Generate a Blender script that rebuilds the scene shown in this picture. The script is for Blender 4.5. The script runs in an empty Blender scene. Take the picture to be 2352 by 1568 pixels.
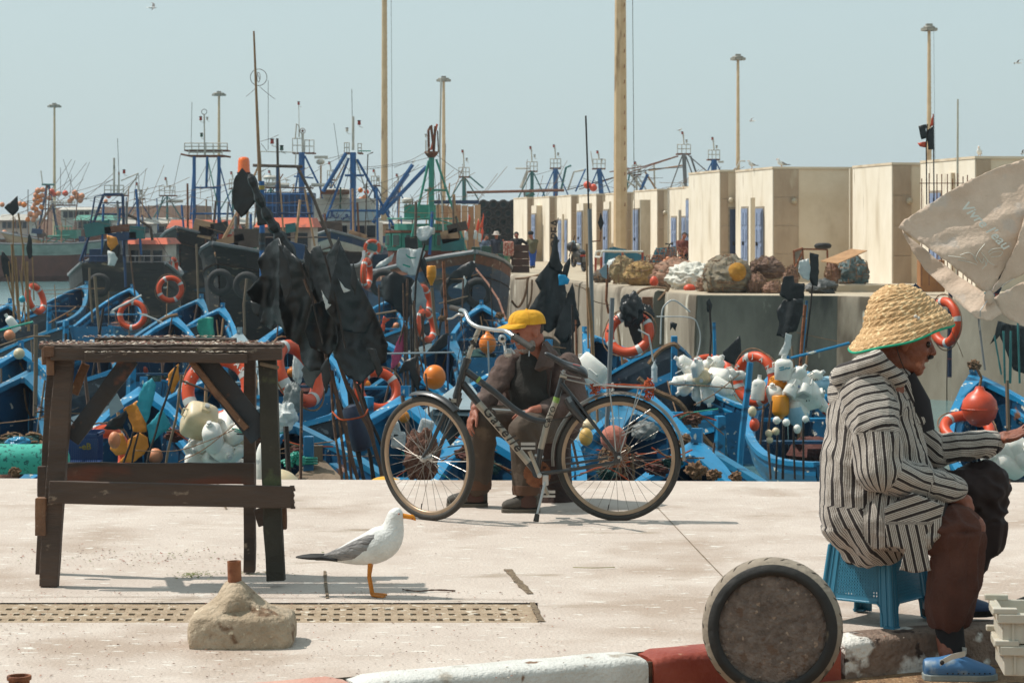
import bpy,bmesh,math,random
from mathutils import Vector,Matrix,noise,geometry
random.seed(7)
R=math.radians
scene=bpy.context.scene
COL=scene.collection
V=Vector
# ---------------- camera, sky, sun, exposure ----------------
CX,HY,F,CH=1176.0,528.0,5500.0,1.63
cam_d=bpy.data.cameras.new('camera');cam=bpy.data.objects.new('camera',cam_d);COL.objects.link(cam)
cam.location=(0,0,CH);cam.rotation_euler=(R(90),0,0)
cam_d.sensor_width=36;cam_d.lens=36*F/2352
cam_d.shift_y=-(784-HY)/2352
cam_d.clip_start=0.5;cam_d.clip_end=6000
cam_d.dof.use_dof=True;cam_d.dof.focus_distance=12.8;cam_d.dof.aperture_fstop=13
scene.camera=cam
w=bpy.data.worlds.new('World');scene.world=w;w.use_nodes=True
wn,wl=w.node_tree.nodes,w.node_tree.links
wn.clear()
SUN_EL,SUN_AZ=58.0,14.0
sdir=V((-math.cos(R(SUN_EL))*math.cos(R(SUN_AZ)),math.cos(R(SUN_EL))*math.sin(R(SUN_AZ)),math.sin(R(SUN_EL))))
sky=wn.new('ShaderNodeTexSky');sky.sky_type='NISHITA';sky.sun_disc=False
sky.sun_elevation=R(SUN_EL);sky.sun_rotation=math.atan2(sdir.x,sdir.y)
sky.air_density=1.0;sky.dust_density=3.0;sky.ozone_density=1.0
mixs=wn.new('ShaderNodeMix');mixs.data_type='RGBA';mixs.inputs[0].default_value=0.7
mixs.inputs[7].default_value=(6.55,8.2,8.35,1)
bg=wn.new('ShaderNodeBackground');bg.inputs['Strength'].default_value=0.1
wo=wn.new('ShaderNodeOutputWorld')
wl.new(sky.outputs[0],mixs.inputs[6]);wl.new(mixs.outputs[2],bg.inputs['Color']);wl.new(bg.outputs[0],wo.inputs[0])
sl=bpy.data.lights.new('sun','SUN');so=bpy.data.objects.new('sun',sl);COL.objects.link(so)
sl.energy=4.6;sl.angle=R(0.53);sl.color=(1.0,0.955,0.885)
so.rotation_euler=(-sdir).to_track_quat('-Z','Y').to_euler();so.location=(0,0,60)
scene.view_settings.view_transform='Standard';scene.view_settings.look='None'
scene.view_settings.exposure=0.0;scene.view_settings.gamma=1.0;scene.view_settings.use_curve_mapping=False
def P(x,y,d):return V(((x-CX)/F*d,d,CH-(y-HY)/F*d))
def G(x,y,z=0.0):return P(x,y,F*(CH-z)/(y-HY))
def SZ(px,d):return px*d/F
# ---------------- materials ----------------
def lin(h):
 h=h.lstrip('#');c=[int(h[i:i+2],16)/255 for i in(0,2,4)]
 return tuple((x/12.92 if x<=.04045 else((x+.055)/1.055)**2.4)for x in c)
MATS={}
def M(name,col,col2=None,sc=4.0,rough=.7,metal=0.0,bump=0.0,bsc=20.0,spots=None,st=(1,1,1),mixf=(.35,.65),coat=0.0,sub=0.0,trans=0.0,spots2=None,spots3=None,spots4=None):
 """procedural material: two tone noise, optional spots (colour, scale, threshold, stretch) and bump"""
 if name in MATS:return MATS[name]
 m=bpy.data.materials.new(name);m.use_nodes=True;MATS[name]=m
 n,l=m.node_tree.nodes,m.node_tree.links
 b=n['Principled BSDF'];b.inputs['Roughness'].default_value=rough;b.inputs['Metallic'].default_value=metal
 b.inputs['Coat Weight'].default_value=coat
 if sub:b.inputs['Subsurface Weight'].default_value=sub;b.inputs['Subsurface Radius'].default_value=(.02,.01,.006)
 if trans:b.inputs['Transmission Weight'].default_value=trans
 c1=lin(col);c2=lin(col2)if col2 else tuple(x*.72 for x in c1)
 tc=n.new('ShaderNodeTexCoord');mp=n.new('ShaderNodeMapping');mp.inputs['Scale'].default_value=st
 l.new(tc.outputs['Object'],mp.inputs[0])
 nz=n.new('ShaderNodeTexNoise');nz.inputs['Scale'].default_value=sc;nz.inputs['Detail'].default_value=6;nz.inputs['Roughness'].default_value=.65
 l.new(mp.outputs[0],nz.inputs[0])
 rp=n.new('ShaderNodeValToRGB');rp.color_ramp.elements[0].position=mixf[0];rp.color_ramp.elements[1].position=mixf[1]
 rp.color_ramp.elements[0].color=c1+(1,);rp.color_ramp.elements[1].color=c2+(1,)
 l.new(nz.outputs[0],rp.inputs[0]);out=rp.outputs[0]
 for sp in(spots,spots2,spots3,spots4):
  if not sp:continue
  sc3,thr=sp[1],sp[2]
  mp2=n.new('ShaderNodeMapping');mp2.inputs['Scale'].default_value=sp[3]if len(sp)>3 else(1,1,1);mp2.inputs['Location'].default_value=(3.1,1.7,.4)
  l.new(tc.outputs['Object'],mp2.inputs[0])
  n2=n.new('ShaderNodeTexNoise');n2.inputs['Scale'].default_value=sc3;n2.inputs['Detail'].default_value=5;l.new(mp2.outputs[0],n2.inputs[0])
  r2=n.new('ShaderNodeValToRGB');r2.color_ramp.elements[0].position=thr;r2.color_ramp.elements[1].position=min(1,thr+(sp[4]if len(sp)>4 else .06))
  l.new(n2.outputs[0],r2.inputs[0])
  mx=n.new('ShaderNodeMix');mx.data_type='RGBA';l.new(r2.outputs[0],mx.inputs[0]);l.new(out,mx.inputs[6]);mx.inputs[7].default_value=lin(sp[0])+(1,)
  out=mx.outputs[2]
 l.new(out,b.inputs['Base Color'])
 if bump:
  n3=n.new('ShaderNodeTexNoise');n3.inputs['Scale'].default_value=bsc;n3.inputs['Detail'].default_value=5;l.new(mp.outputs[0],n3.inputs[0])
  bp=n.new('ShaderNodeBump');bp.inputs['Strength'].default_value=bump;bp.inputs['Distance'].default_value=.02
  l.new(n3.outputs[0],bp.inputs['Height']);l.new(bp.outputs[0],b.inputs['Normal'])
 return m
# ---------------- mesh builder ----------------
def frame(d):
 d=d.normalized();up=V((0,0,1))if abs(d.z)<.95 else V((0,1,0))
 a=d.cross(up).normalized();return a,a.cross(d).normalized()
class MB:
 def __init__(s):s.v=[];s.f=[];s.m=[];s.uv=None;s.cur=0
 def add(s,vs,fs):
  o=len(s.v);s.v+=[V(p)for p in vs];s.f+=[tuple(i+o for i in f)for f in fs];s.m+=[s.cur]*len(fs);return s
 def box(s,c,sz,rot=None):
  hx,hy,hz=sz[0]/2,sz[1]/2,sz[2]/2
  vs=[V((x,y,z))for x in(-hx,hx)for y in(-hy,hy)for z in(-hz,hz)]
  if rot is not None:vs=[rot@p for p in vs]
  return s.add([V(c)+p for p in vs],[(0,1,3,2),(4,6,7,5),(0,4,5,1),(2,3,7,6),(0,2,6,4),(1,5,7,3)])
 def beam(s,a,b,w,h,up=(0,0,1)):
  a,b=V(a),V(b);d=(b-a).normalized();u=V(up);sd=d.cross(u)
  if sd.length<1e-3:sd=d.cross(V((0,1,0)))
  sd.normalize();u=sd.cross(d)
  q=[sd*x*w/2+u*y*h/2 for x,y in((-1,-1),(1,-1),(1,1),(-1,1))]
  return s.add([a+t for t in q]+[b+t for t in q],[(3,2,1,0),(4,5,6,7)]+[(i,(i+1)%4,4+(i+1)%4,4+i)for i in range(4)])
 def tube(s,pts,r,n=8,cap=True,sq=1.0):
  pts=[V(p)for p in pts];k=len(pts);rs=r if isinstance(r,(list,tuple))else[r]*k
  vs,fs=[],[];pa=None
  for i,p in enumerate(pts):
   d=pts[min(i+1,k-1)]-pts[max(i-1,0)]
   if d.length<1e-9:d=V((0,0,1))
   if pa is None:a,b=frame(d)
   else:
    d.normalize();a=pa-d*pa.dot(d)
    if a.length<1e-6:a,b=frame(d)
    a.normalize();b=a.cross(d)
   pa=a
   vs+=[p+(a*math.cos(t)+b*math.sin(t)*sq)*rs[i]for t in[2*math.pi*j/n for j in range(n)]]
  for i in range(k-1):
   for j in range(n):fs.append((i*n+j,i*n+(j+1)%n,(i+1)*n+(j+1)%n,(i+1)*n+j))
  if cap:fs+=[tuple(range(n))[::-1],tuple(range((k-1)*n,k*n))]
  return s.add(vs,fs)
 def seg(s,a,b,r,r2=None,n=6):return s.tube([a,b],[r,r if r2 is None else r2],n)
 def lathe(s,prof,c=(0,0,0),axis=(0,0,1),n=16,cap=True):
  c=V(c);ax=V(axis).normalized();a,b=frame(ax);vs,fs=[],[]
  for r,z in prof:vs+=[c+ax*z+(a*math.cos(t)+b*math.sin(t))*max(r,1e-4)for t in[2*math.pi*j/n for j in range(n)]]
  k=len(prof)
  for i in range(k-1):
   for j in range(n):fs.append((i*n+j,i*n+(j+1)%n,(i+1)*n+(j+1)%n,(i+1)*n+j))
  if cap:fs+=[tuple(range(n))[::-1],tuple(range((k-1)*n,k*n))]
  return s.add(vs,fs)
 def sphere(s,c,r,nu=12,nv=8,rot=None,dis=None):
  r=(r,r,r)if not isinstance(r,(tuple,list))else r
  vs,fs=[],[]
  for i in range(nv+1):
   ph=math.pi*i/nv
   for j in range(nu):
    t=2*math.pi*j/nu;q=V((math.sin(ph)*math.cos(t),math.sin(ph)*math.sin(t),math.cos(ph)))
    k=dis(q)if dis else 1
    q=V((q.x*r[0],q.y*r[1],q.z*r[2]))*k
    if rot is not None:q=rot@q
    vs.append(V(c)+q)
  for i in range(nv):
   for j in range(nu):fs.append((i*nu+j,(i+1)*nu+j,(i+1)*nu+(j+1)%nu,i*nu+(j+1)%nu))
  return s.add(vs,fs)
 def torus(s,c,Rr,r,nrm=(0,0,1),n=24,m=10,a0=0,a1=2*math.pi,sq=1.0):
  c=V(c);nn=V(nrm).normalized();a,b=frame(nn);full=abs(a1-a0-2*math.pi)<1e-3
  k=n if full else n+1;vs,fs=[],[]
  for i in range(k):
   t=a0+(a1-a0)*i/n;q=a*math.cos(t)+b*math.sin(t)*sq
   vs+=[c+q*Rr+(q*math.cos(u)+nn*math.sin(u))*r for u in[2*math.pi*j/m for j in range(m)]]
  for i in range(n):
   for j in range(m):fs.append((i*m+j,(i%k)*m+(j+1)%m,((i+1)%k)*m+(j+1)%m,((i+1)%k)*m+j))
  return s.add(vs,fs)
 def loft(s,rings,closed=True,caps=True,su=1.0):
  """rings of equal point count; records uv (u round, v along)"""
  n=len(rings[0]);vs=[V(p)for r in rings for p in r];fs=[]
  for i in range(len(rings)-1):
   for j in range(n if closed else n-1):
    fs.append((i*n+j,i*n+(j+1)%n,(i+1)*n+(j+1)%n,(i+1)*n+j))
  if caps and closed:fs+=[tuple(range(n))[::-1],tuple(range((len(rings)-1)*n,len(rings)*n))]
  return s.add(vs,fs)
 def prism(s,pts,off):
  n=len(pts);off=V(off);pts=[V(p)for p in pts]
  return s.add(pts+[p+off for p in pts],[tuple(range(n))[::-1],tuple(range(n,2*n))]+[(i,(i+1)%n,n+(i+1)%n,n+i)for i in range(n)])
 def mesh(s,name,mats,smooth=False,origin=None,bevel=0):
  me=bpy.data.meshes.new(name);o=origin or V((0,0,0))
  me.from_pydata([tuple(p-o)for p in s.v],[],s.f)
  if not isinstance(mats,(list,tuple)):mats=[mats]
  for m in mats:me.materials.append(m)
  if len(mats)>1:me.polygons.foreach_set('material_index',s.m)
  me.validate();bm=bmesh.new();bm.from_mesh(me);bmesh.ops.recalc_face_normals(bm,faces=bm.faces);bm.to_mesh(me);bm.free()
  if smooth:me.polygons.foreach_set('use_smooth',[True]*len(me.polygons));me.set_sharp_from_angle(angle=R(50))
  me.update();return me
def tag(o,label=None,cat=None,group=None,kind=None):
 if label:o['label']=label
 if cat:o['category']=cat
 if group:o['group']=group
 if kind:o['kind']=kind
 return o
ORG={}
def thing(name,label,cat,loc=(0,0,0),group=None,kind=None,rz=0.0):
 o=bpy.data.objects.new(name,None);COL.objects.link(o);o.location=loc;o.rotation_euler=(0,0,rz);o.empty_display_size=.2
 ORG[o.name]=V(loc);return tag(o,label,cat,group,kind)
def part(name,mb,mats,par,smooth=False,local=False,label=None,kind=None,bevel=0):
 root=par
 while root.parent:root=root.parent
 org=V((0,0,0))if local else ORG.get(root.name,V((0,0,0)))
 me=mb if isinstance(mb,bpy.types.Mesh)else mb.mesh(name,mats,smooth,org)
 o=bpy.data.objects.new(name,me);COL.objects.link(o);o.parent=par
 if bevel:bv=o.modifiers.new('b','BEVEL');bv.width=bevel;bv.segments=2;bv.limit_method='ANGLE';bv.harden_normals=False
 if label:o['label']=label
 if kind:o['kind']=kind
 return o
def solo(name,mb,mats,label=None,cat=None,group=None,kind=None,smooth=False,bevel=0):
 if kind=='structure':org=V((0,0,0))
 else:
  n=len(mb.v);org=V((sum(p.x for p in mb.v)/n,sum(p.y for p in mb.v)/n,min(p.z for p in mb.v)))
 o=bpy.data.objects.new(name,mb.mesh(name,mats,smooth,org));COL.objects.link(o);o.location=org;ORG[o.name]=org
 if bevel:bv=o.modifiers.new('b','BEVEL');bv.width=bevel;bv.segments=2;bv.limit_method='ANGLE'
 return tag(o,label,cat,group,kind)
def dup(root,loc,rot=None,label=None,group=None,scale=None):
 r=root.copy();COL.objects.link(r);r.location=loc;ORG[r.name]=V(loc)
 if rot is not None:r.rotation_euler=rot
 if scale is not None:r.scale=(scale,)*3 if not isinstance(scale,(tuple,list))else scale
 if label:r['label']=label
 if group:r['group']=group
 def rec(src,dst):
  for ch in list(src.children):
   c=ch.copy();COL.objects.link(c);c.parent=dst;rec(ch,c)
 rec(root,r);return r
def fbm(p,s=1.0,o=3):return noise.fractal(V(p)*s,1.0,2.0,o)
def catmull(pts,k=6):
 pts=[V(p)for p in pts];out=[]
 for i in range(len(pts)-1):
  p0,p1,p2,p3=pts[max(i-1,0)],pts[i],pts[i+1],pts[min(i+2,len(pts)-1)]
  for j in range(k):
   t=j/k;out.append(.5*((2*p1)+(p2-p0)*t+(2*p0-5*p1+4*p2-p3)*t*t+(3*p1-p0-3*p2+p3)*t**3))
 return out+[pts[-1]]
def cloth(mb,outline,d,amp=.05,freq=3.0,step=10,dirn=(1,0),tilt=(0,0),seed=0,thick=0):
 """irregular hanging sheet: px outline at distance d, interior points displaced in depth by folds"""
 pts=[V((x,y))for x,y in outline];n0=len(pts)
 dense=[]
 for i in range(n0):
  a,b=pts[i],pts[(i+1)%n0];k=max(1,int((b-a).length/step))
  for j in range(k):dense.append(a.lerp(b,j/k)+V((noise.noise(V((a.x+j,seed,0))*.7),noise.noise(V((a.y+j,3+seed,0))*.7)))*step*.38)
 x0,x1=min(p.x for p in dense),max(p.x for p in dense);y0,y1=min(p.y for p in dense),max(p.y for p in dense)
 n=len(dense);allp=list(dense);y=y0+step/2;row=0
 while y<y1:
  x=x0+(step/2 if row%2 else 0)
  while x<x1:
   ins=False
   for i in range(n):
    a,b=dense[i],dense[(i+1)%n]
    if(a.y>y)!=(b.y>y)and x<(b.x-a.x)*(y-a.y)/(b.y-a.y)+a.x:ins=not ins
   if ins and min((V((x,y))-p).length for p in dense)>step*.45:allp.append(V((x,y)))
   x+=step
  y+=step;row+=1
 res=geometry.delaunay_2d_cdt(allp,[],[list(range(n))],1,1e-4)
 S=d/F;cx,cy=(x0+x1)/2,(y0+y1)/2;vs=[]
 for p in res[0]:
  X,Z=(p.x-cx)*S,(p.y-cy)*S
  u=X*dirn[0]+Z*dirn[1];wv=-X*dirn[1]+Z*dirn[0]
  off=amp*(.55*math.sin(u*freq*5+1.6*noise.noise(V((X,Z*.5,seed))*1.6)+seed)+.7*noise.noise(V((u*2.4,wv*.5,seed+5))*1.5)+.5*abs(noise.noise(V((u*7+wv*1.5,wv*1.1,seed+9))))+.10*noise.noise(V((X,Z,seed))*16))
  off+=X*tilt[0]+Z*tilt[1]
  dd=d+off;q=P(p.x,p.y,d);vs.append(V((q.x,dd,q.z)))
 mb.add(vs,[tuple(f)for f in res[2]]);return mb
def text_mesh(mb,txt,size,mat4,thick=.0,font_shear=0.0,align='CENTER',space=1.0,depth=.001):
 cu=bpy.data.curves.new('t','FONT');cu.body=txt;cu.size=size;cu.align_x=align;cu.align_y='CENTER';cu.offset=thick;cu.shear=font_shear;cu.space_character=space;cu.extrude=depth;cu.resolution_u=2
 o=bpy.data.objects.new('t',cu);COL.objects.link(o);dg=bpy.context.evaluated_depsgraph_get();me=bpy.data.meshes.new_from_object(o.evaluated_get(dg))
 vs=[mat4@v.co for v in me.vertices];fs=[tuple(p.vertices)for p in me.polygons]
 bpy.data.objects.remove(o);bpy.data.curves.remove(cu);bpy.data.meshes.remove(me)
 mb.add(vs,fs);return mb
def basis(o,x,y):
 x=V(x).normalized();y=V(y);z=x.cross(y).normalized();y=z.cross(x)
 return Matrix(((x.x,y.x,z.x,o[0]),(x.y,y.y,z.y,o[1]),(x.z,y.z,z.z,o[2]),(0,0,0,1)))
# ---------------- near quay, drain, kerb, road ----------------
m_quay=M('quay_concrete','c0b3a7','b0a195',sc=2.2,rough=.85,bump=.45,bsc=60,spots=('a18f80',1.3,.5,(1,1,1),.16),spots2=('8d7c69',3.5,.64,(.5,1.3,1),.14),mixf=(.3,.7),spots3=('cdc8be',17,.63,(.6,1.9,1),.05),spots4=('5f4f40',36,.70,(.8,1.6,1),.04))
m_drain=M('drain_concrete','a8947c','8f7a62',sc=9,rough=.9,bump=.6,bsc=80,spots=('cabfae',20,.6))
m_dark=M('dark_void','14110e','0c0a08',rough=.95)
m_joint=M('joint_dirt','85735c','5d4c3a',sc=30,rough=.95,bump=.8,bsc=90)
m_road=M('road_dirt','7d5f43','9c7a56',sc=12,rough=.8,bump=1.0,bsc=70,spots=('5a3d27',16,.58),spots2=('b29a7b',40,.62))
def ky(x):return 9.07+.479*(x-.40)
DX0,DX1,DY0,DY1=-4.2,.112,9.95,10.48
q=MB()
def top(mb,pts,z0=0.0,zb=-4.5):mb.prism([(a,b,z0)for a,b in pts],(0,0,zb-z0))
kb=lambda x:ky(x)+.15
def edge(x):return 15.6-.0375*x
mbq=MB();xs=[-16+i for i in range(12)]+[DX0+(DX1-DX0)*i/14 for i in range(15)]+[.25+.6*i for i in range(28)]
def strip(mb,f0,f1,xa,xb,n,m,zf=None):
 vs=[];
 for i in range(n+1):
  x=xa+(xb-xa)*i/n
  for j in range(m+1):
   y=f0(x)+(f1(x)-f0(x))*j/m;vs.append((x,y,0))
 mb.add(vs,[(i*(m+1)+j,(i+1)*(m+1)+j,(i+1)*(m+1)+j+1,i*(m+1)+j+1)for i in range(n)for j in range(m)])
strip(mbq,lambda x:DY1,edge,-18,DX1,30,10);strip(mbq,kb,edge,DX1,18,30,12)
strip(mbq,lambda x:min(kb(x),DY0-.001),lambda x:DY0,-18,DX1,30,4);
strip(mbq,lambda x:DY0,lambda x:DY1,-18,DX0,4,2)
quay=solo('quay',mbq,m_quay,kind='structure')
e0,e1=V((-18,edge(-18),0)),V((18,edge(18),0))
part('quay_wall',MB().add([e0,e1,e1+V((0,0,-4.5)),e0+V((0,0,-4.5))],[(0,1,2,3)]).add([e0+V((0,0,-4.5)),e1+V((0,0,-4.5)),e1+V((0,-1,-4.5)),e0+V((0,-1,-4.5))],[(0,1,2,3)]),m_quay,quay)
dr=MB();hw,pit=.0265,.0545;px=DX1-.03
nx=int((DX1-DX0)/pit);rows_y=[DY0+.085,DY0+.225,DY0+.365];hd=.048
xe=[DX0];
cols=[]
x=DX0+.02
random.seed(3)
while x<DX1-.05:cols.append((x,x+hw));x+=pit
yy=[DY0]
for r0 in rows_y:yy+=[r0,r0+hd]
yy.append(DY1-.003)
vs=[];xx=[DX0]
for a,b in cols:xx+=[a,b]
xx.append(DX1)
idx={}
def dv(i,j,z):
 k=(i,j,z)
 if k not in idx:idx[k]=len(vs);vs.append((xx[i]+(j*-.004),yy[j],z-.006+.002*noise.noise(V((xx[i]*30,yy[j]*30,0)))))
 return idx[k]
fs=[]
for i in range(len(xx)-1):
 for j in range(len(yy)-1):
  hole=(i%2==1)and(j%2==1)
  if not hole:fs.append((dv(i,j,0),dv(i+1,j,0),dv(i+1,j+1,0),dv(i,j+1,0)))
  else:
   for(a,b),(c,d)in(((i,j),(i+1,j)),((i+1,j),(i+1,j+1)),((i+1,j+1),(i,j+1)),((i,j+1),(i,j))):
    fs.append((dv(a,b,0),dv(c,d,0),dv(c,d,-.05),dv(a,b,-.05)))
dr.add(vs,fs)
drain=solo('drain',MB().box(((DX0+DX1)/2,(DY0+DY1)/2,-.2),(DX1-DX0,DY1-DY0,.02)).add([(DX0,DY0,0),(DX1,DY0,0),(DX1,DY0,-.2),(DX0,DY0,-.2),(DX0,DY1,0),(DX1,DY1,0),(DX1,DY1,-.2),(DX0,DY1,-.2)],[(0,1,2,3),(4,5,6,7),(1,5,6,2),(0,4,7,3)]),m_dark,kind='structure')
part('drain_cover',dr,m_drain,drain,local=True)
def gstrip(pxs,wid,z=.004):
 mb=MB();ps=[G(x,y)for x,y in pxs];out=[]
 L=[];Rr=[]
 fine=catmull(ps,8)
 for i,p in enumerate(fine):
  d=(fine[min(i+1,len(fine)-1)]-fine[max(i-1,0)]);s=V((-d.y,d.x,0)).normalized()*wid*(.5+.5*abs(noise.noise(p*14)))
  L.append(p+s+V((0,0,z)));Rr.append(p-s+V((0,0,z)))
 n=len(L);mb.add(L+Rr,[(i,i+1,n+i+1,n+i)for i in range(n-1)]);return mb
for pxs,wd in(([(746,1312),(748,1340),(752,1374)],.012),([(1166,1308),(1190,1336),(1218,1364)],.03),([(1508,1164),(1538,1196),(1600,1262),(1668,1333)],.004),([(0,1372),(300,1371),(700,1374),(1000,1375),(1228,1379)],.005),([(1222,1384),(1232,1405),(1244,1428)],.022),([(500,1112),(505,1140),(520,1170)],.01)):
 part('joint',gstrip(pxs,wd),m_joint,quay,local=True)
kd=V((1,.479,0)).normalized();kn=V((-kd.y,kd.x,0))
k0=V((.535,ky(.535),0))
mk_w=M('kerb_white_paint','d4d2cb','bfbcb4',sc=6,rough=.6,bump=.4,bsc=70,spots=('7a5a40',14,.63,(1,1,.6)),spots2=('a49a8c',5,.6))
mk_r=M('kerb_red_paint','86321f','9a4935',sc=6,rough=.5,bump=.3,bsc=60,spots=('b3846a',10,.66))
mk_o=M('kerb_worn_concrete','8a7566','695446',sc=9,rough=.85,bump=.9,bsc=45,spots=('d8d3ca',6,.56),spots2=('3f2f26',14,.6))
mk_p=M('kerb_red_faded','b5796a','bf9685',sc=4,rough=.8,bump=.4,bsc=50,spots=('c7b9a8',5,.58))
kerb=solo('kerb',MB().beam(k0-kd*9+kn*.1+V((0,0,-.22)),k0+kd*9+kn*.1+V((0,0,-.22)),.22,.1),mk_o,kind='structure')
m_kgap=M('kerb_gap_mortar','6b4c38','3a281d',sc=20,rough=.95,bump=.8)
def stone(a,b,mt,lab=None):
 p,q2=k0+kd*a,k0+kd*b;h=.19;n=max(3,int((b-a)/.06));rings=[]
 for i in range(n+1):
  o=p.lerp(q2,i/n);ws=.0035
  pr=[(0,-h),(.002,-.1),(0,-.03),(.006,-.012),(.022,-.001),(.08,0.006),(.148,.006),(.15,-h)]
  edge_in=.012 if i in(0,n)else 0
  rings.append([o+kn*(u+edge_in*(1 if u<.05 else-1)*.5+ws*noise.noise(V((o.x*9,u*40,z*30))))+V((0,0,z-(edge_in if z>-.05 else 0)+ws*noise.noise(V((o.x*7,u*20,5)))))for u,z in pr])
 return part('kerbstone',MB().loft(rings),mt,kerb,local=True,smooth=True,label=lab)
stone(-1.20,-.012,mk_w,'white painted kerbstone with brown chips');stone(.012,.86,mk_r,'glossy red painted kerbstone')
stone(-2.4,-1.215,mk_p,'faded pinkish red kerbstone');stone(-3.6,-2.42,mk_w);stone(.88,2.3,mk_o,'bare pitted concrete kerbstone with worn white top')
stone(2.32,3.6,mk_o);stone(3.62,5.2,mk_o);stone(-5,-3.62,mk_r)
part('mortar',MB().beam(k0+kn*.03+V((0,0,-.1))-kd*.012,k0+kn*.03+V((0,0,-.1))+kd*.012,.02,.16),m_kgap,kerb,local=True)
rd=MB();rv=[];n=60
for i in range(n+1):
 for j in range(21):
  x=-9+18*i/n;y=(ky(x)+.02)-(j/20)**1.5*9.5;rv.append((x,y,-.155+.012*fbm((x,y,0),3)))
rd.add(rv,[(i*21+j,(i+1)*21+j,(i+1)*21+j+1,i*21+j+1)for i in range(n)for j in range(20)])
solo('road',rd,m_road,kind='structure',smooth=True)
random.seed(11);mats_l=[M('scrap_red','7a3320','9b5a3c'),M('scrap_shell','cfc4b4','a89a86'),M('scrap_leaf','55602a','6f7136'),M('scrap_brown','6a4a33','4c3425')]
sc=MB()
def bit(x,y,s,mi):
 p=G(x,y)+V((0,0,.004));a=random.uniform(0,3.14);k=random.randint(3,5)
 sc.cur=mi;vs=[p+V((math.cos(a+t*6.28/k)*s*random.uniform(.5,1.6),math.sin(a+t*6.28/k)*s*random.uniform(.4,1),random.uniform(0,s*.5)))for t in range(k)]
 sc.add(vs+[p+V((0,0,s*.6))],[(t,(t+1)%k,k)for t in range(k)])
for _ in range(520):
 x=random.gauss(330,190);y=random.gauss(1280,14)
 if 1225<y<1350 and x>-20:bit(x,y,random.uniform(.002,.008),random.choice([0,1,1,3,3,2]))
for _ in range(1500):
 x=random.uniform(-20,1300);y=1360+200*random.random()**1.3;bit(x,y,random.uniform(.0012,.0062),random.choice([3,3,1,0]))
for _ in range(700):
 x=random.uniform(-20,2352);y=random.uniform(1125,1480);bit(x,y,random.uniform(.0015,.005),random.choice([1,1,3,0]))
for _ in range(90):bit(random.gauss(440,25),random.gauss(1322,4),.007,2)
for _ in range(60):bit(random.gauss(560,60),random.gauss(1317,3),.006,2)
solo('fish_scraps',sc,mats_l,'small fish scraps, shells and leaf bits scattered on the pale quay','litter',kind='stuff')
solo('straw',MB().tube([G(1316,1307)+V((0,0,.01)),G(1360,1309)+V((0,0,.012)),G(1412,1306)+V((0,0,.008))],.002,5),M('dry_straw','8f8a4e','6f6a38'),'thin yellowish straw lying on open ground behind the seagull','straw')
solo('frayed_rope',MB().tube(catmull([G(925,1356)+V((0,0,.006)),G(960,1361)+V((0,0,.008)),G(1000,1359)+V((0,0,.01)),G(1046,1359)+V((0,0,.006))],5),[.002+.0025*random.random()+i*.0001 for i in range(16)],6),M('rope_brown','5c4334','3f2d22',bump=1),'short dark frayed rope end lying beside the seagull','rope')
# ---------------- water ----------------
m_water=M('harbour_water','5d7f80','4c6c6e',sc=.6,rough=.16,bump=.55,bsc=2.2,st=(.5,1.2,1))
solo('water',MB().add([(-3000,15,-2.4),(3000,15,-2.4),(3000,5000,-2.4),(-3000,5000,-2.4)],[(0,1,2,3)]),m_water,kind='structure')
# ---------------- far quay ----------------
m_fq=M('far_quay_concrete','b3a690','a19078',sc=.9,rough=.85,bump=.5,bsc=6,spots=('7a6a56',.9,.62,(1,1,.35)))
m_fw=M('far_quay_wall','9c907f','7f7261',sc=.8,rough=.9,bump=.7,bsc=5,st=(1,1,.35),spots=('5e5243',.8,.60,(1,1,.25)),spots2=('c4baa8',2.5,.63,(1,1,.3)))
m_fwd=M('far_quay_stained_shade','7d7669','5c564c',sc=.7,rough=.9,bump=.6,bsc=5,st=(1,1,.4),spots=('3c3833',.9,.55,(1.0,1,.25)),spots2=('8a8172',5,.66,(1,1,.3)))  # wall colour darkened for the shaded face, stains on top
def xy(px_,d):p=P(px_,HY,d);return(p.x,p.y)
A0=(-23,220);A1=xy(1130,92.4);A2=xy(1302,76);A3=xy(1525,64.2)
B1=xy(1530,62.3);B2=xy(1600,59.8);B3=xy(1925,59.0);B4=xy(2177,56.7);B5=(17.5,50.5)
fq=solo('far_quay',MB().prism([(x,y,0)for x,y in[A0,A1,A3,B1,B2,B3,B4,B5,(70,50),(90,260),(-23,260)]],(0,0,-.012)),m_fq,kind='structure')
def wallseg(a,b,mt,name='quay_block',ztop=-.02,gap=.06,th=1.6,chamf=.14,lab=None):
 a,b=V(a+(0,)),V(b+(0,));d=(b-a).normalized();nrm=V((d.y,-d.x,0))
 a=a+d*gap;b=b-d*gap;n=max(2,int((b-a).length/.8));rings=[]
 for i in range(n+1):
  o=a.lerp(b,i/n);rings.append([o+nrm*(u+.03*fbm((o.x*.8,o.y*.8,z),1))+V((0,0,z))for u,z in((-th,-.3),(-.2,.004),(.0,.0),(chamf*.7,-.05),(chamf,-.22),(chamf+.02,-1),(chamf+.04,-2),(chamf+.05,-4.5),(-th,-4.5))])
 return part(name,MB().loft(rings),mt,fq,local=True,smooth=True,label=lab)
def lp(a,b,t):return(a[0]+(b[0]-a[0])*t,a[1]+(b[1]-a[1])*t)
wallseg(A0,lp(A0,A1,.5),m_fw);wallseg(lp(A0,A1,.5),A1,m_fw);ts=[0,.42,.47,.62,.8,1]
wallseg(A1,lp(A1,A3,.3),m_fw,gap=.12);wallseg(lp(A1,A3,.3),lp(A1,A3,.62),m_fw,gap=.12);wallseg(lp(A1,A3,.62),lp(A1,A3,.98),m_fw,gap=.05)
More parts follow.
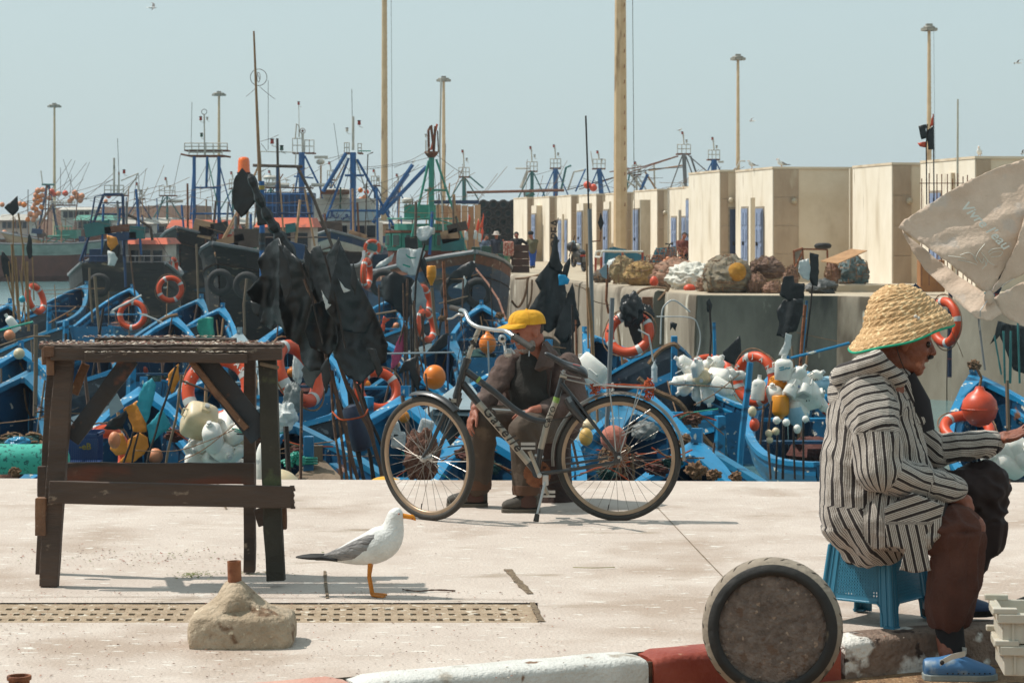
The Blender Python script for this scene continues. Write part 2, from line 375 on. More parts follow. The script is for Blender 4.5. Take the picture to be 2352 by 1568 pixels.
wallseg(B1,B2,m_fw,ztop=0,gap=0,chamf=.03);wallseg(B2,B3,m_fwd,gap=0,chamf=.0,lab='stained wall block, its colour darkened for shade');wallseg(B3,B4,m_fw,gap=.0,chamf=.02);wallseg(B4,B5,m_fw,gap=.03,chamf=.02)
m_rust=M('rusty_iron','6a3a22','8e5a3a',sc=14,rough=.85,bump=.6,spots=('3a2218',20,.6))
part('fender',MB().box((P(1487,700,63.6)).to_tuple()[:2]+(-1.1,),(.28,.2,1.9)),m_rust,fq,local=True)
# ---------------- storage huts ----------------
m_pl=M('plaster_white','e6dccb','d9cdb8',sc=1.2,rough=.85,bump=.25,bsc=12,st=(1,1,.5),spots=('b8a78e',.9,.56,(1.5,1.5,.3),.2),spots2=('8f7a5f',2.6,.66,(2,2,.16),.08))
m_cc=M('hut_concrete','d8c8b1','cbb99f',sc=1.0,rough=.88,bump=.35,bsc=9,spots=('a08868',.7,.52,(1,1,.5),.2),spots2=('7d5f42',2.4,.68,(2,2,.18),.08))
m_pier=M('pier_concrete','b09b84','a08b75',sc=2.2,rough=.9,bump=.5,bsc=12,st=(1,1,.4),spots=('b5a58e',2.5,.62,(1,1,.3)))
m_door=M('door_blue','8492ab','717f9c',sc=3,rough=.6,bump=.3,spots=('8fa0c2',6,.64,(1,1,.3)))
m_doord=M('door_dark_blue','45526f','38445e',sc=3,rough=.6)
m_frame=M('door_surround','9d907e','7f7464',sc=4,rough=.85,bump=.4);m_iron=M('dark_iron','2a2826','3a332d',sc=20,rough=.6,metal=.3)
UX,VX=V((-.16,.987,0)),V((.987,.16,0))
def ray_hit(o,d,xpx):
 k=(xpx-CX)/F;t=(k*o.y-o.x)/(d.x-k*d.y);return t
def door(root,o,ud,wd,z0,z1,nrm,mt=None,rows=4,name='door'):
 mt=mt or m_door;c=o+ud*wd/2
 dd=part(name,MB().beam(V((c.x,c.y,(z0+z1)/2))-ud*wd/2+nrm*.01,V((c.x,c.y,(z0+z1)/2))+ud*wd/2+nrm*.01,.06,z1-z0),mt,root)
 part('frame',MB().beam(V((c.x,c.y,(z0+z1)/2))-ud*(wd/2+.07)-nrm*.012,V((c.x,c.y,(z0+z1)/2))+ud*(wd/2+.07)-nrm*.012,.05,z1-z0+.14),m_frame,dd);hh=(z1-z0-.12)/rows
 for r in range(rows):
  for s in(0,1):
   pc=o+ud*(wd*(.27+.46*s))+nrm*.045;zc=z0+.06+hh*(r+.5);b=MB()
   b.beam(V((pc.x,pc.y,zc))-ud*wd*.15,V((pc.x,pc.y,zc))+ud*wd*.15,.03,hh-.14)
   part('panel',b,mt,dd)
 pc=o+ud*wd*.52+nrm*.07;part('lock',MB().box((pc.x,pc.y,z0+(z1-z0)*.5),(.06,.06,.12)),m_iron,dd)
 return dd
def hut(label,x0,x1,x2,d1,zt,doors=(),porch=(),pier=True,w=6.0,lampx=None,side_doors=(),name='storage_hut',twin=None):
 C=P(x1,HY,d1);C.z=0;a=ray_hit(C,UX,x0);L=C+UX*a;s=ray_hit(C,VX,x2)
 w=max(w,s)if w else s;t=thing(name,label,'hut',C,group='flat roofed storage huts along the far quay')
 nl,nf=-VX,-UX
 part('wall',MB().prism([C,C+VX*w,C+VX*w+UX*a,C+UX*a],(0,0,zt)),[m_cc],t)
 part('plaster',MB().beam(C+UX*.0+nl*.02+V((0,0,zt/2)),C+UX*a+nl*.02+V((0,0,zt/2)),.03,zt-.01),m_pl,t)
 part('roof',MB().prism([C+nl*.05-UX*.04,C+VX*(w+.02)-UX*.04,C+VX*(w+.02)+UX*a,C+UX*a+nl*.05],(0,0,.06)).v and MB().prism([p+V((0,0,zt+.003))for p in(C+nl*.05-UX*.04,C+VX*(w+.02)-UX*.04,C+VX*(w+.02)+UX*a,C+UX*a+nl*.05)],(0,0,.07)),m_cc,t)
 if pier:
  pw=max(.25,s*.28)if pier is True else pier;k=4
  for i in range(k):part('pier_block',MB().box((0,0,0),(pw,.05,zt/k-.02),Matrix.Rotation(math.atan2(VX.y,VX.x),3,'Z')).v and(lambda b:b)(MB().beam(C-UX*.015+V((0,0,zt/k*(i+.5))),C+VX*pw-UX*.015+V((0,0,zt/k*(i+.5))),.03,zt/k-.02)),m_pier,t)
 for xa,xb,ytop,ybot in doors:
  ta,tb=ray_hit(C,UX,xb),ray_hit(C,UX,xa);o=C+UX*ta;dm=o.y
  z1=CH-(ytop-HY)*dm/F;door(t,o+nl*.04,UX,tb-ta,.05,z1,nl)
 for xa,xb,ytop,ybot in side_doors:
  ta,tb=ray_hit(C,VX,xa),ray_hit(C,VX,xb);o=C+VX*ta;z1=CH-(ytop-HY)*o.y/F;door(t,o+nf*.01,VX,tb-ta,.05,z1,nf,m_doord)
 for xa,xc,xb,ytop,dc in porch:
  Cp=P(xc,HY,dc);Cp.z=0;zp=CH-(ytop-HY)*dc/F;aa=ray_hit(Cp,UX,xa);ss=ray_hit(Cp,VX,xb)
  part('annex',MB().prism([Cp,Cp+VX*ss,Cp+VX*ss+UX*aa,Cp+UX*aa],(0,0,zp)),m_cc,t)
  part('annex_plaster',MB().beam(Cp+nl*.02+V((0,0,zp/2)),Cp+UX*aa+nl*.02+V((0,0,zp/2)),.03,zp-.01),m_pl,t)
 if lampx:
  p=C+VX*ray_hit(C,VX,lampx[0]);p.z=CH-(lampx[1]-HY)*p.y/F
  lm=part('wall_lamp',MB().sphere(p+nf*.12,.1,10,6),M('lamp_glass','b8ab94','a5977f',rough=.3),t,smooth=True);part('bracket',MB().seg(p,p+nf*.08,.04),m_iron,lm)
 return t
hut('farthest small storage hut beside the wall of tyres',1181,1212,1227,127,3.3,porch=[(1222,1233,1252,472,124)],doors=[])
hut('narrow hut with OPEA painted on its pier',1228,1263,1277,122,3.28)
hut('hut with two tall narrow blue doors behind the scooter',1281,1313,1331,117,3.27,doors=[(1284.5,1292,506,600),(1296,1305,506,600)],porch=[(1291.5,1292.5,1296,492,116)])
hut('hut left of the thick beige mast with one blue annex door',1331,1371,1391,112,3.25,porch=[(1326,1341,1360,467,109)])
hut('hut partly hidden by the thick beige lamp mast',1392,1437,1457,107,3.25,porch=[(1388,1400.5,1404,463,105)])
hut('hut behind the standing man in black with a blue door on its annex',1457,1511,1536,100,3.27,porch=[(1456,1472,1494,459,97)],lampx=(1526,489))
h7=hut('hut with a low twin door porch behind the crouching net mender',1535,1584,1632,93,3.25,doors=[(1545,1556,500,600),(1565,1577,500,600)],porch=[(1558.5,1560.5,1565,482,92),(1578,1601,1632,430,91)])
hut('tall hut with a half open dark blue door',1584,1655,1692,79.5,3.55,side_doors=[(1676,1690.5,481,600)],lampx=(1677,460))
h9=hut('large hut with two narrow blue doors and a broad shaded side',1692,1777,1953,74.8,3.53,doors=[(1707,1721,479,610),(1735,1757,479,610)],porch=[(1722,1726,1734.5,454,75.8)],lampx=(1822,462),pier=.8)
hut('hut with the brightest bare white wall above the straw hat',1961,2051,2115,69.8,3.52,porch=[(1953,1954,1961,386.5,73.7)],pier=.55,lampx=(2086,462))
h11=hut('rightmost hut with a seagull on the roof behind the folded parasol',2117,2242,2360,63.8,3.52,doors=[(2140,2165,443,600)],porch=[(2172,2186,2212,397,65.3)])
def wall_door(root,xa,xb,ytop,dc):
 o=P(xb,HY,dc);o.z=0;a=ray_hit(o,UX,xa);z1=CH-(ytop-HY)*dc/F;door(root,o-VX*.05,UX,a,.05,z1,-VX)
huts=[o for o in scene.objects if o.name.startswith('storage_hut')]
wall_door(huts[0],1224,1232,493,123.8);wall_door(huts[3],1329,1339,487,108.8);wall_door(huts[4],1389,1399,484,104.9);wall_door(huts[5],1458,1469.5,482,97.1);wall_door(huts[6],1580,1597.5,459,91.1)
tm=MB();p=P(1269,540,121.4);text_mesh(tm,'OPEA',.62,basis(p+V((.15,-.02,.05)),(0,0,1),(-1,0,0)),thick=.012)
part('painted_letters',tm,M('black_paint','22201e','151413'),huts[1])
solo('hut_step',MB().box(P(1985,668,63.5).to_tuple()[:2]+(.09,),(3.2,1.6,.2)),m_fq,'low concrete step in front of the bright white hut wall','step',bevel=.02)
# ---------------- breakwater ----------------
m_bw=M('breakwater_rust','8d6146','6f5443',sc=.15,rough=.9,bump=.5,st=(1,1,1))
bwm=MB();a,b=P(-40,HY,420),P(470,HY,380);a.z=b.z=0;n=60
for i in range(n):
 p=a.lerp(b,i/n);q2=a.lerp(b,(i+.93)/n);h=5.2+.35*random.random()if i>20 else 3.2+.3*random.random()
 bwm.beam(p+V((0,0,(h-2.6)/2)),q2+V((0,0,(h-2.6)/2)),3,h+2.6)
solo('breakwater',bwm,m_bw,'long low rust brown breakwater on the horizon at left','breakwater',kind='structure')
# ---------------- lamp masts ----------------
m_mast=M('mast_beige','c8ad88','b99c76',sc=1.5,rough=.7,bump=.1,spots=('8f7350',1.2,.66,(1,1,.3)))
m_lampg=M('lamp_grey','9a9588','7d786c',rough=.5)
def light_mast(label,x,ytop,d,wb,wt,rungs=False,head=True,zt=None,cable=False):
 b=P(x,HY,d);b.z=0;z1=zt or(CH-(ytop-HY)*d/F);rb,rt=SZ(wb,d)/2,SZ(wt,d)/2
 t=thing('light_mast',label,'light mast',b,group='tall beige lamp masts round the harbour')
 part('pole',MB().lathe([(rb*1.6,0),(rb*1.6,.1),(rb,.12),(rt,z1)],b,n=8),m_mast,t)
 rg=MB();hh=2.6
 while hh<z1-1:
  r=rb+(rt-rb)*hh/z1;
  if rungs:rg.tube([b+V((r*.55,-r*.88,hh)),b+V((r*.55+.02,-r*.98-.09,hh)),b+V((r*.55+.02,-r*.98-.09,hh+.12))],.018,5)
  else:rg.box(b+V((r*.9,-r*.4,hh)),(.06,.1,.05))
  hh+=.42 if not rungs else .62
 part('rungs',rg,m_rust if rungs else m_mast,t,kind='stuff')
 if head:
  rr=SZ(18,d)*.62;hd=part('lamp_ring',MB().torus(b+V((0,0,z1-.1)),rr,.09,n=20,m=6).box(b+V((0,0,z1)),(.5,.5,.35)),m_lampg,t)
  for k in range(8):
   an=k*math.pi/4;part('floodlight',MB().box(b+V((math.cos(an)*rr,math.sin(an)*rr,z1-.28)),(.5,.5,.22),Matrix.Rotation(an,3,'Z')),m_lampg,hd)
 if cable:part('cable',MB().seg(b+V((rb+.28,0,1.5)),b+V((rt+.25,0,z1)),.012,n=4),m_iron,t)
 return t
light_mast('far lamp mast at the left edge above the orange buoys',125,240,312,8,4.5)
light_mast('far lamp mast just behind the blue gantry with white railing',503,213,290,9,5)
light_mast('lamp mast beside the green trawler mast',1019,179,255,11,6)
light_mast('beige mast left of centre running out of the top of the picture',883,0,150,17,9,head=True,zt=24,cable=True)
light_mast('thickest nearest beige mast with iron steps, behind the huts crossing',1425,0,97,33,20,rungs=True,zt=19,cable=True)
light_mast('lamp mast rising behind the tall hut with gulls on the roof',1695,129,226,11,6)
light_mast('lamp mast at right behind the black and orange flags',2134,60,193,14,7,cable=True)
pole_b=P(2198,HY,60);pole_b.z=0
solo('white_pole',MB().tube([pole_b,P(2200,228,60)],[.04,.022],6),M('pole_paint','b9b2a2','a39a88'),'thin pale upright pole in front of the rightmost hut','pole')
# ---------------- small open wooden boats ----------------
def paint(name,a,b,ch='c9c4b4',wear='0f2c40'):return M(name,a,b,sc=2.6,rough=.42,bump=.25,bsc=9,st=(.5,.5,1.2),spots=(wear,3.4,.60,(.4,1,1.5),.1),spots2=(ch,9,.655,(.35,1,1),.03),spots3=('6e4a33',5,.69,(.5,1,.6),.05))
m_blue=paint('boat_blue','0a658f','08567b');m_blue_shade=paint('boat_blue_inside_shade','0a4666','083852');m_rail=paint('boat_blue_rail','1079a6','0d688f')  # inside blue is darkened to paint in the shade within the hull
m_navy=paint('boat_navy','16222d','101a23',ch='5b646a',wear='27343c');m_stripe=paint('boat_white_stripe','9aa6a8','7f8d92',wear='4a5a62')
m_greyb=paint('boat_grey','8c9a9e','76868c',wear='51606a');m_oran=paint('boat_orange','b8681d','96511a',wear='4c2c14');m_wood=M('raw_wood','7b6853','5f4f3f',sc=3,rough=.8,bump=.5,bsc=14,st=(1,1,.2))
def hb(t,B):return B/2*((1-max(0,(t-.42)/.58)**2.3)**.85 if t>.42 else(1-.38*((.42-t)/.42)**2))
def shz(t,z0=.78,zb=1.95):return z0+(zb-z0)*max(0,(t-.22)/.78)**1.9+.12*max(0,(.3-t)/.3)**2
def make_boat(L=6.6,B=2.1,outer=None,inner=None,rail=None,band=None,stripe=None,name='fishing_boat',label='x',zb=1.95):
 outer,inner,rail=outer or m_blue,inner or m_blue_shade,rail or m_rail;band=band or outer;stripe=stripe or outer
 t=thing(name,label,'fishing boat',(0,0,0));X=lambda u:(u-1)*L;N=18
 us=[i/N for i in range(N+1)];ks=[0,.12,.26,.34,.52,.72,.88,1]
 def sec(u,off,k):
  b=max(.012,hb(min(u,.9985),B)-off);z1=shz(u,zb=zb)-(.0 if off==0 else .015);zk=-.35+.45*max(0,(u-.8)/.2)**2+off*1.5
  return b*(1-k**2.4)**.8*(1-.12*k),z1+(zk-z1)*k
 for nm,off,mats in(('hull',0,[outer,band,stripe]),('lining_or_slit_shade',.055,[inner])):
  mb=MB()
  for s in(1,-1):
   vs=[]
   for u in us:
    for k in ks:
     y,z=sec(u,off,k);rake=.32*(u>.9)*((u-.9)/.1)*(1-k)**.7 if u>.9 else 0
     vs.append((X(u)+rake-(.05 if off else 0),s*(y+(.018 if k in(.12,.34)and off==0 else 0)),z))
   m=len(ks);o=len(mb.v);mb.v+=[V(p)for p in vs]
   for i in range(N):
    for j in range(m-1):
     mb.f.append((o+i*m+j,o+(i+1)*m+j,o+(i+1)*m+j+1,o+i*m+j+1));mb.m.append((1 if j in(0,1)else 2 if j==2 else 0)if off==0 else 0)
  pr=[sec(0,off,k)for k in ks];mb.cur=0;xo=X(0)+off
  mb.add([(xo,y,z)for y,z in pr]+[(xo,-y,z)for y,z in pr[::-1]],[tuple(range(2*len(ks)))])
  part(nm,mb,mats,t,local=True)
 for s in(1,-1):
  r=[]
  for u in us:
   b=max(.03,hb(min(u,.9985),B));z=shz(u,zb=zb);x=X(u)+(.32*(u-.9)/.1 if u>.9 else 0)
   r.append([(x,s*(b+.035),z-.03),(x,s*(b+.035),z+.035),(x,s*max(.0,b-.085),z+.045),(x,s*max(.0,b-.085),z-.02)])
  part('gunwale',MB().loft(r),rail,t,local=True)
 tp=lambda u,dy=0.0,dz=.048:V((X(u)+(.32*(u-.9)/.1 if u>.9 else 0),hb(u,B)-.03-dy,shz(u,zb=zb)+dz))
 pts=[tp(.90),tp(.935),tp(.965),tp(.99)];inn=[V((X(.972),.03,shz(.972,zb=zb)+.04)),V((X(.952),.13,shz(.952,zb=zb)+.04)),V((X(.925),.25,shz(.925,zb=zb)+.04)),V((X(.89),.42,shz(.89,zb=zb)+.035))]
 mir=lambda l:[V((p.x,-p.y,p.z))for p in l]
 part('breasthook',MB().prism(pts+mir(pts[::-1])+mir(inn[::-1])+inn,(0,0,-.08)),rail,t,local=True)
 for s in(1,-1):part('clamp',MB().loft([[(X(u),s*(hb(u,B)-.07),shz(u,zb=zb)-.13),(X(u),s*(hb(u,B)-.15),shz(u,zb=zb)-.13),(X(u),s*(hb(u,B)-.15),shz(u,zb=zb)-.2),(X(u),s*(hb(u,B)-.07),shz(u,zb=zb)-.2)]for u in[.02+.88*i/12 for i in range(13)]]),rail,t,local=True)
 part('stem_post',MB().beam((.30,0,zb-.9),(.35,0,zb+.16),.10,.12,(1,0,0)),rail,t,local=True)
 for u in(.2,.42,.62,.78):
  b=hb(u,B)-.07;z=shz(u,zb=zb)-.30;part('thwart',MB().box((X(u),0,z),(.2 if u<.7 else .26,2*b,.045)),rail if u in(.42,.78)else inner,t,local=True)
 rb=None
 for i in range(13):
  u=.08+.07*i;mb=MB()
  for s in(1,-1):
   pts=[]
   for k in(0.02,.26,.52,.72,.88,1):y,z=sec(u,.06,k);pts.append((X(u),s*y,z))
   for a,b in zip(pts[:-1],pts[1:]):mb.beam(a,b,.05,.06,(1,0,0))
  part('rib',mb,inner,t,local=True)
 fl=MB();
 for j in range(4):fl.box((X(.4),-.42+.28*j,.02),(3.6,.24,.03))
 part('floor_board',fl,inner,t,local=True,kind='stuff')
 return t
m_b3=paint('boat_blue_faded','1c6c8e','175a7a',ch='b7ae9a');m_b4=paint('boat_blue_deep','0b4668','093a58')
pro={'blue':make_boat(),'blueb':make_boat(outer=m_b4,rail=m_b3,inner=m_b4,B=2.0),'bluec':make_boat(outer=m_b3,rail=m_rail,inner=m_b3,L=6.2,band=m_stripe),'navy':make_boat(band=m_navy,stripe=m_stripe,outer=m_blue),'dark':make_boat(outer=m_navy,band=m_navy,stripe=m_blue,inner=m_blue_shade),'grey':make_boat(outer=m_greyb,inner=m_greyb,rail=m_greyb,L=5.4,B=1.7),'orange':make_boat(outer=m_oran,inner=m_oran,rail=m_wood,L=5.2,B=1.7),'wide':make_boat(L=8.2,B=2.35,zb=1.75)}
used=set();BOATS=[]
GB='small wooden fishing boats packed below the quay'
m_letter=M('white_lettering','c4c4bb','9fa09a',sc=30,rough=.6)
def boat(kind,x,y,yaw,label,d=None,name=None,s=1.0,side=1,roll=0,tsize=.34,tpos=.8):
 if kind=='blue':kind=('blue','blueb','blue','bluec')[len(BOATS)%4]
 zb=1.75 if kind=='wide' else 1.95;bz=-2.4+zb*s;d=d or F*(CH-bz)/(y-HY)
 p=P(x,y,d);z=p.z-zb*s;a=R(yaw);off=V((math.cos(a),math.sin(a),0))*.32*s
 loc=V((p.x,p.y,z))-off
 if kind in used:o=dup(pro[kind],loc,(R(roll),0,a),label,scale=s)
 else:o=pro[kind];used.add(kind);o.location=loc;o.rotation_euler=(R(roll),0,a);o.scale=(s,s,s);o['label']=label
 o['group']=GB;BOATS.append(o)
 if name:
  tm=MB();u=tpos;L,B=6.6,2.1;X=(u-1)*L;yb=hb(u,B);u2=u-.1;X2=(u2-1)*L
  p0=V((X,side*(hb(u,B)*.985+.03),shz(u)-.30));p1=V((X2,side*(hb(u2,B)*.985+.03),shz(u2)-.27))
  xd=(p0-p1)if side<0 else(p1-p0);mid=(p0+p1)/2
  text_mesh(tm,name,tsize,basis(mid+V((0,side*.02,0)),xd,(0,-.05*side,1)),thick=.008,depth=.012)
  part('painted_name',tm,m_letter,o,local=True)
 return o
boat('blue',23,698,95,'blue boat at the left edge with open water behind its bow')
boat('blue',198,656,78,'blue boat just below the big black trawler hull, farthest left of centre',d=85)
boat('blue',303,663,88,'blue boat with two lifebuoys on its bow at left')
boat('navy',112,714,-62,'boat with white 74 painted on a dark side strake',name='74',side=-1,d=62)
boat('navy',150,752,-58,'boat with white 73 painted on a dark side strake',name='73',side=-1,d=54)
boat('navy',470,742,-52,'boat with NADO painted in white on its dark side',name='NADO',side=-1,d=58,tsize=.42)
boat('blue',402,731,91,'blue boat with a deep curved breasthook left of the green plastic bag')
boat('blue',48,803,99,'blue boat with a white buoy on its port rail near the left edge')
boat('navy',300,845,-50,'boat with 2200 painted on a dark panel seen through the table',name='2200',side=-1,d=37,tsize=.36)
boat('blue',71,856,88,'large blue boat beside the left table leg with green roll inside')
boat('blue',330,893,97,'blue boat behind the orange and turquoise plastic flags')
boat('blue',512,862,76,'blue boat behind the white jerrycans seen through the table')
boat('blue',511,709,84,'blue boat just left of the black flag bundle, above the green plastic')
boat('blue',592,652,70,'blue boat mostly hidden by the black plastic flags',d=88)
boat('grey',550,770,90,'small pale grey boat above the right end of the table')
boat('blue',906,686,80,'blue boat behind the small red pennant and white bags')
boat('blue',845,770,104,'blue boat right behind the black flag bundle, mostly hidden',d=44)
boat('blue',462,688,82,'blue boat right under the bow of the middle black trawler',d=66)
boat('blue',660,742,97,'blue boat behind the lowest tip of the black flags',d=50)
boat('blue',745,700,80,'blue boat below the dark blue trawler hull behind the flags',d=62)
boat('navy',1000,735,-60,'dark striped boat beneath the rusty boom',d=52)
boat('blue',255,770,84,'blue boat just above the left end of the table',d=46)
boat('blue',1240,905,80,'blue boat hidden behind the seated man knees',d=30)
boat('blue',1480,905,84,'blue boat behind the rack of the bicycle',d=31)
boat('blue',1106,702,93,'blue boat beyond the bicycle handlebar, its stem below the rusty boom')
boat('blue',1040,785,76,'blue boat left of the orange oval float, crossing behind the handlebar')
boat('blue',1346,768,112,'blue boat with clear ribs behind the bicycle saddle')
boat('dark',1548,792,-84,'dark navy boat with a brown rope along its bow below the black rubbish bag',name='2',side=-1,tsize=.22)
boat('dark',1652,985,-74,'dark hulled boat with big white letters right of the rear wheel',name='1HA',side=-1,d=29,tsize=.46)
boat('wide',1806,838,91,'wide open blue boat carrying a lifebuoy and the coloured jugs',s=1.0)
boat('blue',2237,863,92,'blue boat with a red buoy hanging from its bow at right')
boat('dark',2390,812,99,'dark blue boat at the right edge behind the red buoy')
boat('navy',842,940,-50,'boat with 1338 on its dark side behind the flag poles',name='O   1338',side=-1,d=30,tsize=.3)
boat('blue',640,962,112,'blue boat right of the table with grey bags over its bow',d=26)
boat('orange',728,1066,95,'orange boat with a blue stem post wrapped in green rope',d=20.5)
boat('grey',1068,884,84,'grey gunwaled boat behind the bicycle head tube',d=32)
boat('blue',1090,985,98,'blue boat behind the seated man and the front wheel',d=24.5)
boat('blue',1420,935,108,'blue boat seen through the rear bicycle wheel',d=27)
boat('blue',1600,1024,80,'blue boat end between the rear wheel and the wide boat',d=21.8)
boat('blue',930,915,86,'blue boat behind the white net wrapped floats and the front wheel',d=30)
boat('blue',-30,772,84,'blue boat cut by the left edge of the picture',d=44)
boat('navy',1260,800,70,'blue boat hidden behind the man in the yellow cap',d=42)
for k in pro:
 if k not in used:raise Exception(k)
# ---------------- large trawlers, gantries and rigging ----------------
TM={'blue':M('steel_blue','175a92','124a7a',sc=2,rough=.5,bump=.2,spots=('6a4a36',3,.68)),'dblue':M('steel_dark_blue','1d3e63','16304f',sc=2,rough=.5,spots=('6a4a36',3,.68)),'white':M('steel_white','bdb8ad','a9a397',sc=2,rough=.55,spots=('8a5a3c',3,.66)),'rust':M('steel_rust','7a4c34','5d3a2a',sc=4,rough=.8,bump=.4,spots=('a8907c',4,.62)),'green':M('steel_green','3f8f7c','337a69',sc=2,rough=.55,spots=('7a4c34',3,.62)),'teal':M('steel_teal','2f6f6c','275c5a',sc=2,rough=.55),'brown':M('pipe_brown','5b4c40','463a31',sc=3,rough=.7),'black':M('hull_black','22211d','151412',sc=1.4,rough=.6,bump=1.0,bsc=3,st=(.25,.25,3.5),spots=('4f4234',1.2,.58,(.5,.5,1.4),.12),spots2=('7d6b52',5,.64,(.4,.4,1.6)),spots3=('2f4f5f',1.1,.66,(.3,.3,2))),'orange':M('roof_orange','c25a36','ab4b2c',sc=1.5,rough=.6,spots=('7d3a24',2,.62)),'gglass':M('dark_glass','16202a','1d2a33',rough=.12),'grey':M('steel_grey','77797a','5f6162',sc=2,rough=.5),'red':M('signal_red','a5331f','8a2a1a',rough=.5),'lgreen':M('signal_green','1f4d3a','18392c',rough=.4),'rope':M('hemp_rope','8b6c50','6c523c',sc=12,rough=.95,bump=1,bsc=60),'wire':M('rig_wire','51463e','3c342e',sc=3,rough=.6),'hgreen':M('hull_greygreen','6f8278','8b9a90',sc=1,rough=.7,spots=('6a4a36',.8,.6,(1,1,.4))),'tan':M('tan_panels','b08d6c','9b795a',sc=1,rough=.8,spots=('7a5a40',1,.62)),'hull_rust':M('hull_red_rust','6b3e30','512e25',sc=1,rough=.8,bump=.4),'bamboo':M('bamboo_pole','9a7550','7c5b3c',sc=5,rough=.7,bump=.3),'hblue':M('hull_dark_blue','123a52','0d2a40',sc=1.4,rough=.6,bump=1.0,bsc=3,st=(.25,.25,3.5),spots=('4a4236',1.1,.58,(.5,.5,1.3),.1),spots2=('7b6d58',5,.66,(.4,.4,1.6)))}
GT='larger fishing vessels moored along the far quay'
def hull(t,cx,yr,d,yaw,L,B,mt,bow=1.1,free=2.2,mid=None,zoff=0):
 """flared hull lofted round a centre at picture column cx; yr is the rail row amidships"""
 c=P(cx,yr,d);zr=c.z;a=R(yaw);ax=V((math.cos(a),math.sin(a),0));sd=V((-ax.y,ax.x,0));N=16
 def ring(off,z1off=0):
  r=[]
  for i in range(N+1):
   u=i/N;s=(u-.5)*L;b=B/2*((1-max(0,(u-.5)/.5)**2.4)**.8 if u>.5 else 1-.3*((.5-u)/.5)**3);b=max(b-off,.03);z1=zr+bow*max(0,(u-.45)/.55)**2+.5*max(0,(.25-u)/.25)**1.5
   w=[(b,z1),(b*.985,z1-.35),(b*.96,z1-.9),(b*.88,(z1-2.5)*.5-1.0),(b*.6,-2.9)]
   rk=(1.3*max(0,(u-.8)/.2))
   r.append([V((c.x,c.y,0))+ax*(s+rk*(1-k/4))+sd*y+V((0,0,z))for k,(y,z)in enumerate(w)]+[V((c.x,c.y,0))+ax*(s+rk*(1-k/4))-sd*y+V((0,0,z))for k,(y,z)in list(enumerate(w))[::-1]])
  return r
 mb=MB();rs=ring(0)
 n=10
 vs=[p for r in rs for p in r];fs=[];mi=[]
 for i in range(N):
  for j in range(n-1):
   if j==4:continue
   fs.append((i*n+j,(i+1)*n+j,(i+1)*n+j+1,i*n+j+1));mi.append(1 if j in(0,8)else 2 if j in(2,3,5,6)else 0)
 fs.append(tuple(range(n)));mi.append(0);mb.add(vs,fs);mb.m=mi
 part('hull',mb,mt if isinstance(mt,list)else[mt,mt,mt],t)
 dk=MB();r2=[[r[1]+V((0,0,-.35)),r[8]+V((0,0,-.35))]for r in rs];dk.loft(r2,closed=False);part('deck',dk,TM['rust'],t)
 for k0 in(0,9):part('rail',MB().tube([r[k0]for r in rs],.07,5),TM['grey'],t)
def pl(t,name,mt,pts,wpx,d,n=6,taper=1.0,dz=None,kind=None):
 ds=dz or[d]*len(pts);ps=[P(x,y,dd)for(x,y),dd in zip(pts,ds)];k=len(ps)
 return part(name,MB().tube(ps,[SZ(wpx,d)/2*(1+(taper-1)*i/(k-1))for i in range(k)],n),TM[mt]if isinstance(mt,str)else mt,t)
def bxp(t,name,mt,x0,x1,y0,y1,d,dep,bev=0):
 a,b=P(x0,y1,d),P(x1,y0,d);return part(name,MB().box(((a.x+b.x)/2,d+dep/2,(a.z+b.z)/2),(b.x-a.x,dep,b.z-a.z)),TM[mt]if isinstance(mt,str)else mt,t,bevel=bev)
def railing(t,mt,x0,x1,y0,y1,d,dep=1.2,n=5,w=2.2):
 mb=MB();r=SZ(w,d)/2
 for dd in(d,d+dep):
  for y in(y0,(y0+y1)/2):mb.tube([P(x0,y,dd),P(x1,y,dd)],r,5)
  for i in range(n+1):x=x0+(x1-x0)*i/n;mb.tube([P(x,y0,dd),P(x,y1,dd)],r,5)
 for x in(x0,x1):mb.tube([P(x,y0,d),P(x,y0,d+dep)],r,5)
 part('railing',mb,TM[mt],t);bxp(t,'platform',mt if mt!='white' else 'rust',x0-1,x1+1,y1,y1+3,d,dep)
def navlamp(t,x,y,d,col,s=7):
 p=P(x,y,d);r=SZ(s,d)/2;l=part('signal_lamp',MB().lathe([(r*.9,-r),(r,-r*.6),(r*.8,r*.6),(r,r*.8),(r*.7,r*1.2)],p,n=10),TM[col],t);part('lamp_cap',MB().lathe([(r*1.1,r*1.2),(r*1.1,r*1.5),(r*.4,r*1.7)],p,n=10),TM['black'],l)
 part('bracket',MB().tube([p+V((0,0,-r)),p+V((0,0,-r*2)),p+V((r*2.2,0,-r*2.6))],r*.18,5),TM['white'],l)
def windows(t,x0,x1,y0,y1,d,n,gap=.22,fr='white'):
 w_=(x1-x0)/n
 for i in range(n):
  a=x0+w_*(i+gap/2);b=x0+w_*(i+1-gap/2);f=bxp(t,'window',fr,a-1,b+1,y0-1,y1+1,d-.05,.06);bxp(f,'pane','gglass',a,b,y0,y1,d-.08,.06)
def T(label,x,d,name='trawler',cat='trawler'):
 b=P(x,HY,d);b.z=-2.4;return thing(name,label,cat,b,group=GT)
def wires(t,lst,d,w=1.1,mt='wire'):
 mb=MB()
 for(x0,y0),(x1,y1)in lst:
  ps=[]
  for i in range(7):
   u=i/6;ps.append(P(x0+(x1-x0)*u,y0+(y1-y0)*u+abs(x1-x0)*.03*4*u*(1-u),d))
  mb.tube(ps,SZ(w,d)/2,4)
 part('rigging',mb,TM[mt],t,kind='stuff')
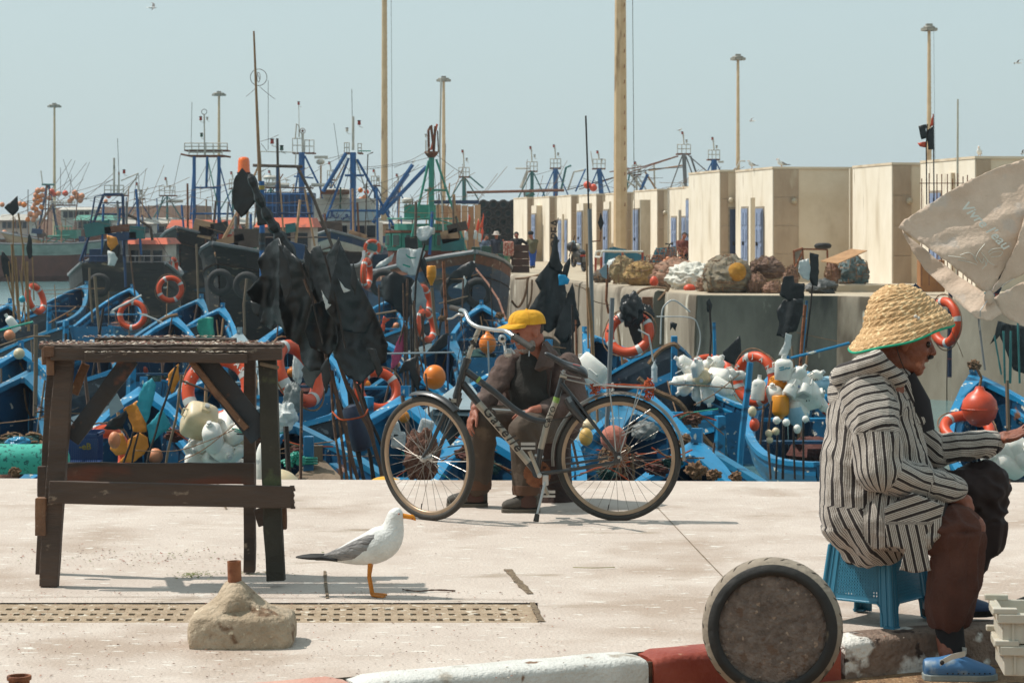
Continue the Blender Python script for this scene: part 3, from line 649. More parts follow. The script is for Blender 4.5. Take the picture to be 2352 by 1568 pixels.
def cabin(t,x0,x1,yr,yb,d,dep,wall='white',roof='orange',nw=4,rh=14,wy=None):
 bxp(t,'wheelhouse',wall,x0,x1,yr+rh-1,yb,d,dep)
 a,b=P(x0-6,yr+rh,d-.4),P(x1+6,yr,d-.4);mb=MB();zr=P(0,yr,d).z;z2=P(0,yr+rh,d).z;e=SZ(8,d)
 mb.loft([[(a.x,d-.5,z2),(b.x,d-.5,z2),(b.x,d+dep+.3,z2),(a.x,d+dep+.3,z2)],[(a.x+e,d+.1,zr),(b.x-e,d+.1,zr),(b.x-e,d+dep-.3,zr),(a.x+e,d+dep-.3,zr)]]);part('cabin_roof',mb,TM[roof],t)
 wy=wy or(yr+rh+6,yr+rh+26);windows(t,x0+4,x1-4,wy[0],wy[1],d,nw)
t=T('black hulled trawler with BOUC on its stern and a dark blue A shaped gantry',270,92);hull(t,290,628,95,98,11,4.4,[TM['black']]*3,free=2)
cabin(t,289,380,547,618,93,3,nw=3,wy=(575,605));d=92
for pts,w_,m_ in(([(184,600),(238,447)],7,'dblue'),([(195,590),(218,452),(238,447)],4,'dblue'),([(238,447),(282,447)],8,'dblue'),([(282,447),(286,600)],7,'dblue'),([(222,492),(284,492)],5,'dblue'),([(230,466),(283,466)],3,'dblue'),([(288,491),(318,505),(346,522),(350,552)],7,'brown'),([(262,447),(262,363)],5,'white'),([(273,447),(273,395)],4,'white')):pl(t,'gantry_beam',m_,pts,w_,d)
railing(t,'white',240,284,426,447,d,n=3);pl(t,'antenna','grey',[(273,400),(270,318)],1.4,d);pl(t,'boom','white',[(285,448),(313,408),(318,398),(278,415)],3,d);navlamp(t,285,395,d,'red');navlamp(t,262,385,d,'lgreen',5)
wires(t,[((318,400),(324,487)),((314,400),(306,478)),((262,410),(180,452)),((262,412),(45,465)),((313,470),(370,452)),((345,520),(395,600))],d)
tm=MB();text_mesh(tm,'BOUC',.42,basis(P(352,660,90)+V((0,-.25,0)),V((1,.1,.22)),(0,0,1)),thick=.01);part('painted_name',tm,m_letter,t)
railing(t,'dblue',192,262,588,612,91,n=5,w=2.6);railing(t,'grey',290,392,588,615,90.5,n=5,w=2.6)
bxp(t,'net_bin','dblue',205,252,572,600,92,1.5);pl(t,'post','dblue',[(289,660),(286,590)],6,88)
t=T('distant grey green trawler with a rusty red waterline and green deck frames',130,190);hull(t,130,560,190,12,15,4.5,[TM['hgreen'],TM['hgreen'],TM['hull_rust']],bow=.9)
for x in(85,100,118,136):pl(t,'deck_frame','green',[(x,562),(x+22,545)],3,190)
pl(t,'deck_frame','green',[(105,543),(160,541)],5,190);bxp(t,'hatch','green',130,176,528,548,190,2);railing(t,'green',125,165,520,541,192,n=5,w=1.8)
t=T('distant white trawler cabin with a green roof and a row of windows',215,215);hull(t,225,560,215,170,16,5,[TM['tan'],TM['tan'],TM['hull_rust']]);cabin(t,175,258,494,556,215,4,roof='green',nw=7,rh=12,wy=(508,524));bxp(t,'lower_cabin','rust',172,255,527,552,214.8,3)
t=T('hazy trawler hung with bunches of orange buoys at far left',100,230);hull(t,60,548,230,8,18,5,[TM['hgreen'],TM['rust'],TM['hull_rust']])
for pts,w_,m_ in(([(86,545),(108,425)],6,'dblue'),([(135,545),(112,425)],6,'dblue'),([(96,424),(124,424)],5,'teal'),([(84,530),(120,470)],6,'tan'),([(98,425),(94,392)],2.6,'white'),([(101,480),(128,480)],4,'dblue'),([(80,512),(80,440)],4,'grey')):pl(t,'gantry_beam',m_,pts,w_,230)
railing(t,'white',112,172,462,470,228,n=9,w=2);cabin(t,0,66,492,548,232,4,roof='white',nw=5,wy=(510,524));cabin(t,140,210,476,520,240,4,roof='white',nw=5,rh=6,wy=(486,500));pl(t,'antenna','grey',[(139,450),(139,385)],1.4,230);pl(t,'antenna','grey',[(160,455),(164,400)],1.2,230)
wires(t,[((95,430),(40,465)),((128,440),(200,458))],230)
m_buoyo=M('buoy_faded_orange','d08a62','c27348',sc=1,rough=.5);m_buoyr=M('buoy_red','cf4a24','b23a1b',sc=3,rough=.4,spots=('d98a5e',5,.66));m_buoyy=M('buoy_orange','e07a12','cf6a0c',sc=3,rough=.4)
random.seed(5);bs=[(87,438,7,0),(98,436,6,0),(82,448,6,0),(88,452,6,1),(97,449,6,0),(80,459,6,0),(86,466,6,1),(93,460,6,1),(79,470,5,0),(76,478,6,0),(83,481,6,1),(95,476,6,1),(70,492,7,0),(81,495,8,0),(64,504,6,1),(77,505,6,0),(90,489,6,0),(46,468,6,0),(55,470,7,1),(119,440,7,2),(125,447,6,2),(134,445,6,0),(150,444,7,2),(113,455,6,0),(160,462,6,0),(172,443,7,0),(178,452,8,0),(165,456,6,0),(188,450,7,0),(184,460,7,0),(10,535,7,0),(250,450,6,2),(243,462,5,0),(5,470,6,0)]
for i,(x,y,r,c)in enumerate(bs):
 p=P(x,y,226);b=MB().sphere(p,(SZ(r,226),)*3,10,8);solo('buoy',b,(m_buoyo,m_buoyy,m_buoyr)[c],('pale salmon','bright orange','red')[c]+' round buoy in the hazy bunches hung on the far left trawler','buoy',group=('salmon','orange','red')[c]+' buoys on the far left trawler',smooth=True)
t=T('trawler with an orange roofed white cabin and tall blue four legged gantry with white railing',470,108);hull(t,480,575,113,265,11,4.2,[TM['black']]*3);cabin(t,388,530,505,575,109,3,nw=4,wy=(534,560),rh=20);d=108
for x in(446,503):pl(t,'gantry_leg','blue',[(x,565),(x,360)],8,d,dz=[d,d]);pl(t,'gantry_leg','blue',[(x-12,560),(x,362)],4,d,dz=[d+1.8,d+1.8])
pl(t,'gantry_leg','blue',[(474,430),(476,360)],6,d);pl(t,'gantry_leg','green',[(520,565),(476,360)],2.5,d);pl(t,'gantry_leg','blue',[(536,500),(506,385)],3,d)
for y,x0,x1 in((431,448,508),(491,436,535)):pl(t,'crossbar','blue',[(x0,y),(x1,y)],5,d)
pl(t,'crossbar','rust',[(415,354),(433,358),(513,358),(530,361)],5,d);railing(t,'white',424,522,329,344,d,n=6,w=2.4);railing(t,'white',434,510,344,357,d,n=4,w=2.4)
pl(t,'mast','white',[(470,356),(469,262)],3.5,d);part('ring_antenna',MB().torus(P(469,257,d),SZ(6,d),SZ(.9,d),(0,1,0),18,5),TM['grey'],t);navlamp(t,461,273,d,'red');navlamp(t,463,311,d,'lgreen');navlamp(t,476,273,d,'white',5)
pl(t,'antenna','grey',[(439,330),(441,235)],1.3,d);wires(t,[((500,360),(472,430)),((415,354),(390,470)),((476,360),(500,560))],d);bxp(t,'hanging_net',M('red_net','a5402c','8c3323',sc=8,rough=.9,bump=.5),502,533,538,590,106,.6)
bxp(t,'spotted_blanket',M('spotted_blanket_cloth','9b5c4a','b98572',sc=60,rough=.9,mixf=(.5,.54)),532,572,532,584,104,.3);bxp(t,'green_net',M('green_netting','2d6b5a','235645',sc=9,rough=.9,bump=.5),573,616,532,575,104.3,.3)
for pts,w_ in(([(475,618),(560,470)],6),([(563,575),(569,478)],6),([(500,571),(565,520)],3)):pl(t,'spar','tan' if w_>3 else 'brown',pts,w_,102)
t=T('dark trawler bow right behind the black flags with a brown pipe gantry',600,84);hull(t,640,612,88,256,11,4.4,[TM['black']]*3,bow=.9);d=86;cabin(t,590,715,500,580,90,3,nw=3,wy=(535,570),rh=22)
for pts,w_,m_ in(([(581,380),(695,383)],8,'brown'),([(684,385),(720,455),(765,570)],8,'brown'),([(593,384),(545,485),(475,618)],5,'tan'),([(600,430),(720,432)],4,'brown'),([(598,348),(680,350)],2.5,'white'),([(598,348),(600,380)],2.5,'white'),([(680,350),(678,380)],2.5,'white'),([(637,500),(638,385)],8,'dblue'),([(638,382),(637,318)],6,'brown'),([(700,435),(723,565)],5,'tan'),([(640,385),(652,545)],4,'tan'),([(590,490),(720,490)],6,'dblue'),([(588,545),(760,545)],4,'brown')):pl(t,'gantry_beam',m_,pts,w_,d)
navlamp(t,625,326,d,'red',9);navlamp(t,647,341,d,'lgreen',9);pl(t,'antenna','grey',[(616,345),(616,185)],1.3,d);wires(t,[((598,325),(640,310)),((600,330),(616,350)),((565,222),(590,200)),((596,199),(632,228))],d)
for pts in(([(596,182),(590,165)]),):pl(t,'antenna','grey',pts,1.3,d)
part('ring_antenna',MB().torus(P(594,178,d),SZ(19,d),SZ(.8,d),(0,1,0),24,5).torus(P(594,178,d),SZ(11,d),SZ(.8,d),(.9,.4,0),20,5),TM['wire'],t)
t=thing('beacon_post','blue post with banded top carrying the orange warning beacon','post',P(602,640,62));d=62
pl(t,'post','blue',[(603,640),(601,416)],13,d,n=10);pl(t,'band','black',[(602,575),(602,535)],15,d,n=10);pl(t,'band',M('yellow_band','a58a3c','857035'),[(601,436),(601,426)],14,d,n=10);pl(t,'arm','black',[(602,422),(585,424),(572,400)],5,d)
t=thing('warning_beacon','orange rotating warning beacon with a black base above the black flags','beacon',P(560,404,61));p=P(560,404,61);s=SZ(1,61)
part('base',MB().lathe([(17*s,-8*s),(18*s,-6*s),(15*s,4*s),(16*s,6*s),(16*s,8*s)],p,n=20),TM['black'],t,smooth=True);part('lens',MB().lathe([(15.5*s,5*s),(15.5*s,8*s),(14.5*s,12*s),(13.5*s,34*s),(11.5*s,41*s),(6*s,43.5*s),(0,44*s)],p,n=24),M('orange_lens','ef6c06','e25a00',rough=.12,coat=.6,sub=.2),t,smooth=True)
solo('bamboo_mast',MB().tube([P(583,72,63),P(590,250,63),P(597,416,63)],[SZ(2.2,63),SZ(3.2,63),SZ(4.5,63)],8),TM['bamboo'],'very tall brown wooden pole rising above the orange beacon','pole')
t=T('trawler with a blue gantry topped by a white mast bearing a star',690,128);hull(t,690,570,133,262,14,4.6,[TM['dblue']]*3);d=128
for pts,w_,m_ in(([(693,500),(693,350)],14,'blue'),([(672,480),(690,360)],4,'blue'),([(700,358),(735,430),(745,470)],5,'blue'),([(675,405),(720,409)],4,'blue'),([(696,350),(695,305)],6,'white'),([(678,320),(681,284),(687,290),(687,315)],3,'white'),([(687,290),(686,237)],1.5,'white'),([(737,470),(737,380)],4,'tan')):pl(t,'gantry_beam',m_,pts,w_,d)
railing(t,'white',672,694,318,350,d,n=2);railing(t,'white',700,721,322,350,d,n=2)
st=[];p=P(695,301,d)
for i in range(10):rr=SZ(5 if i%2==0 else 2.1,d);an=math.pi/2+i*math.pi/5;st.append(p+V((math.cos(an)*rr,-.05,math.sin(an)*rr)))
part('star',MB().prism(st,(0,.08,0)),TM['rust'],t);part('star_ring',MB().torus(p,SZ(6,d),SZ(.8,d),(0,1,0),18,5),TM['rust'],t);navlamp(t,686,238,d,'red',6)
bxp(t,'cabin','dblue',600,715,442,500,124,3);railing(t,'blue',600,716,446,498,123.6,n=9,w=3);part('radar_dome',MB().sphere(P(736,372,d),(SZ(10,d),)*2+(SZ(7,d),),12,8),TM['white'],t);bxp(t,'radar_bar','white',722,752,358,364,d,.3)
part('radar_dome',MB().lathe([(SZ(15,d),0),(SZ(16,d),SZ(5,d)),(SZ(11,d),SZ(9,d))],P(620,412,d),n=14),TM['white'],t);pl(t,'boom','white',[(602,423),(664,425)],10,d);pl(t,'boom','white',[(715,425),(760,425)],9,d)
t=T('white trawler with Arabic lettering below a big blue A frame gantry',800,104);hull(t,795,585,108,268,11,4.8,[TM['white'],TM['dblue'],TM['dblue']]);d=104
bxp(t,'wheelhouse','white',712,868,510,575,106,4);bxp(t,'bridge','white',722,862,456,512,106.4,3);bxp(t,'name_board',M('board_paint','a8bcc4','96aab3',sc=2,rough=.5),752,868,480,507,106.1,.2);windows(t,722,800,518,545,106,3);windows(t,815,865,518,545,106,2)
bxp(t,'life_raft','white',740,800,433,456,106,1.2,.1);bxp(t,'bumper','rust',735,802,436,446,105.9,.2)
ar=MB();r_=SZ(1.35,d)
def stroke(pts):ar.tube([P(x,y,105.95)for x,y in catmull([V((a,b,0))for a,b in pts],4)and[(q.x,q.y)for q in catmull([V((a,b,0))for a,b in pts],4)]],r_,5)
for pts in([(805,489),(805,497),(799,499)],[(799,499),(798,493),(794,494),(796,499),(788,500)],[(788,500),(790,503),(786,504),(783,500)],[(779,493),(775,500),(768,499),(767,493)],[(764,486),(764,499)],[(761,485),(760,499),(753,499)],[(754,485),(753,498),(748,499)],[(748,499),(745,494),(742,496),(745,500)]):stroke(pts)
for x,y in((802,503),(773,491),(757,483)):ar.sphere(P(x,y,105.95),r_*1.2,6,4)
part('painted_lettering',ar,M('arabic_blue','23407a','1c3466'),t)
for pts,w_,m_ in(([(811,560),(811,350)],14,'blue'),([(801,363),(737,535)],6.5,'blue'),([(820,366),(904,518)],6.5,'blue'),([(792,403),(836,403)],6,'blue'),([(757,484),(886,484)],5.5,'blue'),([(811,345),(811,268)],6,'white'),([(814,356),(866,520)],3,'white'),([(838,560),(845,355),(857,350)],2.5,'brown'),([(782,480),(782,430)],4,'lgreen')):pl(t,'gantry_beam',m_,pts,w_,d)
railing(t,'white',791,802,328,350,d,n=2);railing(t,'white',822,830,330,350,d,n=1);pl(t,'crossbar','green',[(822,347),(852,347)],3,d);navlamp(t,825,283,d,'red',8);navlamp(t,797,299,d,'white',7);pl(t,'antenna','grey',[(809,268),(808,205)],1.4,d);pl(t,'antenna','grey',[(782,390),(767,283)],1.2,d)
for a,b in(((857,512),(948,378)),((876,492),(980,383)),((742,440),(795,352))):pl(t,'boom','blue',[a,b],9,d,n=8)
wires(t,[((795,352),(745,366)),((820,385),(945,368)),((820,390),(985,362)),((740,520),(800,365)),((733,512),(797,360)),((840,430),(975,380)),((948,378),(850,470)),((835,440),(885,492)),((752,570),(808,370)),((843,448),(905,500)),((730,385),(800,350))],d)
for i,(x,y,m_)in enumerate(((828,437,m_buoyy),(842,441,m_buoyr),(838,453,m_buoyo),(829,458,m_buoyo))):solo('buoy',MB().sphere(P(x,y,120),(SZ(6,120),)*3,10,8),m_,'small round buoy in the cluster behind the right leg of the blue A frame','buoy',group='buoys behind the blue gantry',smooth=True)
t=T('green trawler with a rounded wheelhouse and rust topped green mast',990,76);hull(t,1010,622,80,281,11,4.4,[TM['hblue'],TM['rust'],TM['hblue']],bow=.7);d=78
c=P(970,575,d+1.2);s=SZ(1,d);rr=82*s
def oct_(z0,z1,r,mt,nm,n=14):part(nm,MB().loft([[c+V((math.cos(q)*r,math.sin(q)*r*.62,z))for q in[2*math.pi*k/n+.11 for k in range(n)]]for z in(z0,z1)]),TM[mt],t)
oct_(-60*s,0,rr*.98,'hull_rust','lower_cabin');oct_(0,42*s,rr,'green','wheelhouse');oct_(41*s,47*s,rr*1.08,'rust','roof_rim');oct_(47*s,62*s,rr*.8,'green','roof_box')
for k in range(14):
 q=2*math.pi*(k+.5)/14+.11;nrm=V((math.cos(q),math.sin(q)/.62,0)).normalized();pc=c+V((math.cos(q)*rr*.975,math.sin(q)*rr*.62*.975,24*s));tg=V((-nrm.y,nrm.x,0))
 if math.sin(q)<.3:f=part('window',MB().beam(pc-tg*.17+nrm*.03,pc+tg*.17+nrm*.03,.06,30*s),TM['green'],t);part('pane',MB().beam(pc-tg*.12+nrm*.06,pc+tg*.12+nrm*.06,.03,24*s),M('dusty_glass','3c4a44','2c3834',rough=.3),f)
for pts,w_,m_ in(([(991,530),(991,352)],13,'green'),([(985,369),(940,570)],6,'green'),([(1002,366),(1054,520),(1084,620)],6,'green'),([(975,437),(1027,437)],6,'green'),([(1019,560),(1010,345),(1013,180)],4,'white'),([(985,350),(984,300),(990,288),(996,340)],6,'rust'),([(996,350),(1000,290)],6,'rust'),([(990,345),(1004,285)],5,'orange'),([(978,350),(978,322)],3,'white'),([(1007,350),(1005,300)],3,'rust'),([(958,505),(985,500),(1050,517)],4,'green')):pl(t,'mast_part',m_,pts,w_,d)
part('crow_nest',MB().lathe([(SZ(8,d),0),(SZ(16,d),SZ(10,d)),(SZ(16,d),SZ(14,d))],P(991,362,d),n=10),TM['rust'],t);part('roof_rail',MB().torus(c+V((0,0,74*s)),rr*1.0,SZ(1.6,d),n=28,m=5,sq=.62),TM['green'],t)
part('radar_dome',MB().lathe([(SZ(8,d),0),(SZ(12,d),SZ(4,d)),(SZ(12,d),SZ(10,d)),(SZ(6,d),SZ(14,d))],P(935,468,d),n=14),TM['white'],t);bxp(t,'winch_box','green',928,1000,470,505,d+1,1);navlamp(t,978,312,d,'white',5)
wires(t,[((985,345),(905,385)),((1002,355),(1064,400)),((996,380),(1010,520)),((1015,560),(1024,330)),((1008,420),(1004,560))],d)
solo('rusty_boom',MB().tube([P(1091,615,72),P(1120,650,68),P(1146,690,64),P(1162,735,60)],SZ(5,66)/2,6),TM['rust'],'rusty boom pole slanting down from the green trawler toward the blue boats','pole')
def smalltop(label,x,ym,y0,y1,col,d,w_=8,lean=0,rl=12,extra=(),hullc='dblue'):
 t=T(label,x,d);hull(t,x,560,d,95+random.uniform(-8,8),12,4.5,[TM[hullc]]*3);cabin(t,x-40,x+30,500,555,d,3,nw=4,wy=(520,535),roof='white')
 pl(t,'column',col,[(x+lean,y1+70),(x,y0+22)],w_,d);pl(t,'mast','white',[(x,y0),(x-2,ym)],3,d);railing(t,'white',x-rl,x+rl,y0,y0+20,d,n=3,w=2)
 for s_ in(-1,1):pl(t,'stay',col,[(x+s_*4,y0+26),(x+s_*34,y1+60)],3.4,d)
 navlamp(t,x-4,ym+3,d,'red',5);navlamp(t,x+6,ym+22,d,'white',5)
 for pts,ww,m_ in extra:pl(t,'boom',m_,pts,ww,d)
 return t
smalltop('trawler mast with a dark green column left of the tyre wall',1066,345,385,400,'teal',150,9,extra=[([(1072,442),(1206,439),(1296,437)],7,'rust'),([(1078,405),(1110,432)],4,'teal'),([(1040,445),(1062,390)],2,'tan')])
smalltop('trawler mast with a long white radar bar above the first hut',1222,337,372,400,'teal',170,8,extra=[([(1184,387),(1218,387)],4,'white'),([(1196,432),(1212,392)],8,'white'),([(1206,450),(1225,440)],20,'teal')])
smalltop('trawler mast with a blue column between the second and third hut',1276,333,365,400,'blue',175,11,extra=[([(1288,440),(1300,385),(1312,380)],5,'teal'),([(1305,435),(1318,395),(1342,390)],4,'white')])
smalltop('trawler mast with a leaning white ladder left of the thick beige mast',1376,347,366,405,'blue',165,11,lean=8,rl=14,extra=[([(1322,440),(1345,388)],4,'blue'),([(1362,383),(1357,348)],2,'white'),([(1420,400),(1460,430)],5,'white'),([(1330,435),(1558,359)],2.5,'rust'),([(1300,437),(1420,405),(1500,388),(1570,384)],2.5,'brown')])
smalltop('trawler mast with two white davits just right of the thick beige mast',1462,372,380,395,'white',168,5,rl=10,extra=[([(1474,432),(1440,388)],7,'white'),([(1470,440),(1488,400)],8,'blue'),([(1510,440),(1482,395)],5,'tan'),([(1490,392),(1568,380)],3.5,'tan'),([(1504,435),(1502,375)],4,'white'),([(1440,432),(1446,400)],4,'teal')])
smalltop('trawler mast with the tallest crow nest above the low annex hut',1571,303,332,380,'grey',150,9,lean=4,rl=15,extra=[([(1558,358),(1480,382),(1400,395)],3,'rust'),([(1580,356),(1660,425)],3,'grey'),([(1586,358),(1600,400)],5,'grey')])
smalltop('trawler mast with a stout blue column over the tall hut',1640,316,345,372,'blue',150,13,rl=13,extra=[([(1650,372),(1662,372)],5,'white'),([(1678,410),(1700,370),(1712,370)],4,'white'),([(1660,410),(1692,385)],3,'tan')])
smalltop('hazy trawler mast behind the blue gantry legs',384,408,428,445,'teal',200,5,rl=18,extra=[([(384,462),(420,462)],8,'white'),([(360,505),(375,450)],3,'teal')])
smalltop('hazy trawler mast left of the A shaped gantry',318,420,436,450,'dblue',190,5,rl=9,extra=[([(300,500),(340,430)],3,'white')])
smalltop('hazy trawler mast right of the brown pipe gantry',760,372,392,420,'blue',170,6,rl=8,extra=[([(740,470),(790,380)],3,'tan')])
smalltop('hazy trawler mast between the brown gantry legs',622,392,410,430,'teal',180,6,rl=10,extra=[([(600,480),(650,400)],3,'rust')])
smalltop('hazy trawler mast right of the blue booms',915,400,418,436,'blue',170,6,rl=9,extra=[([(890,470),(940,400)],4,'blue')])
smalltop('hazy trawler mast between the blue gantries',535,395,412,430,'teal',190,6,rl=8)
smalltop('trawler mast between the blue A frame and the green mast',862,390,405,430,'dblue',150,7,rl=9)
for i,(x,y)in enumerate(((1349,425),(1363,431))):solo('buoy',MB().sphere(P(x,y,158),(SZ(9,158),)*3,12,8),m_buoyr,('left','right')[i]+' hand red orange buoy above the huts by the thick mast','buoy',smooth=True)
random.seed(14)
for t in[o for o in scene.objects if o.name.startswith('trawler')]:
 c=t.location;k=c.y/F;px0=CX+c.x/k
 lst=[((px0+random.uniform(-110,60),random.uniform(440,520)),(px0+random.uniform(-20,120),random.uniform(360,540)))for _ in range(7)]if c.x<3 else[((px0+random.uniform(-60,0),random.uniform(400,450)),(px0+random.uniform(0,70),random.uniform(375,440)))for _ in range(4)]
 wires(t,lst,c.y-1,1.0,random.choice(['wire','brown','rope']))
 for i in range(5):
  x,y=px0+random.uniform(-70,70),random.uniform(520,575)
  if c.x<3:part('deck_gear',MB().box(P(x,y,c.y-.5),(random.uniform(.2,1.1),.4,random.uniform(.2,.8)),Matrix.Rotation(random.uniform(-.3,.3),3,'Y')),TM[random.choice(['rust','brown','dblue','teal','tan','black','white'])],t)
  if c.x<3:part('post',MB().seg(P(x+9,585,c.y-.6),P(x+9+random.uniform(-14,14),random.uniform(420,520),c.y-.6),.05,n=5),TM[random.choice(['rust','brown','blue','tan','grey'])],t)
t=thing('tyre_wall','dark cargo rack hung with rows of old tyres beside the first hut','tyre rack',P(1140,600,132));bxp(t,'rack',M('rack_dark','1f3434','16282a',sc=1,rough=.8,spots=('2f7a6c',1.2,.6)),1100,1184,462,602,133,1.2)
m_tyre=M('old_rubber','2b2b2a','201f1e',sc=5,rough=.8,bump=.4)
for j in range(6):
 for i in range(4):
  x=1110+i*23+(11 if j%2 else 0);y=470+j*20
  if x<1186:part('tyre',MB().torus(P(x,y,132.6),SZ(9,132),SZ(3.2,132),(0,1,0),14,6),m_tyre,t)
t=thing('cargo_panels','tan board stack standing behind the red and white pennants','panels',P(1030,560,120))
for i in range(7):bxp(t,'panel','tan',1000+i*15,1013.5+i*15,470+(i%3)*2,590,120+(i%2)*.3,.3)
bxp(t,'top_board','dblue',990,1100,460,468,121,1)
# ---------------- foreground: fish table ----------------
m_plank=M('wet_dark_wood','524034','372a21',sc=2.5,rough=.75,bump=.7,bsc=22,st=(.35,1,1.5),spots=('93806c',14,.65,(.6,1,1)),spots2=('5f3423',3,.64,(.4,1,1)))
m_plankc=M('cut_dark_wood','7a573d','5c4130',sc=8,rough=.85,bump=.7,bsc=30,spots=('a58b70',20,.64))
m_scales=M('dried_fish_scales','a58f7a','6f4d3a',sc=45,rough=.9,bump=1,bsc=120,spots=('c9bba8',60,.6),spots2=('6e3226',25,.64))
m_legg=M('mossy_post','3a352a','2a271f',sc=3,rough=.85,bump=.6,bsc=20,spots=('4f5236',5,.6),spots2=('6d6252',14,.68))
m_bluew=M('faded_blue_wood','2a3238','332a24',sc=2.5,rough=.8,bump=.5,spots=('7a4a32',4,.62))
TD=10.95
tb=thing('fish_table','dark wet wooden fish table of rough planks with diagonal braces and dried scales on top','table',G(360,1347))
def pk(name,mt,a,b,w_,h,up=(0,0,1),bev=.004,lab=None,wob=.006):
 a,b=V(a),V(b);n=9;rings=[];d=(b-a).normalized();u=V(up);sd=d.cross(u).normalized();u=sd.cross(d)
 for i in range(n+1):
  o=a.lerp(b,i/n);r=[]
  for x,y in((-1,-1),(1,-1),(1,1),(-1,1)):
   q=o+sd*x*w_/2+u*y*h/2;r.append(q+(sd*noise.noise(q*9)+u*noise.noise(q*8+V((5,1,2))))*wob)
  rings.append(r)
 return part(name,MB().loft(rings),mt,tb,bevel=bev,label=lab)
T_=lambda x,y,dd=0.0:P(x,y,TD+dd)
s1=1/(F/TD);H=lambda px:px*s1
pk('leg',m_plank,T_(151,800,.07),T_(112,1346,.0),.085,.06,(0,1,0));pk('leg',m_legg,T_(613,800,.07),T_(633,1333,.0),.085,.06,(0,1,0))
pk('leg',m_plank,T_(126,800,.38),T_(96,1319,.42),.055,.06,(0,1,0));pk('leg',m_plank,T_(574,800,.38),T_(574,1312,.42),.055,.06,(0,1,0))
pk('top_board',m_plank,T_(118,812,.0),T_(648,813,.0),.045,H(30));pk('top_board',m_plank,T_(196,820,-.035),T_(568,822,-.035),.035,H(22))
zt=T_(100,797).z
pk('top_plank',m_plank,V((T_(88,0).x,TD+.07,zt)),V((T_(648,0).x,TD+.07,zt)),.13,.022);pk('top_plank',m_plank,V((T_(100,0).x,TD+.21,zt)),V((T_(640,0).x,TD+.21,zt)),.12,.022)
pk('top_plank',m_plank,V((T_(190,0).x,TD+.36,zt+.018)),V((T_(520,0).x,TD+.36,zt+.012)),.12,.024);pk('top_plank',m_plank,V((T_(95,0).x,TD+.44,zt-.01)),V((T_(600,0).x,TD+.44,zt-.01)),.1,.022)
pk('end_board',m_plankc,T_(104,818,.0),T_(104,818,.46),.03,H(38),lab='pale cut end board');pk('end_board',m_plankc,T_(116,840,-.01),T_(116,840,.4),.035,H(42));pk('end_board',m_plankc,T_(100,806,-.02),T_(125,806,-.02),.03,H(24))
pk('peg',m_wood,T_(598,835,.02),T_(640,846,.0),.016,.016)
pk('brace',m_bluew,T_(300,823,.10),T_(165,1010,.10),.03,H(40),(0,0,1),lab='blackish blue diagonal brace at left');pk('brace',m_plankc,T_(170,905,.14),T_(197,835,.14),.02,H(20))
pk('brace',m_bluew,T_(460,822,.06),T_(600,1002,.06),.03,H(58),lab='blue grey diagonal brace at right');pk('brace',m_plankc,T_(436,826,.03),T_(566,985,.03),.03,H(13))
pk('lower_board',m_plank,T_(113,1130,-.05),T_(670,1141,-.05),.03,H(51));pk('lower_board',m_plank,T_(132,1087,.34),T_(585,1087,.34),.03,H(52))
pk('cleat',m_plankc,T_(95,1142,.0),T_(95,1228,.0),.05,.06,(0,1,0));pk('cleat',m_plank,T_(96,1070,.3),T_(96,1140,.3),.04,.03,(0,1,0));pk('cleat',m_plankc,T_(650,1166,.04),T_(650,1215,.04),.035,.03,(0,1,0));pk('cleat',m_plank,T_(600,1165,.14),T_(612,1204,.14),.07,.03,(0,1,0))
sp=MB()
for j in range(13):
 x=663+random.random()*12;y=1117+j*4;sp.box(T_(668+random.uniform(0,6),y,-.05),(.02,.024,.006+.004*random.random()))
part('splinters',sp,m_plank,tb,kind='stuff')
scl=MB();random.seed(4)
for k in range(1500):
 x=random.uniform(92,645);yy=TD+random.choice([.02,.0,.07,.12,.2,.3,.34,.4])+random.uniform(-.03,.03)
 if yy>TD+.30 and not(192<x<518):continue
 zz=zt+(.012 if yy<TD+.3 else .03);p=V((T_(x,0).x*yy/TD,yy,zz+random.uniform(0,.004)));r=random.uniform(.002,.0075);scl.cur=random.choice([0,0,1,2])
 a=random.uniform(0,6);scl.add([p+V((math.cos(a+q)*r*1.5,math.sin(a+q)*r,random.uniform(0,r*.8)))for q in(0,1.5,3,4.4)]+[p+V((0,0,r*.7))],[(0,1,4),(1,2,4),(2,3,4),(3,0,4)])
for k in range(260):
 x=random.uniform(198,566);p=T_(x,808.5,-.04)+V((0,random.uniform(-.015,.015),0));r=random.uniform(.002,.006);scl.cur=random.choice([0,1,1]);scl.add([p+V((math.cos(q)*r*2,math.sin(q)*r,random.uniform(0,r)))for q in(0,1.5,3,4.4)],[(0,1,2,3)])
part('fish_scales',scl,[m_scales,M('scale_pale','c9bdae','a89a88'),M('scale_red','7d4433','5f3226')],tb,kind='stuff')
part('grass_blade',MB().tube([T_(437,786,.1),T_(446,795,.05),T_(452,803,-.03)],.0015,4),M('grass_green','8a9a3a','6b7a2c'),tb)
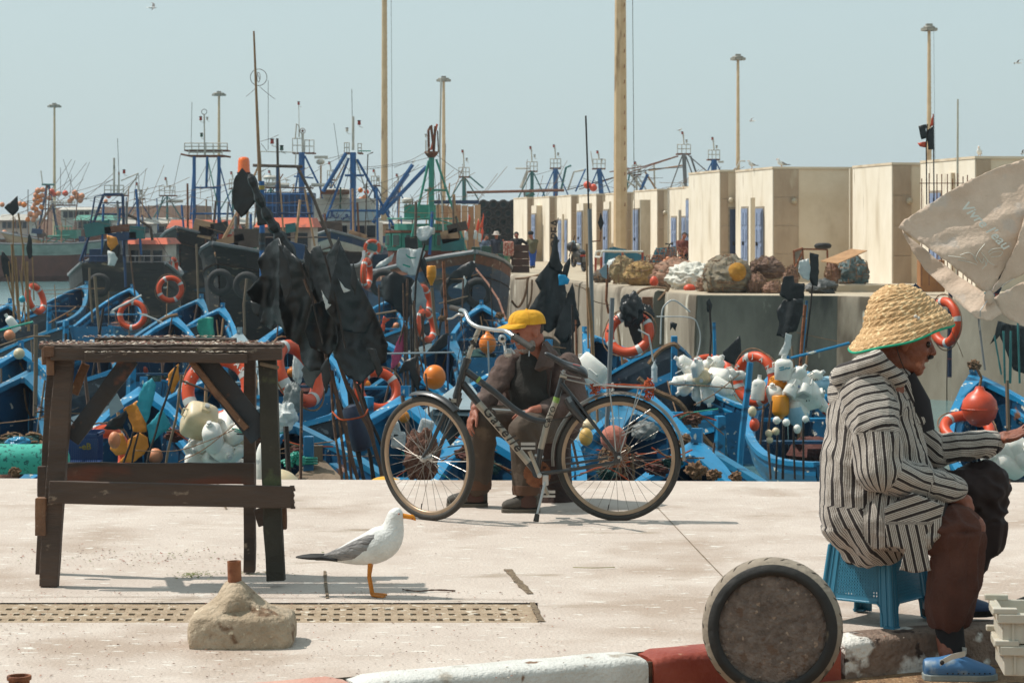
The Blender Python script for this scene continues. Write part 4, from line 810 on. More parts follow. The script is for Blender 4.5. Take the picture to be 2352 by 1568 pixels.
# ---------------- concrete parasol base with rusty pipe ----------------
m_cb=M('rough_cast_concrete','b5a38c','97846d',sc=7,rough=.95,bump=1.0,bsc=38,spots=('6f5640',9,.62),spots2=('c9b99f',22,.64))
CD=9.45
cbs=thing('concrete_base','rough broken concrete parasol base with a rusty pipe stub','parasol base',G(560,1510))
rings=[];prof=[(0,1.0),(.02,1.03),(.07,1.03),(.108,1.0),(.118,.97),(.126,.86),(.142,.66),(.165,.52),(.19,.40),(.215,.3),(.235,.2),(.245,.12)]
c0=P(556,0,CD);c0.z=0
shape=[(-.19,-.13),(-.08,-.15),(.1,-.14),(.185,-.12),(.20,-.05),(.195,.10),(.12,.16),(-.05,.15),(-.16,.12),(-.2,.0)]
sh=catmull([V(p+(0,))for p in shape+shape[:1]],4)[:-1]
for z,k in prof:
 r=[]
 for p in sh:
  cx_=-.03*(1-k);q=V((p.x*k+cx_*1.4,p.y*k,0));
  if k<.6:ln=q.length;q=(q-V((cx_*1.4,0,0))).normalized()*k*.2+V((cx_*1.4,0,0))
  q=c0+q+V((0,0,z));q+=V((noise.noise(q*12),noise.noise(q*12+V((9,0,0))),.6*noise.noise(q*10+V((0,7,0)))*(1 if z>0 else 0)))*(.011 if k>.9 else .02)+V((1,1,1))*.006*noise.noise(q*40)*(z>0)
  if z==0:q.z=0
  r.append(q)
 rings.append(r)
part('concrete_block',MB().loft(rings),m_cb,cbs,smooth=True)
pb=P(540,1366,CD);
part('pipe',MB().lathe([(.0275,0),(.0275,.135),(.022,.135),(.022,0)],pb,(-.03,0,1),18),m_rust,cbs,smooth=True)
w0=P(531,1443,CD-.12);part('wire_loop',MB().tube(catmull([w0+V((-.012,0,-.01)),w0+V((-.01,0,.015)),w0+V((0,0,.027)),w0+V((.011,0,.015)),w0+V((.014,0,-.01))],4),.0016,5),m_rust,cbs)
part('wire_loop',MB().tube(catmull([P(456,1488,CD-.12),P(446,1490,CD-.12),P(447,1502,CD-.12),P(456,1507,CD-.1)],4),.0018,5),m_rust,cbs)
pc=P(44,1553,8.25);stub=thing('rusty_pipe_stub','open rusty pipe stub at the bottom left corner','pipe',(pc.x,pc.y,0))
part('pipe',MB().lathe([(.036,-.2),(.036,-.012),(.042,-.01),(.043,.0),(.041,.004),(.033,.004),(.032,-.15)],pc,n=20),m_rust,stub,smooth=True);part('concrete_foot',MB().lathe([(.22,-pc.z),(.2,-pc.z+.03),(.06,-pc.z+.04)],pc,n=14),m_cb,stub)
# ---------------- seagulls ----------------
m_wht=M('gull_white','d9d8d3','c3c1bb',sc=12,rough=.85,bump=.4,bsc=70,mixf=(.4,.7));m_gry=M('gull_grey','8f8b88','6f6b69',sc=16,rough=.85,bump=.9,bsc=30,st=(.5,3,3),mixf=(.4,.6));m_blk=M('gull_black','1e1c1b','151413',rough=.7,spots=('c9c5bd',30,.68))
m_beak=M('gull_beak','d8860f','cc7a0c',sc=9,rough=.4);m_legy=M('gull_leg','c97a17','b56a10',sc=20,rough=.6,bump=.4,bsc=90)
def gull(label,loc,s=1.0,rz=0,detail=True,group=None):
 """standing gull, bill along +X, feet at z=0, 0.42 m tall"""
 t=thing('seagull',label,'seagull',loc,group,rz=rz);n=20 if detail else 10
 sp=[(-.20,.168,.010,.008),(-.16,.175,.022,.017),(-.11,.186,.040,.036),(-.05,.198,.062,.058),(.01,.212,.076,.074),(.06,.232,.078,.083),(.105,.262,.066,.080),(.128,.296,.050,.058),(.132,.328,.040,.046),(.136,.352,.037,.041),(.142,.374,.037,.038),(.150,.392,.031,.026),(.152,.405,.012,.008)]
 rings=[];pts=[V((x,0,z))for x,z,_,_ in sp]
 for i,(x,z,b,h)in enumerate(sp):
  d=(pts[min(i+1,len(pts)-1)]-pts[max(i-1,0)]).normalized();up=V((-d.z,0,d.x))
  rings.append([(pts[i]+V((0,math.cos(a)*b,0))+up*math.sin(a)*h)*s for a in[2*math.pi*j/n for j in range(n)]])
 body=part('body',MB().loft(rings),m_wht,t,smooth=True,local=True);sb=body.modifiers.new('s','SUBSURF');sb.levels=sb.render_levels=1 if detail else 0
 for sd in(1,-1):
  wr=[];w_=[(-.235,.172,.004,.006),(-.17,.183,.020,.018),(-.11,.198,.036,.034),(-.05,.216,.052,.050),(.01,.236,.060,.058),(.05,.252,.052,.054),(.078,.262,.022,.030)]
  for x,z,b,h in w_:wr.append([V((x+(.012 if math.sin(a)<0 else 0),sd*(b*.55+.012+b*.52*math.cos(a)),z-.004+h*math.sin(a)*.86))*s for a in[2*math.pi*j/12 for j in range(12)]])
  w=part('wing',MB().loft(wr),m_gry,t,smooth=True,local=True);part('wing_tip',MB().loft([[V((x,sd*(y+b*math.cos(a)),z+h*math.sin(a)))*s for a in[2*math.pi*j/8 for j in range(8)]]for x,y,z,b,h in((-.315,.008,.176,.004,.003),(-.29,.012,.177,.012,.008),(-.25,.018,.178,.018,.012),(-.19,.024,.178,.014,.012),(-.12,.040,.168,.006,.006))]),m_blk,w,smooth=True,local=True)
  if detail:
   part('eye',MB().sphere(V((.160,sd*.0345,.380))*s,.0042*s,8,6),M('gull_eye_ring','b0481c','9a3d16',rough=.3),t,local=True);part('pupil',MB().sphere(V((.1610,sd*.0368,.380))*s,.0026*s,8,6),M('pupil','0a0806','0a0806',rough=.1),t,local=True)
 part('beak',MB().loft([[V((x,math.cos(a)*b,z+math.sin(a)*h))*s for a in[2*math.pi*j/10 for j in range(10)]]for x,z,b,h in((.165,.369,.013,.013),(.185,.366,.010,.0115),(.205,.363,.008,.011),(.218,.3615,.007,.0125),(.228,.356,.005,.010),(.233,.350,.002,.004))]),m_beak,t,smooth=True,local=True)
 if detail:part('bill_spot',MB().sphere(V((.217,0,.3565))*s,(.006*s,.0078*s,.006*s),8,6),M('bill_red','b53a14','a5310f'),t,local=True)
 for sd in(1,-1):
  l=part('leg',MB().tube([V((.028,sd*.028,.165))*s,V((.020,sd*.026,.09))*s,V((.034,sd*.026,.012))*s],[.011*s,.0062*s,.0058*s],8),m_legy,t,smooth=True,local=True)
  ft=MB()
  for a in(-.45,0,.45):ft.tube([V((.034,sd*.026,.010))*s,V((.034+.038*math.cos(a),sd*.026+.038*math.sin(a),.006))*s,V((.034+.066*math.cos(a),sd*.026+.066*math.sin(a),.003))*s],[.006*s,.0045*s,.002*s],6)
  ft.prism([V((.036,sd*.026,.003))*s,V((.034+.06*math.cos(-.45),sd*.026-.06*math.sin(.45),.002))*s,V((.034+.052,sd*.026,.002))*s,V((.034+.06*math.cos(.45),sd*.026+.06*math.sin(.45),.002))*s],(0,0,.003))
  part('foot',ft,m_legy,l,local=True)
 return t
g1=gull('large yellow legged seagull standing in the open beside the drain',G(838,1369),.98,rz=R(-4))
def perch(label,x,y,d,hpx,rz):p=P(x,y,d);return gull(label,p,SZ(hpx,d)/.41,rz,detail=False)
perch('seagull standing on the roof edge at the left of the large hut',1728,389.5,77,22,R(200));perch('seagull on the corner of the large hut roof, right of another gull',1797,390,75,27,R(190));perch('lone seagull on the rightmost hut roof above the folded parasol',2250,367,64.5,32,R(250))
perch('tiny seagull perched on top of the tallest crow nest',1561,304,150,10,R(0));perch('small seagull beside the white davits near the thick mast',1441,390,160,9,R(180));perch('seagull on the white boom behind the brown gantry',659,420,120,13,R(160));perch('seagull on the low annex roof left of the tall hut',1571,434,92,14,R(200));perch('seagull perched at the tip of the upper blue boom',948,378,104,12,R(0))
perch('seagull standing on the big black trawler deck near the yellow bag',254,628,90,12,R(150))
def flying(label,x,y,d,wpx,rz,roll):
 p=P(x,y,d);s=SZ(wpx,d)/1.2;t=thing('flying_seagull',label,'seagull',p,rz=rz);t.rotation_euler=(roll,0,rz)
 part('body',MB().loft([[V((X*s,math.cos(a)*b*s,math.sin(a)*b*s))for a in[2*math.pi*j/10 for j in range(10)]]for X,b in((-.26,.01),(-.2,.035),(-.05,.06),(.08,.058),(.15,.04),(.2,.036),(.235,.02),(.26,.006))]),m_wht,t,smooth=True,local=True)
 for sd in(1,-1):part('wing',MB().loft([[V((x*s,sd*y_*s,z*s))+V((q[0]*c*s,0,q[1]*.012*s))for q in((.5,0),(0,1),(-.5,0),(0,-.6))]for x,y_,z,c in((.05,.03,.03,.17),(.08,.18,.10,.15),(.07,.34,.13,.12),(.0,.5,.11,.07),(-.08,.62,.07,.015))]),m_gry,t,smooth=True,local=True)
 part('tail',MB().prism([V((-.22*s,.02*s,0)),V((-.34*s,.06*s,0)),V((-.34*s,-.06*s,0)),V((-.22*s,-.02*s,0))],(0,0,.01*s)),m_wht,t,local=True)
flying('white seagull gliding high at the top left of the sky',350,18,60,46,R(10),R(28));flying('distant seagull flying right of the middle lamp mast',1727,278,90,32,R(160),R(-20));flying('seagull flying at the right edge of the sky',2338,145,70,36,R(200),R(15));flying('small seagull flying low at the right edge above the last hut',2350,352,70,30,R(180),R(25))
# ---------------- tyre filled with concrete ----------------
TC=P(1774,1441,9.0);ty=thing('filled_tyre','worn scooter tyre filled with dark concrete, standing on edge before the kerb','tyre',(TC.x,TC.y,-.15))
m_ty=M('dusty_tread','9a8e7e','7e7264',sc=4,rough=.9,bump=.4,bsc=40,spots=('4c443b',8,.62));m_tyd=M('black_sidewall','26231f','1b1917',sc=8,rough=.7,bump=.4,spots=('5d5040',12,.66));m_agg=M('dark_aggregate','85756a','5f5148',sc=26,rough=.9,bump=1.0,bsc=70,spots=('a38d7a',38,.62),spots2=('6b5445',18,.6))
ax=V((-.10,-1,.06)).normalized();Rt=.262
tr=[(.0,.205),(.004,.222),(.018,.240),(.030,.252),(.055,.262),(.085,.264),(.115,.258),(.14,.244),(.15,.225),(.152,.20)]
part('tread',MB().lathe([(r,.075-z)for z,r in tr[2:]],TC,ax,72,False),[m_ty],ty,smooth=True);part('sidewall',MB().lathe([(.200,.064),(.206,.072),(.222,.074),(.241,.060),(.240,.054)],TC,ax,64,False),m_tyd,ty,smooth=True)
ag=MB();a_,b_=frame(ax);vs=[TC+ax*.062];fs=[];nr,na=14,48
for i in range(1,nr+1):
 for j in range(na):q=2*math.pi*j/na;r=.205*i/nr;p=TC+(a_*math.cos(q)+b_*math.sin(q))*r;vs.append(p+ax*(.060+.005*noise.noise(p*40)+.004*noise.noise(p*90)-.012*(i/nr)**6))
for j in range(na):fs.append((0,1+j,1+(j+1)%na))
for i in range(nr-1):
 for j in range(na):fs.append((1+i*na+j,1+(i+1)*na+j,1+(i+1)*na+(j+1)%na,1+i*na+(j+1)%na))
part('concrete_fill',MB().add(vs,fs),m_agg,ty,smooth=True)
gv=MB()
for k in range(26):
 q0=2*math.pi*k/26;pts=[]
 for i in range(9):
  u=i/8;q=q0+.17*u+.05*math.sin(u*3.1);z=.035-.085*u+.0;r=.2655-.012*(abs(u-.35)*1.5)**2+.0005
  pts.append(TC+(a_*math.cos(q)+b_*math.sin(q))*(r-.0062)+ax*(z))
 gv.tube(pts,[.0015]+[.0042]*7+[.0015],5)
part('tread_groove',gv,M('groove_dark','3a3028','2c241e',rough=.95),ty,kind='stuff')
# ---------------- plastic stool ----------------
m_st=M('teal_plastic','2d7590','296b84',sc=2,rough=.35,bump=.05,sub=.0)
SC=G(2012,1421,.006);stl=thing('plastic_stool','teal blue woven pattern plastic stool under the man in the striped robe','stool',(SC.x,SC.y,.006),rz=R(-38))
def stl_side(k):
 rot=Matrix.Rotation(k*math.pi/2,3,'Z');hb_,ht,h=.172,.138,.315;mb=MB()
 P3=lambda u,v:rot@V((u*(hb_+(ht-hb_)*v),-(hb_+(ht-hb_)*v),v*h))
 nrm=rot@V((0,-1,.1)).normalized();th=.0035
 def slab(poly):mb.prism([P3(u,v)for u,v in poly],-nrm*th)
 nu,nv=15,14;v0,v1=.36,.93
 for j in range(nv):
  va,vb=v0+(v1-v0)*j/nv,v0+(v1-v0)*(j+1)/nv;slab([(-.62,va),(.62,va),(.62,va+(vb-va)*.52),(-.62,va+(vb-va)*.52)])
  for i in range(nu+1):
   u=-.62+1.24*i/nu+(.5*1.24/nu if j%2 else 0)*0;w_=.028
   if .70<(va+vb)/2<.84 and-.42<u<.42 and False:continue
   slab([(u-w_,va),(u+w_,va),(u+w_,vb),(u-w_,vb)])
 slab([(-.64,.30),(.64,.30),(.64,v0),(-.64,v0)]);slab([(-.66,v1),(.66,v1),(.66,1),(-.66,1)])
 for s in(-1,1):
  pts=[(s*.62,1),(s*1.0,1),(s*1.0,0),(s*.74,0),(s*.72,.10),(s*.70,.22),(s*.66,.275),(s*.60,.30)];slab(pts if s>0 else pts[::-1])
  mb.tube([P3(s*.70,.0),P3(s*.68,.98)],.004,6);mb.tube([P3(s*.86,.0),P3(s*.84,.98)],.0045,6)
 mb.tube([P3(u,v)for u,v in((-.74,.0),(-.72,.15),(-.68,.26),(-.58,.302),(.58,.302),(.68,.26),(.72,.15),(.74,0))],.005,6)
 if k%2==0:mb.cur=0
 return mb
for k in range(4):
 sd=part('side',stl_side(k),m_st,stl,local=True)
 if k in(0,3):
  rot=Matrix.Rotation(k*math.pi/2,3,'Z');pp=[]
  for a in range(16):q=2*math.pi*a/16;u=(.30 if math.cos(q)>0 else-.30)*.6+math.cos(q)*.06*1.6;pp.append(rot@V((u*.145-.02,-.1515-.0,.255+.014*math.sin(q))))
  part('hand_hole',MB().prism(pp,rot@V((0,.008,0))),m_dark,sd,local=True)
for sx in(-1,1):
 for sy in(-1,1):part('leg_post',MB().tube([V((sx*.172,sy*.172,.0)),V((sx*.165,sy*.165,.06)),V((sx*.138,sy*.138,.315))],[.013,.011,.010],8),m_st,stl,smooth=True,local=True);part('foot',MB().box((sx*.166,sy*.166,.004),(.05,.05,.008)),m_st,stl,local=True)
part('seat',MB().lathe([(.0,.300),(.19,.300),(.2,.306),(.2,.318),(.19,.322),(0,.318)],n=4).box((0,0,.3165),(.284,.284,.012)),m_st,stl,local=True,bevel=.004)
# ---------------- white crates at the bottom right ----------------
m_cr=M('crate_white_plastic','c6c0b2','b3ab9a',sc=5,rough=.45,bump=.1,spots=('8d7a60',6,.66),sub=.1)
def crate(label,x,y,d,dz):
 c=P(x,y,d);c.z=dz;t=thing('fish_crate',label,'crate',c,rz=R(-6));L,W,Hh,th=.5,.34,.115,.012
 for nm,ctr,sz in(('base',(L/2,W/2,.006),(L-.04,W-.04,.012)),('side',(L/2,th/2,Hh/2),(L,th,Hh)),('side',(L/2,W-th/2,Hh/2),(L,th,Hh)),('side',(th/2,W/2,Hh/2),(th,W,Hh)),('side',(L-th/2,W/2,Hh/2),(th,W,Hh)),('rim',(L/2,-.008,Hh-.02),(L+.03,.02,.035)),('rim',(-.008,W/2,Hh-.02),(.02,W+.03,.035)),('rim',(L/2,W+.008,Hh-.02),(L+.03,.02,.035)),('handle',(-.012,W/2,Hh-.012),(.03,.13,.03)),('corner',(.01,.0,Hh+.008),(.09,.03,.022)),('corner',(.01,W,Hh+.008),(.09,.03,.022))):
  part(nm,MB().box(ctr,sz),m_cr,t,local=True,bevel=.004)
 for i in range(9):part('rib',MB().box((.04+i*.052,-.003,.045),(.008,.01,.075)),m_cr,t,local=True)
 return t
crate('upper of the two stacked white fish crates at the bottom right',2302,0,8.95,.085);crate('lower of the two stacked white fish crates at the bottom right',2306,0,8.95,-.035)
# ---------------- people: one continuous body mesh each, clothes as their own parts ----------------
def blob_mesh(name,prims,voxel,smooth=6,dis=None,attr=None,sub=0):
 """prims: ('c', p0, p1, r0, r1) tapered capsule | ('e', centre, (rx,ry,rz), rotation) ellipsoid; fused by voxel remesh"""
 mb=MB()
 for q in prims:
  if q[0]=='c':
   p0,p1,r0,r1=V(q[1]),V(q[2]),q[3],q[4];d=p1-p0;L=d.length or 1e-4;k=4;pts,rs=[],[]
   dn=d/L
   for i in range(k+1):a=math.pi/2*i/k;pts.append(p0-dn*r0*math.cos(a));rs.append(max(r0*math.sin(a),1e-4))
   for i in range(k,-1,-1):a=math.pi/2*i/k;pts.append(p1+dn*r1*math.cos(a));rs.append(max(r1*math.sin(a),1e-4))
   mb.tube(pts,rs,14)
  else:mb.sphere(q[1],q[2],20,12,q[3]if len(q)>3 else None)
 me=mb.mesh(name,[],False);o=bpy.data.objects.new(name,me);COL.objects.link(o)
 m=o.modifiers.new('r','REMESH');m.mode='VOXEL';m.voxel_size=voxel;m.adaptivity=0
 if smooth:s=o.modifiers.new('s','SMOOTH');s.factor=.5;s.iterations=smooth
 dg=bpy.context.evaluated_depsgraph_get();dg.update();out=bpy.data.meshes.new_from_object(o.evaluated_get(dg));bpy.data.objects.remove(o);bpy.data.meshes.remove(me)
 out.name=name
 if dis:
  ns=[v.normal.copy()for v in out.vertices]
  for v,n in zip(out.vertices,ns):v.co+=n*dis(v.co.copy(),n)
 if attr:
  at=out.attributes.new('stripe','FLOAT','POINT')
  for v in out.vertices:at.data[v.index].value=attr(v.co)
 out.polygons.foreach_set('use_smooth',[True]*len(out.polygons));out.update();return out
def pmesh(name,me,mt,par,root,label=None):
 o0=ORG[root.name];me.transform(Matrix.Translation(-o0));me.materials.clear();me.materials.append(mt)
 o=bpy.data.objects.new(name,me);COL.objects.link(o);o.parent=par
 if label:o['label']=label
 return o
def cap(p0,p1,r0,r1=None):return('c',V(p0),V(p1),r0,r0 if r1 is None else r1)
def head(c,fw,up,s=1.0,beard=False,mouth=0.0):
 """c: centre of the skull; face along fw"""
 fw=V(fw).normalized();up=V(up);sd=up.cross(fw).normalized();up=fw.cross(sd).normalized();c=V(c)
 Q=lambda f,u,l=0:c+(fw*f+up*u+sd*l)*s;Rm=Matrix((fw,sd,up)).transposed();E=lambda f,u,l,r:('e',Q(f,u,l),tuple(x*s for x in r),Rm)
 pr=[E(-.005,.03,0,(.098,.078,.092)),E(.03,-.02,0,(.066,.064,.085)),E(.03,-.075,0,(.056,.052,.038)),E(.062,-.098,0,(.026,.026,.022)),E(.078,.034,0,(.016,.052,.012)),cap(Q(.088,.022),Q(.112,-.022),.010*s,.0135*s),E(.100,-.026,.013,(.011,.009,.008)),E(.100,-.026,-.013,(.011,.009,.008)),E(.086,-.054,0,(.016,.024,.008)),E(.083-mouth*.4,-.072-mouth,0,(.014,.021,.008)),E(.062,-.02,.034,(.028,.022,.022)),E(.062,-.02,-.034,(.028,.022,.022)),E(-.008,-.005,.080,(.018,.010,.031)),E(-.008,-.005,-.080,(.018,.010,.031)),E(-.035,-.05,0,(.055,.052,.06)),E(-.01,-.07,.045,(.045,.014,.03)),E(-.01,-.07,-.045,(.045,.014,.03))]
 return pr,Q
def hand(w,d,n,s=1.0,curl=.5,spread=.08,side=1,thumb=.8,fr=.0085):
 """w wrist, d towards the fingertips, n out of the back of the hand; returns capsules"""
 d=V(d).normalized();n=V(n);n=(n-d*n.dot(d)).normalized();sd=n.cross(d)*side;pr=[]
 pr.append(cap(w,w+d*.03*s,.024*s,.026*s))
 for i,(o,L)in enumerate(((-.030,.076),(-.010,.084),(.010,.079),(.029,.062))):
  k=w+d*(.088-.006*abs(i-1.2))*s+sd*o*s;pr.append(cap(w+d*.02*s+sd*o*.6*s,k,.0135*s,.0115*s))
  dr=(d+sd*spread*(i-1.5)).normalized();a=0;p=k;c_=curl[i]if isinstance(curl,(list,tuple))else curl
  for j,f in enumerate((.45,.31,.24)):
   a+=c_*(.7,1.0,.8)[j];q=p+(dr*math.cos(a)-n*math.sin(a))*L*f*s;pr.append(cap(p,q,fr*s*(1-.07*j),fr*s*(.93-.08*j)));p=q
 t0=w+d*.022*s-sd*.022*s;t1=t0+(d*.55-sd*thumb-n*.15).normalized()*.042*s;t2=t1+(d*.85-sd*thumb*.45-n*.2).normalized()*.034*s;t3=t2+(d*1-sd*thumb*.2-n*.3).normalized()*.026*s
 pr+=[cap(t0,t1,.015*s,.0115*s),cap(t1,t2,.0112*s,.010*s),cap(t2,t3,.010*s,.008*s)]
 return pr
m_skin=M('weathered_skin','8a5038','74402c',sc=9,rough=.55,bump=.35,bsc=60,sub=.08,spots=('a8684c',12,.64));m_skin2=M('tanned_skin','a1624a','864b36',sc=9,rough=.55,bump=.3,bsc=60,sub=.08)
def folds(amp,fr,seed,dirv=(0,0,1),amp2=.3):
 dv=V(dirv)
 def f(p,n):
  q=p*fr+V((seed,seed*1.7,0));w_=noise.noise(V((q.x*1.0,q.y,q.z*.45))+V((0,0,noise.noise(q*.6)*1.2)))
  return amp*(1-abs(w_)*2.4)+amp*amp2*noise.noise(q*3.1)
 return f
# ---- striped robe man ----
W=lambda x,y,d=9.8:P(x,y,d)
rt=thing('person','man in striped hooded robe and straw hat, seated on the teal stool with open palm','person',V((W(2050,0).x,9.8,0)))
hpr,HQ=head(W(2078,786,9.82),(1,-.05,-.16),(.12,0,1),1.08,mouth=.010)
pr=list(hpr)+[cap(W(2062,815,9.82),W(2025,880,9.84),.058,.07)]
pr+=[cap(W(2010,900),W(1985,1190),.13,.15),cap(W(2000,930,9.68),W(2010,1090,9.6),.055,.045),cap(W(2010,1090,9.6),W(2218,1150,9.66),.045,.028),cap(W(2020,930,9.98),W(2140,1040,10.02),.055,.045),cap(W(2140,1040,10.02),W(2292,1012,9.95),.042,.029)]
pr+=[cap(W(2060,1190,9.72),W(2230,1212,9.64),.08,.06),cap(W(2230,1212,9.64),W(2172,1460,9.62),.06,.04),cap(W(2172,1460,9.62),W(2180,1500,9.58),.04,.042),cap(W(2180,1515,9.58),W(2250,1535,9.56),.034,.026),cap(W(2010,1190,9.95),W(2290,1120,10.0),.085,.06),cap(W(2290,1120,10.0),W(2190,1360,10.0),.055,.04)]
pr+=hand(W(2218,1150,9.66),(.33,-.15,-1),(.9,-.35,.3),1.0,curl=.28,side=1,thumb=.5)
pr+=hand(W(2292,1008,9.95),(1,-.12,.30),(.3,.25,-1),1.02,curl=[.15,.1,.14,.22],side=-1,thumb=1.1,spread=.12)
body=pmesh('body',blob_mesh('body',pr,.0048,3),m_skin,rt,rt)
for sd in(1,-1):part('eye',MB().sphere(HQ(.084,.006,.031*sd),.0135,10,8),M('eye_dark','2a1a14','1a100c',rough=.2),rt,smooth=True)
part('moustache',MB().tube([HQ(.096,-.046,-.03),HQ(.108,-.038,-.008),HQ(.108,-.038,.008),HQ(.096,-.046,.03)],[.004,.009,.009,.004],8),M('hair_dark','241b18','17110f',rough=.9),rt,smooth=True)
part('chin_cord',MB().tube(catmull([W(2052,770,9.7),W(2066,820,9.715),W(2082,858,9.75)],5),.002,5),m_iron,rt)
m_robe=bpy.data.materials.new('striped_wool');m_robe.use_nodes=True;n_,l_=m_robe.node_tree.nodes,m_robe.node_tree.links;b_s=n_['Principled BSDF'];b_s.inputs['Roughness'].default_value=.95;b_s.inputs['Sheen Weight'].default_value=.15
at=n_.new('ShaderNodeAttribute');at.attribute_name='stripe';tcn=n_.new('ShaderNodeTexCoord');nzn=n_.new('ShaderNodeTexNoise');nzn.inputs['Scale'].default_value=160;l_.new(tcn.outputs['Object'],nzn.inputs[0])
ma=n_.new('ShaderNodeMath');ma.operation='MULTIPLY_ADD';l_.new(nzn.outputs[0],ma.inputs[0]);ma.inputs[1].default_value=.0022;l_.new(at.outputs['Fac'],ma.inputs[2])
mm=n_.new('ShaderNodeMath');mm.operation='MULTIPLY';l_.new(ma.outputs[0],mm.inputs[0]);mm.inputs[1].default_value=1/.036;fr_=n_.new('ShaderNodeMath');fr_.operation='FRACT';l_.new(mm.outputs[0],fr_.inputs[0])
cr=n_.new('ShaderNodeValToRGB');cr.color_ramp.interpolation='LINEAR';el=cr.color_ramp.elements;dk_,lt_,md_=lin('2b2321')+(1,),lin('b8afa4')+(1,),lin('55473f')+(1,)
st_=[(0,dk_),(.29,dk_),(.32,lt_),(.44,lt_),(.46,md_),(.50,md_),(.52,lt_),(.62,lt_),(.64,md_),(.68,md_),(.70,lt_),(.80,lt_),(.82,md_),(.86,md_),(.88,lt_),(.975,lt_),(1,dk_)]
el[0].position,el[0].color=st_[0];el[1].position,el[1].color=st_[-1]
for p_,c_ in st_[1:-1]:e_=el.new(p_);e_.color=c_
l_.new(fr_.outputs[0],cr.inputs[0]);l_.new(cr.outputs[0],b_s.inputs['Base Color'])
nb=n_.new('ShaderNodeBump');nb.inputs['Strength'].default_value=.6;nb.inputs['Distance'].default_value=.004;l_.new(nzn.outputs[0],nb.inputs['Height']);l_.new(nb.outputs[0],b_s.inputs['Normal'])
zones=[]
def zc(kind,a,b,r0,r1,sc_=1.0):zones.append((kind,V(a),V(b),r0,r1,sc_));return cap(a,b,r0,r1)
rp_=[zc('ang',W(1998,945),W(1985,1060),.165,.172),zc('ang',W(1985,1060),W(1985,1175),.172,.175),zc('ang',W(1985,1175),W(2000,1200),.178,.172),zc('ang',W(2030,960),W(2060,1110),.135,.150),zc('len',W(1992,1195),W(2030,1195),.165,.150),zc('len',W(2040,1190,9.70),W(2112,1196,9.655),.135,.128),zc('len',W(2060,1180,9.92),W(2150,1130,9.98),.12,.10),zc('len',W(1992,905,9.70),W(2014,975,9.62),.115,.105),zc('ang',W(2014,990,9.615),W(2022,1075,9.58),.098,.098),zc('ang',W(2022,1078,9.58),W(2110,1106,9.60),.092,.072),zc('ang',W(2110,1106,9.60),W(2196,1119,9.63),.070,.050),zc('len',W(2030,905,9.95),W(2080,975,10.0),.10,.09),zc('ang',W(2080,990,10.0),W(2150,1035,10.0),.08,.066),zc('len2',W(2150,1033,10.0),W(2282,1018,9.95),.06,.050),zc('hood',W(1938,862,9.70),W(2010,828,9.62),.042,.040),zc('hood',W(1938,862,9.90),W(2010,828,9.99),.042,.040),zc('hood',W(1934,868,9.70),W(1934,868,9.90),.045,.045),zc('hood',W(2010,826,9.64),W(2062,872,9.66),.038,.034),zc('hood',W(2010,826,9.98),W(2062,872,9.96),.038,.034),zc('hood',W(1960,905),W(1998,900),.10,.12),zc('ang',W(2062,872,9.80),W(2098,960,9.80),.055,.06)]
def stripe(p):
 best,bz=1e9,None
 for z in zones:
  k,a,b,r0,r1,s_=z;d=b-a;u=max(0,min(1,(p-a).dot(d)/(d.length_squared+1e-9)));r=r0+(r1-r0)*u;q=(p-(a+d*u)).length-r
  if q<best:best,bz=q,(k,a,b,r,u,d)
 k,a,b,r,u,d=bz
 if k=='ang':
  dn=d.normalized();e1=(V((1,0,0))-dn*dn.x).normalized();e2=dn.cross(e1);q=p-a;an=math.atan2(q.dot(e2),q.dot(e1));an=an%(2*math.pi);return an*min(r,.13 if r>.1 else r)
 if k=='len':return(p-a).dot(d.normalized())+.02
 if k=='len2':return(p.z-a.z)*1.0+(p.y)*.5
 return(p.z*.94-p.x*.33)*1.0
f1=folds(.0085,9.0,3.3)
def robe_d(p,n):
 hem=1 if p.z<.42 else .55 if p.z<.9 else .4;q=p.copy()
 w_=math.sin(q.z*46+q.x*22+3*noise.noise(q*7))*.006 if(p.y<9.72 and p.x>W(2020,0).x and p.z<.95 and p.z>.55)else 0
 return f1(p,n)*hem*2.3+w_
pmesh('striped_robe',blob_mesh('striped_robe',rp_,.0075,5,robe_d,stripe),m_robe,rt,rt)
fm=cloth(MB(),[(2030,1165),(2095,1130),(2168,1160),(2160,1188),(2132,1215),(2128,1250),(2140,1310),(2104,1317),(2068,1310),(2080,1262),(2040,1255)],9.535,.035,3.2,7,(1,.15),(.1,.12),4)
me=fm.mesh('robe_side_flap',m_robe,True,ORG[rt.name]);at_=me.attributes.new('stripe','FLOAT','POINT')
for v in me.vertices:at_.data[v.index].value=(v.co.x*.95+v.co.z*.22)if v.co.z<.47 else(v.co.z*.9-v.co.x*.3)
o=part('robe_side_flap',me,None,rt);m=o.modifiers.new('s','SOLIDIFY');m.thickness=.006
part('undershirt',MB().tube([W(2075,865,9.8),W(2104,930,9.8),W(2120,990,9.8)],[.05,.062,.05],12),M('dark_knit','262326','1d1b1d',rough=.95),rt,smooth=True)
for a_,r_ in((W(2286,1018,9.95),.045),(W(2200,1123,9.635),.044)):part('cuff',MB().sphere(a_,(r_*.55,r_,r_),14,10),M('dark_knit','262326','1d1b1d'),rt,smooth=True)
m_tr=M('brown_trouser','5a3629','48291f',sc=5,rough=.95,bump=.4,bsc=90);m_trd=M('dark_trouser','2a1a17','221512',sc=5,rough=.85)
def shin_f(p,n):
 g=noise.noise(V((p.x*13,p.y*13,p.z*3.2)));h_=noise.noise(V((p.x*9+p.z*10,p.y*8,p.z*9-p.x*6))*1.4)
 return(.018*(1-3*abs(g))if p.z<.42 else .014*(1-3*abs(h_)))+.004*noise.noise(p*20)
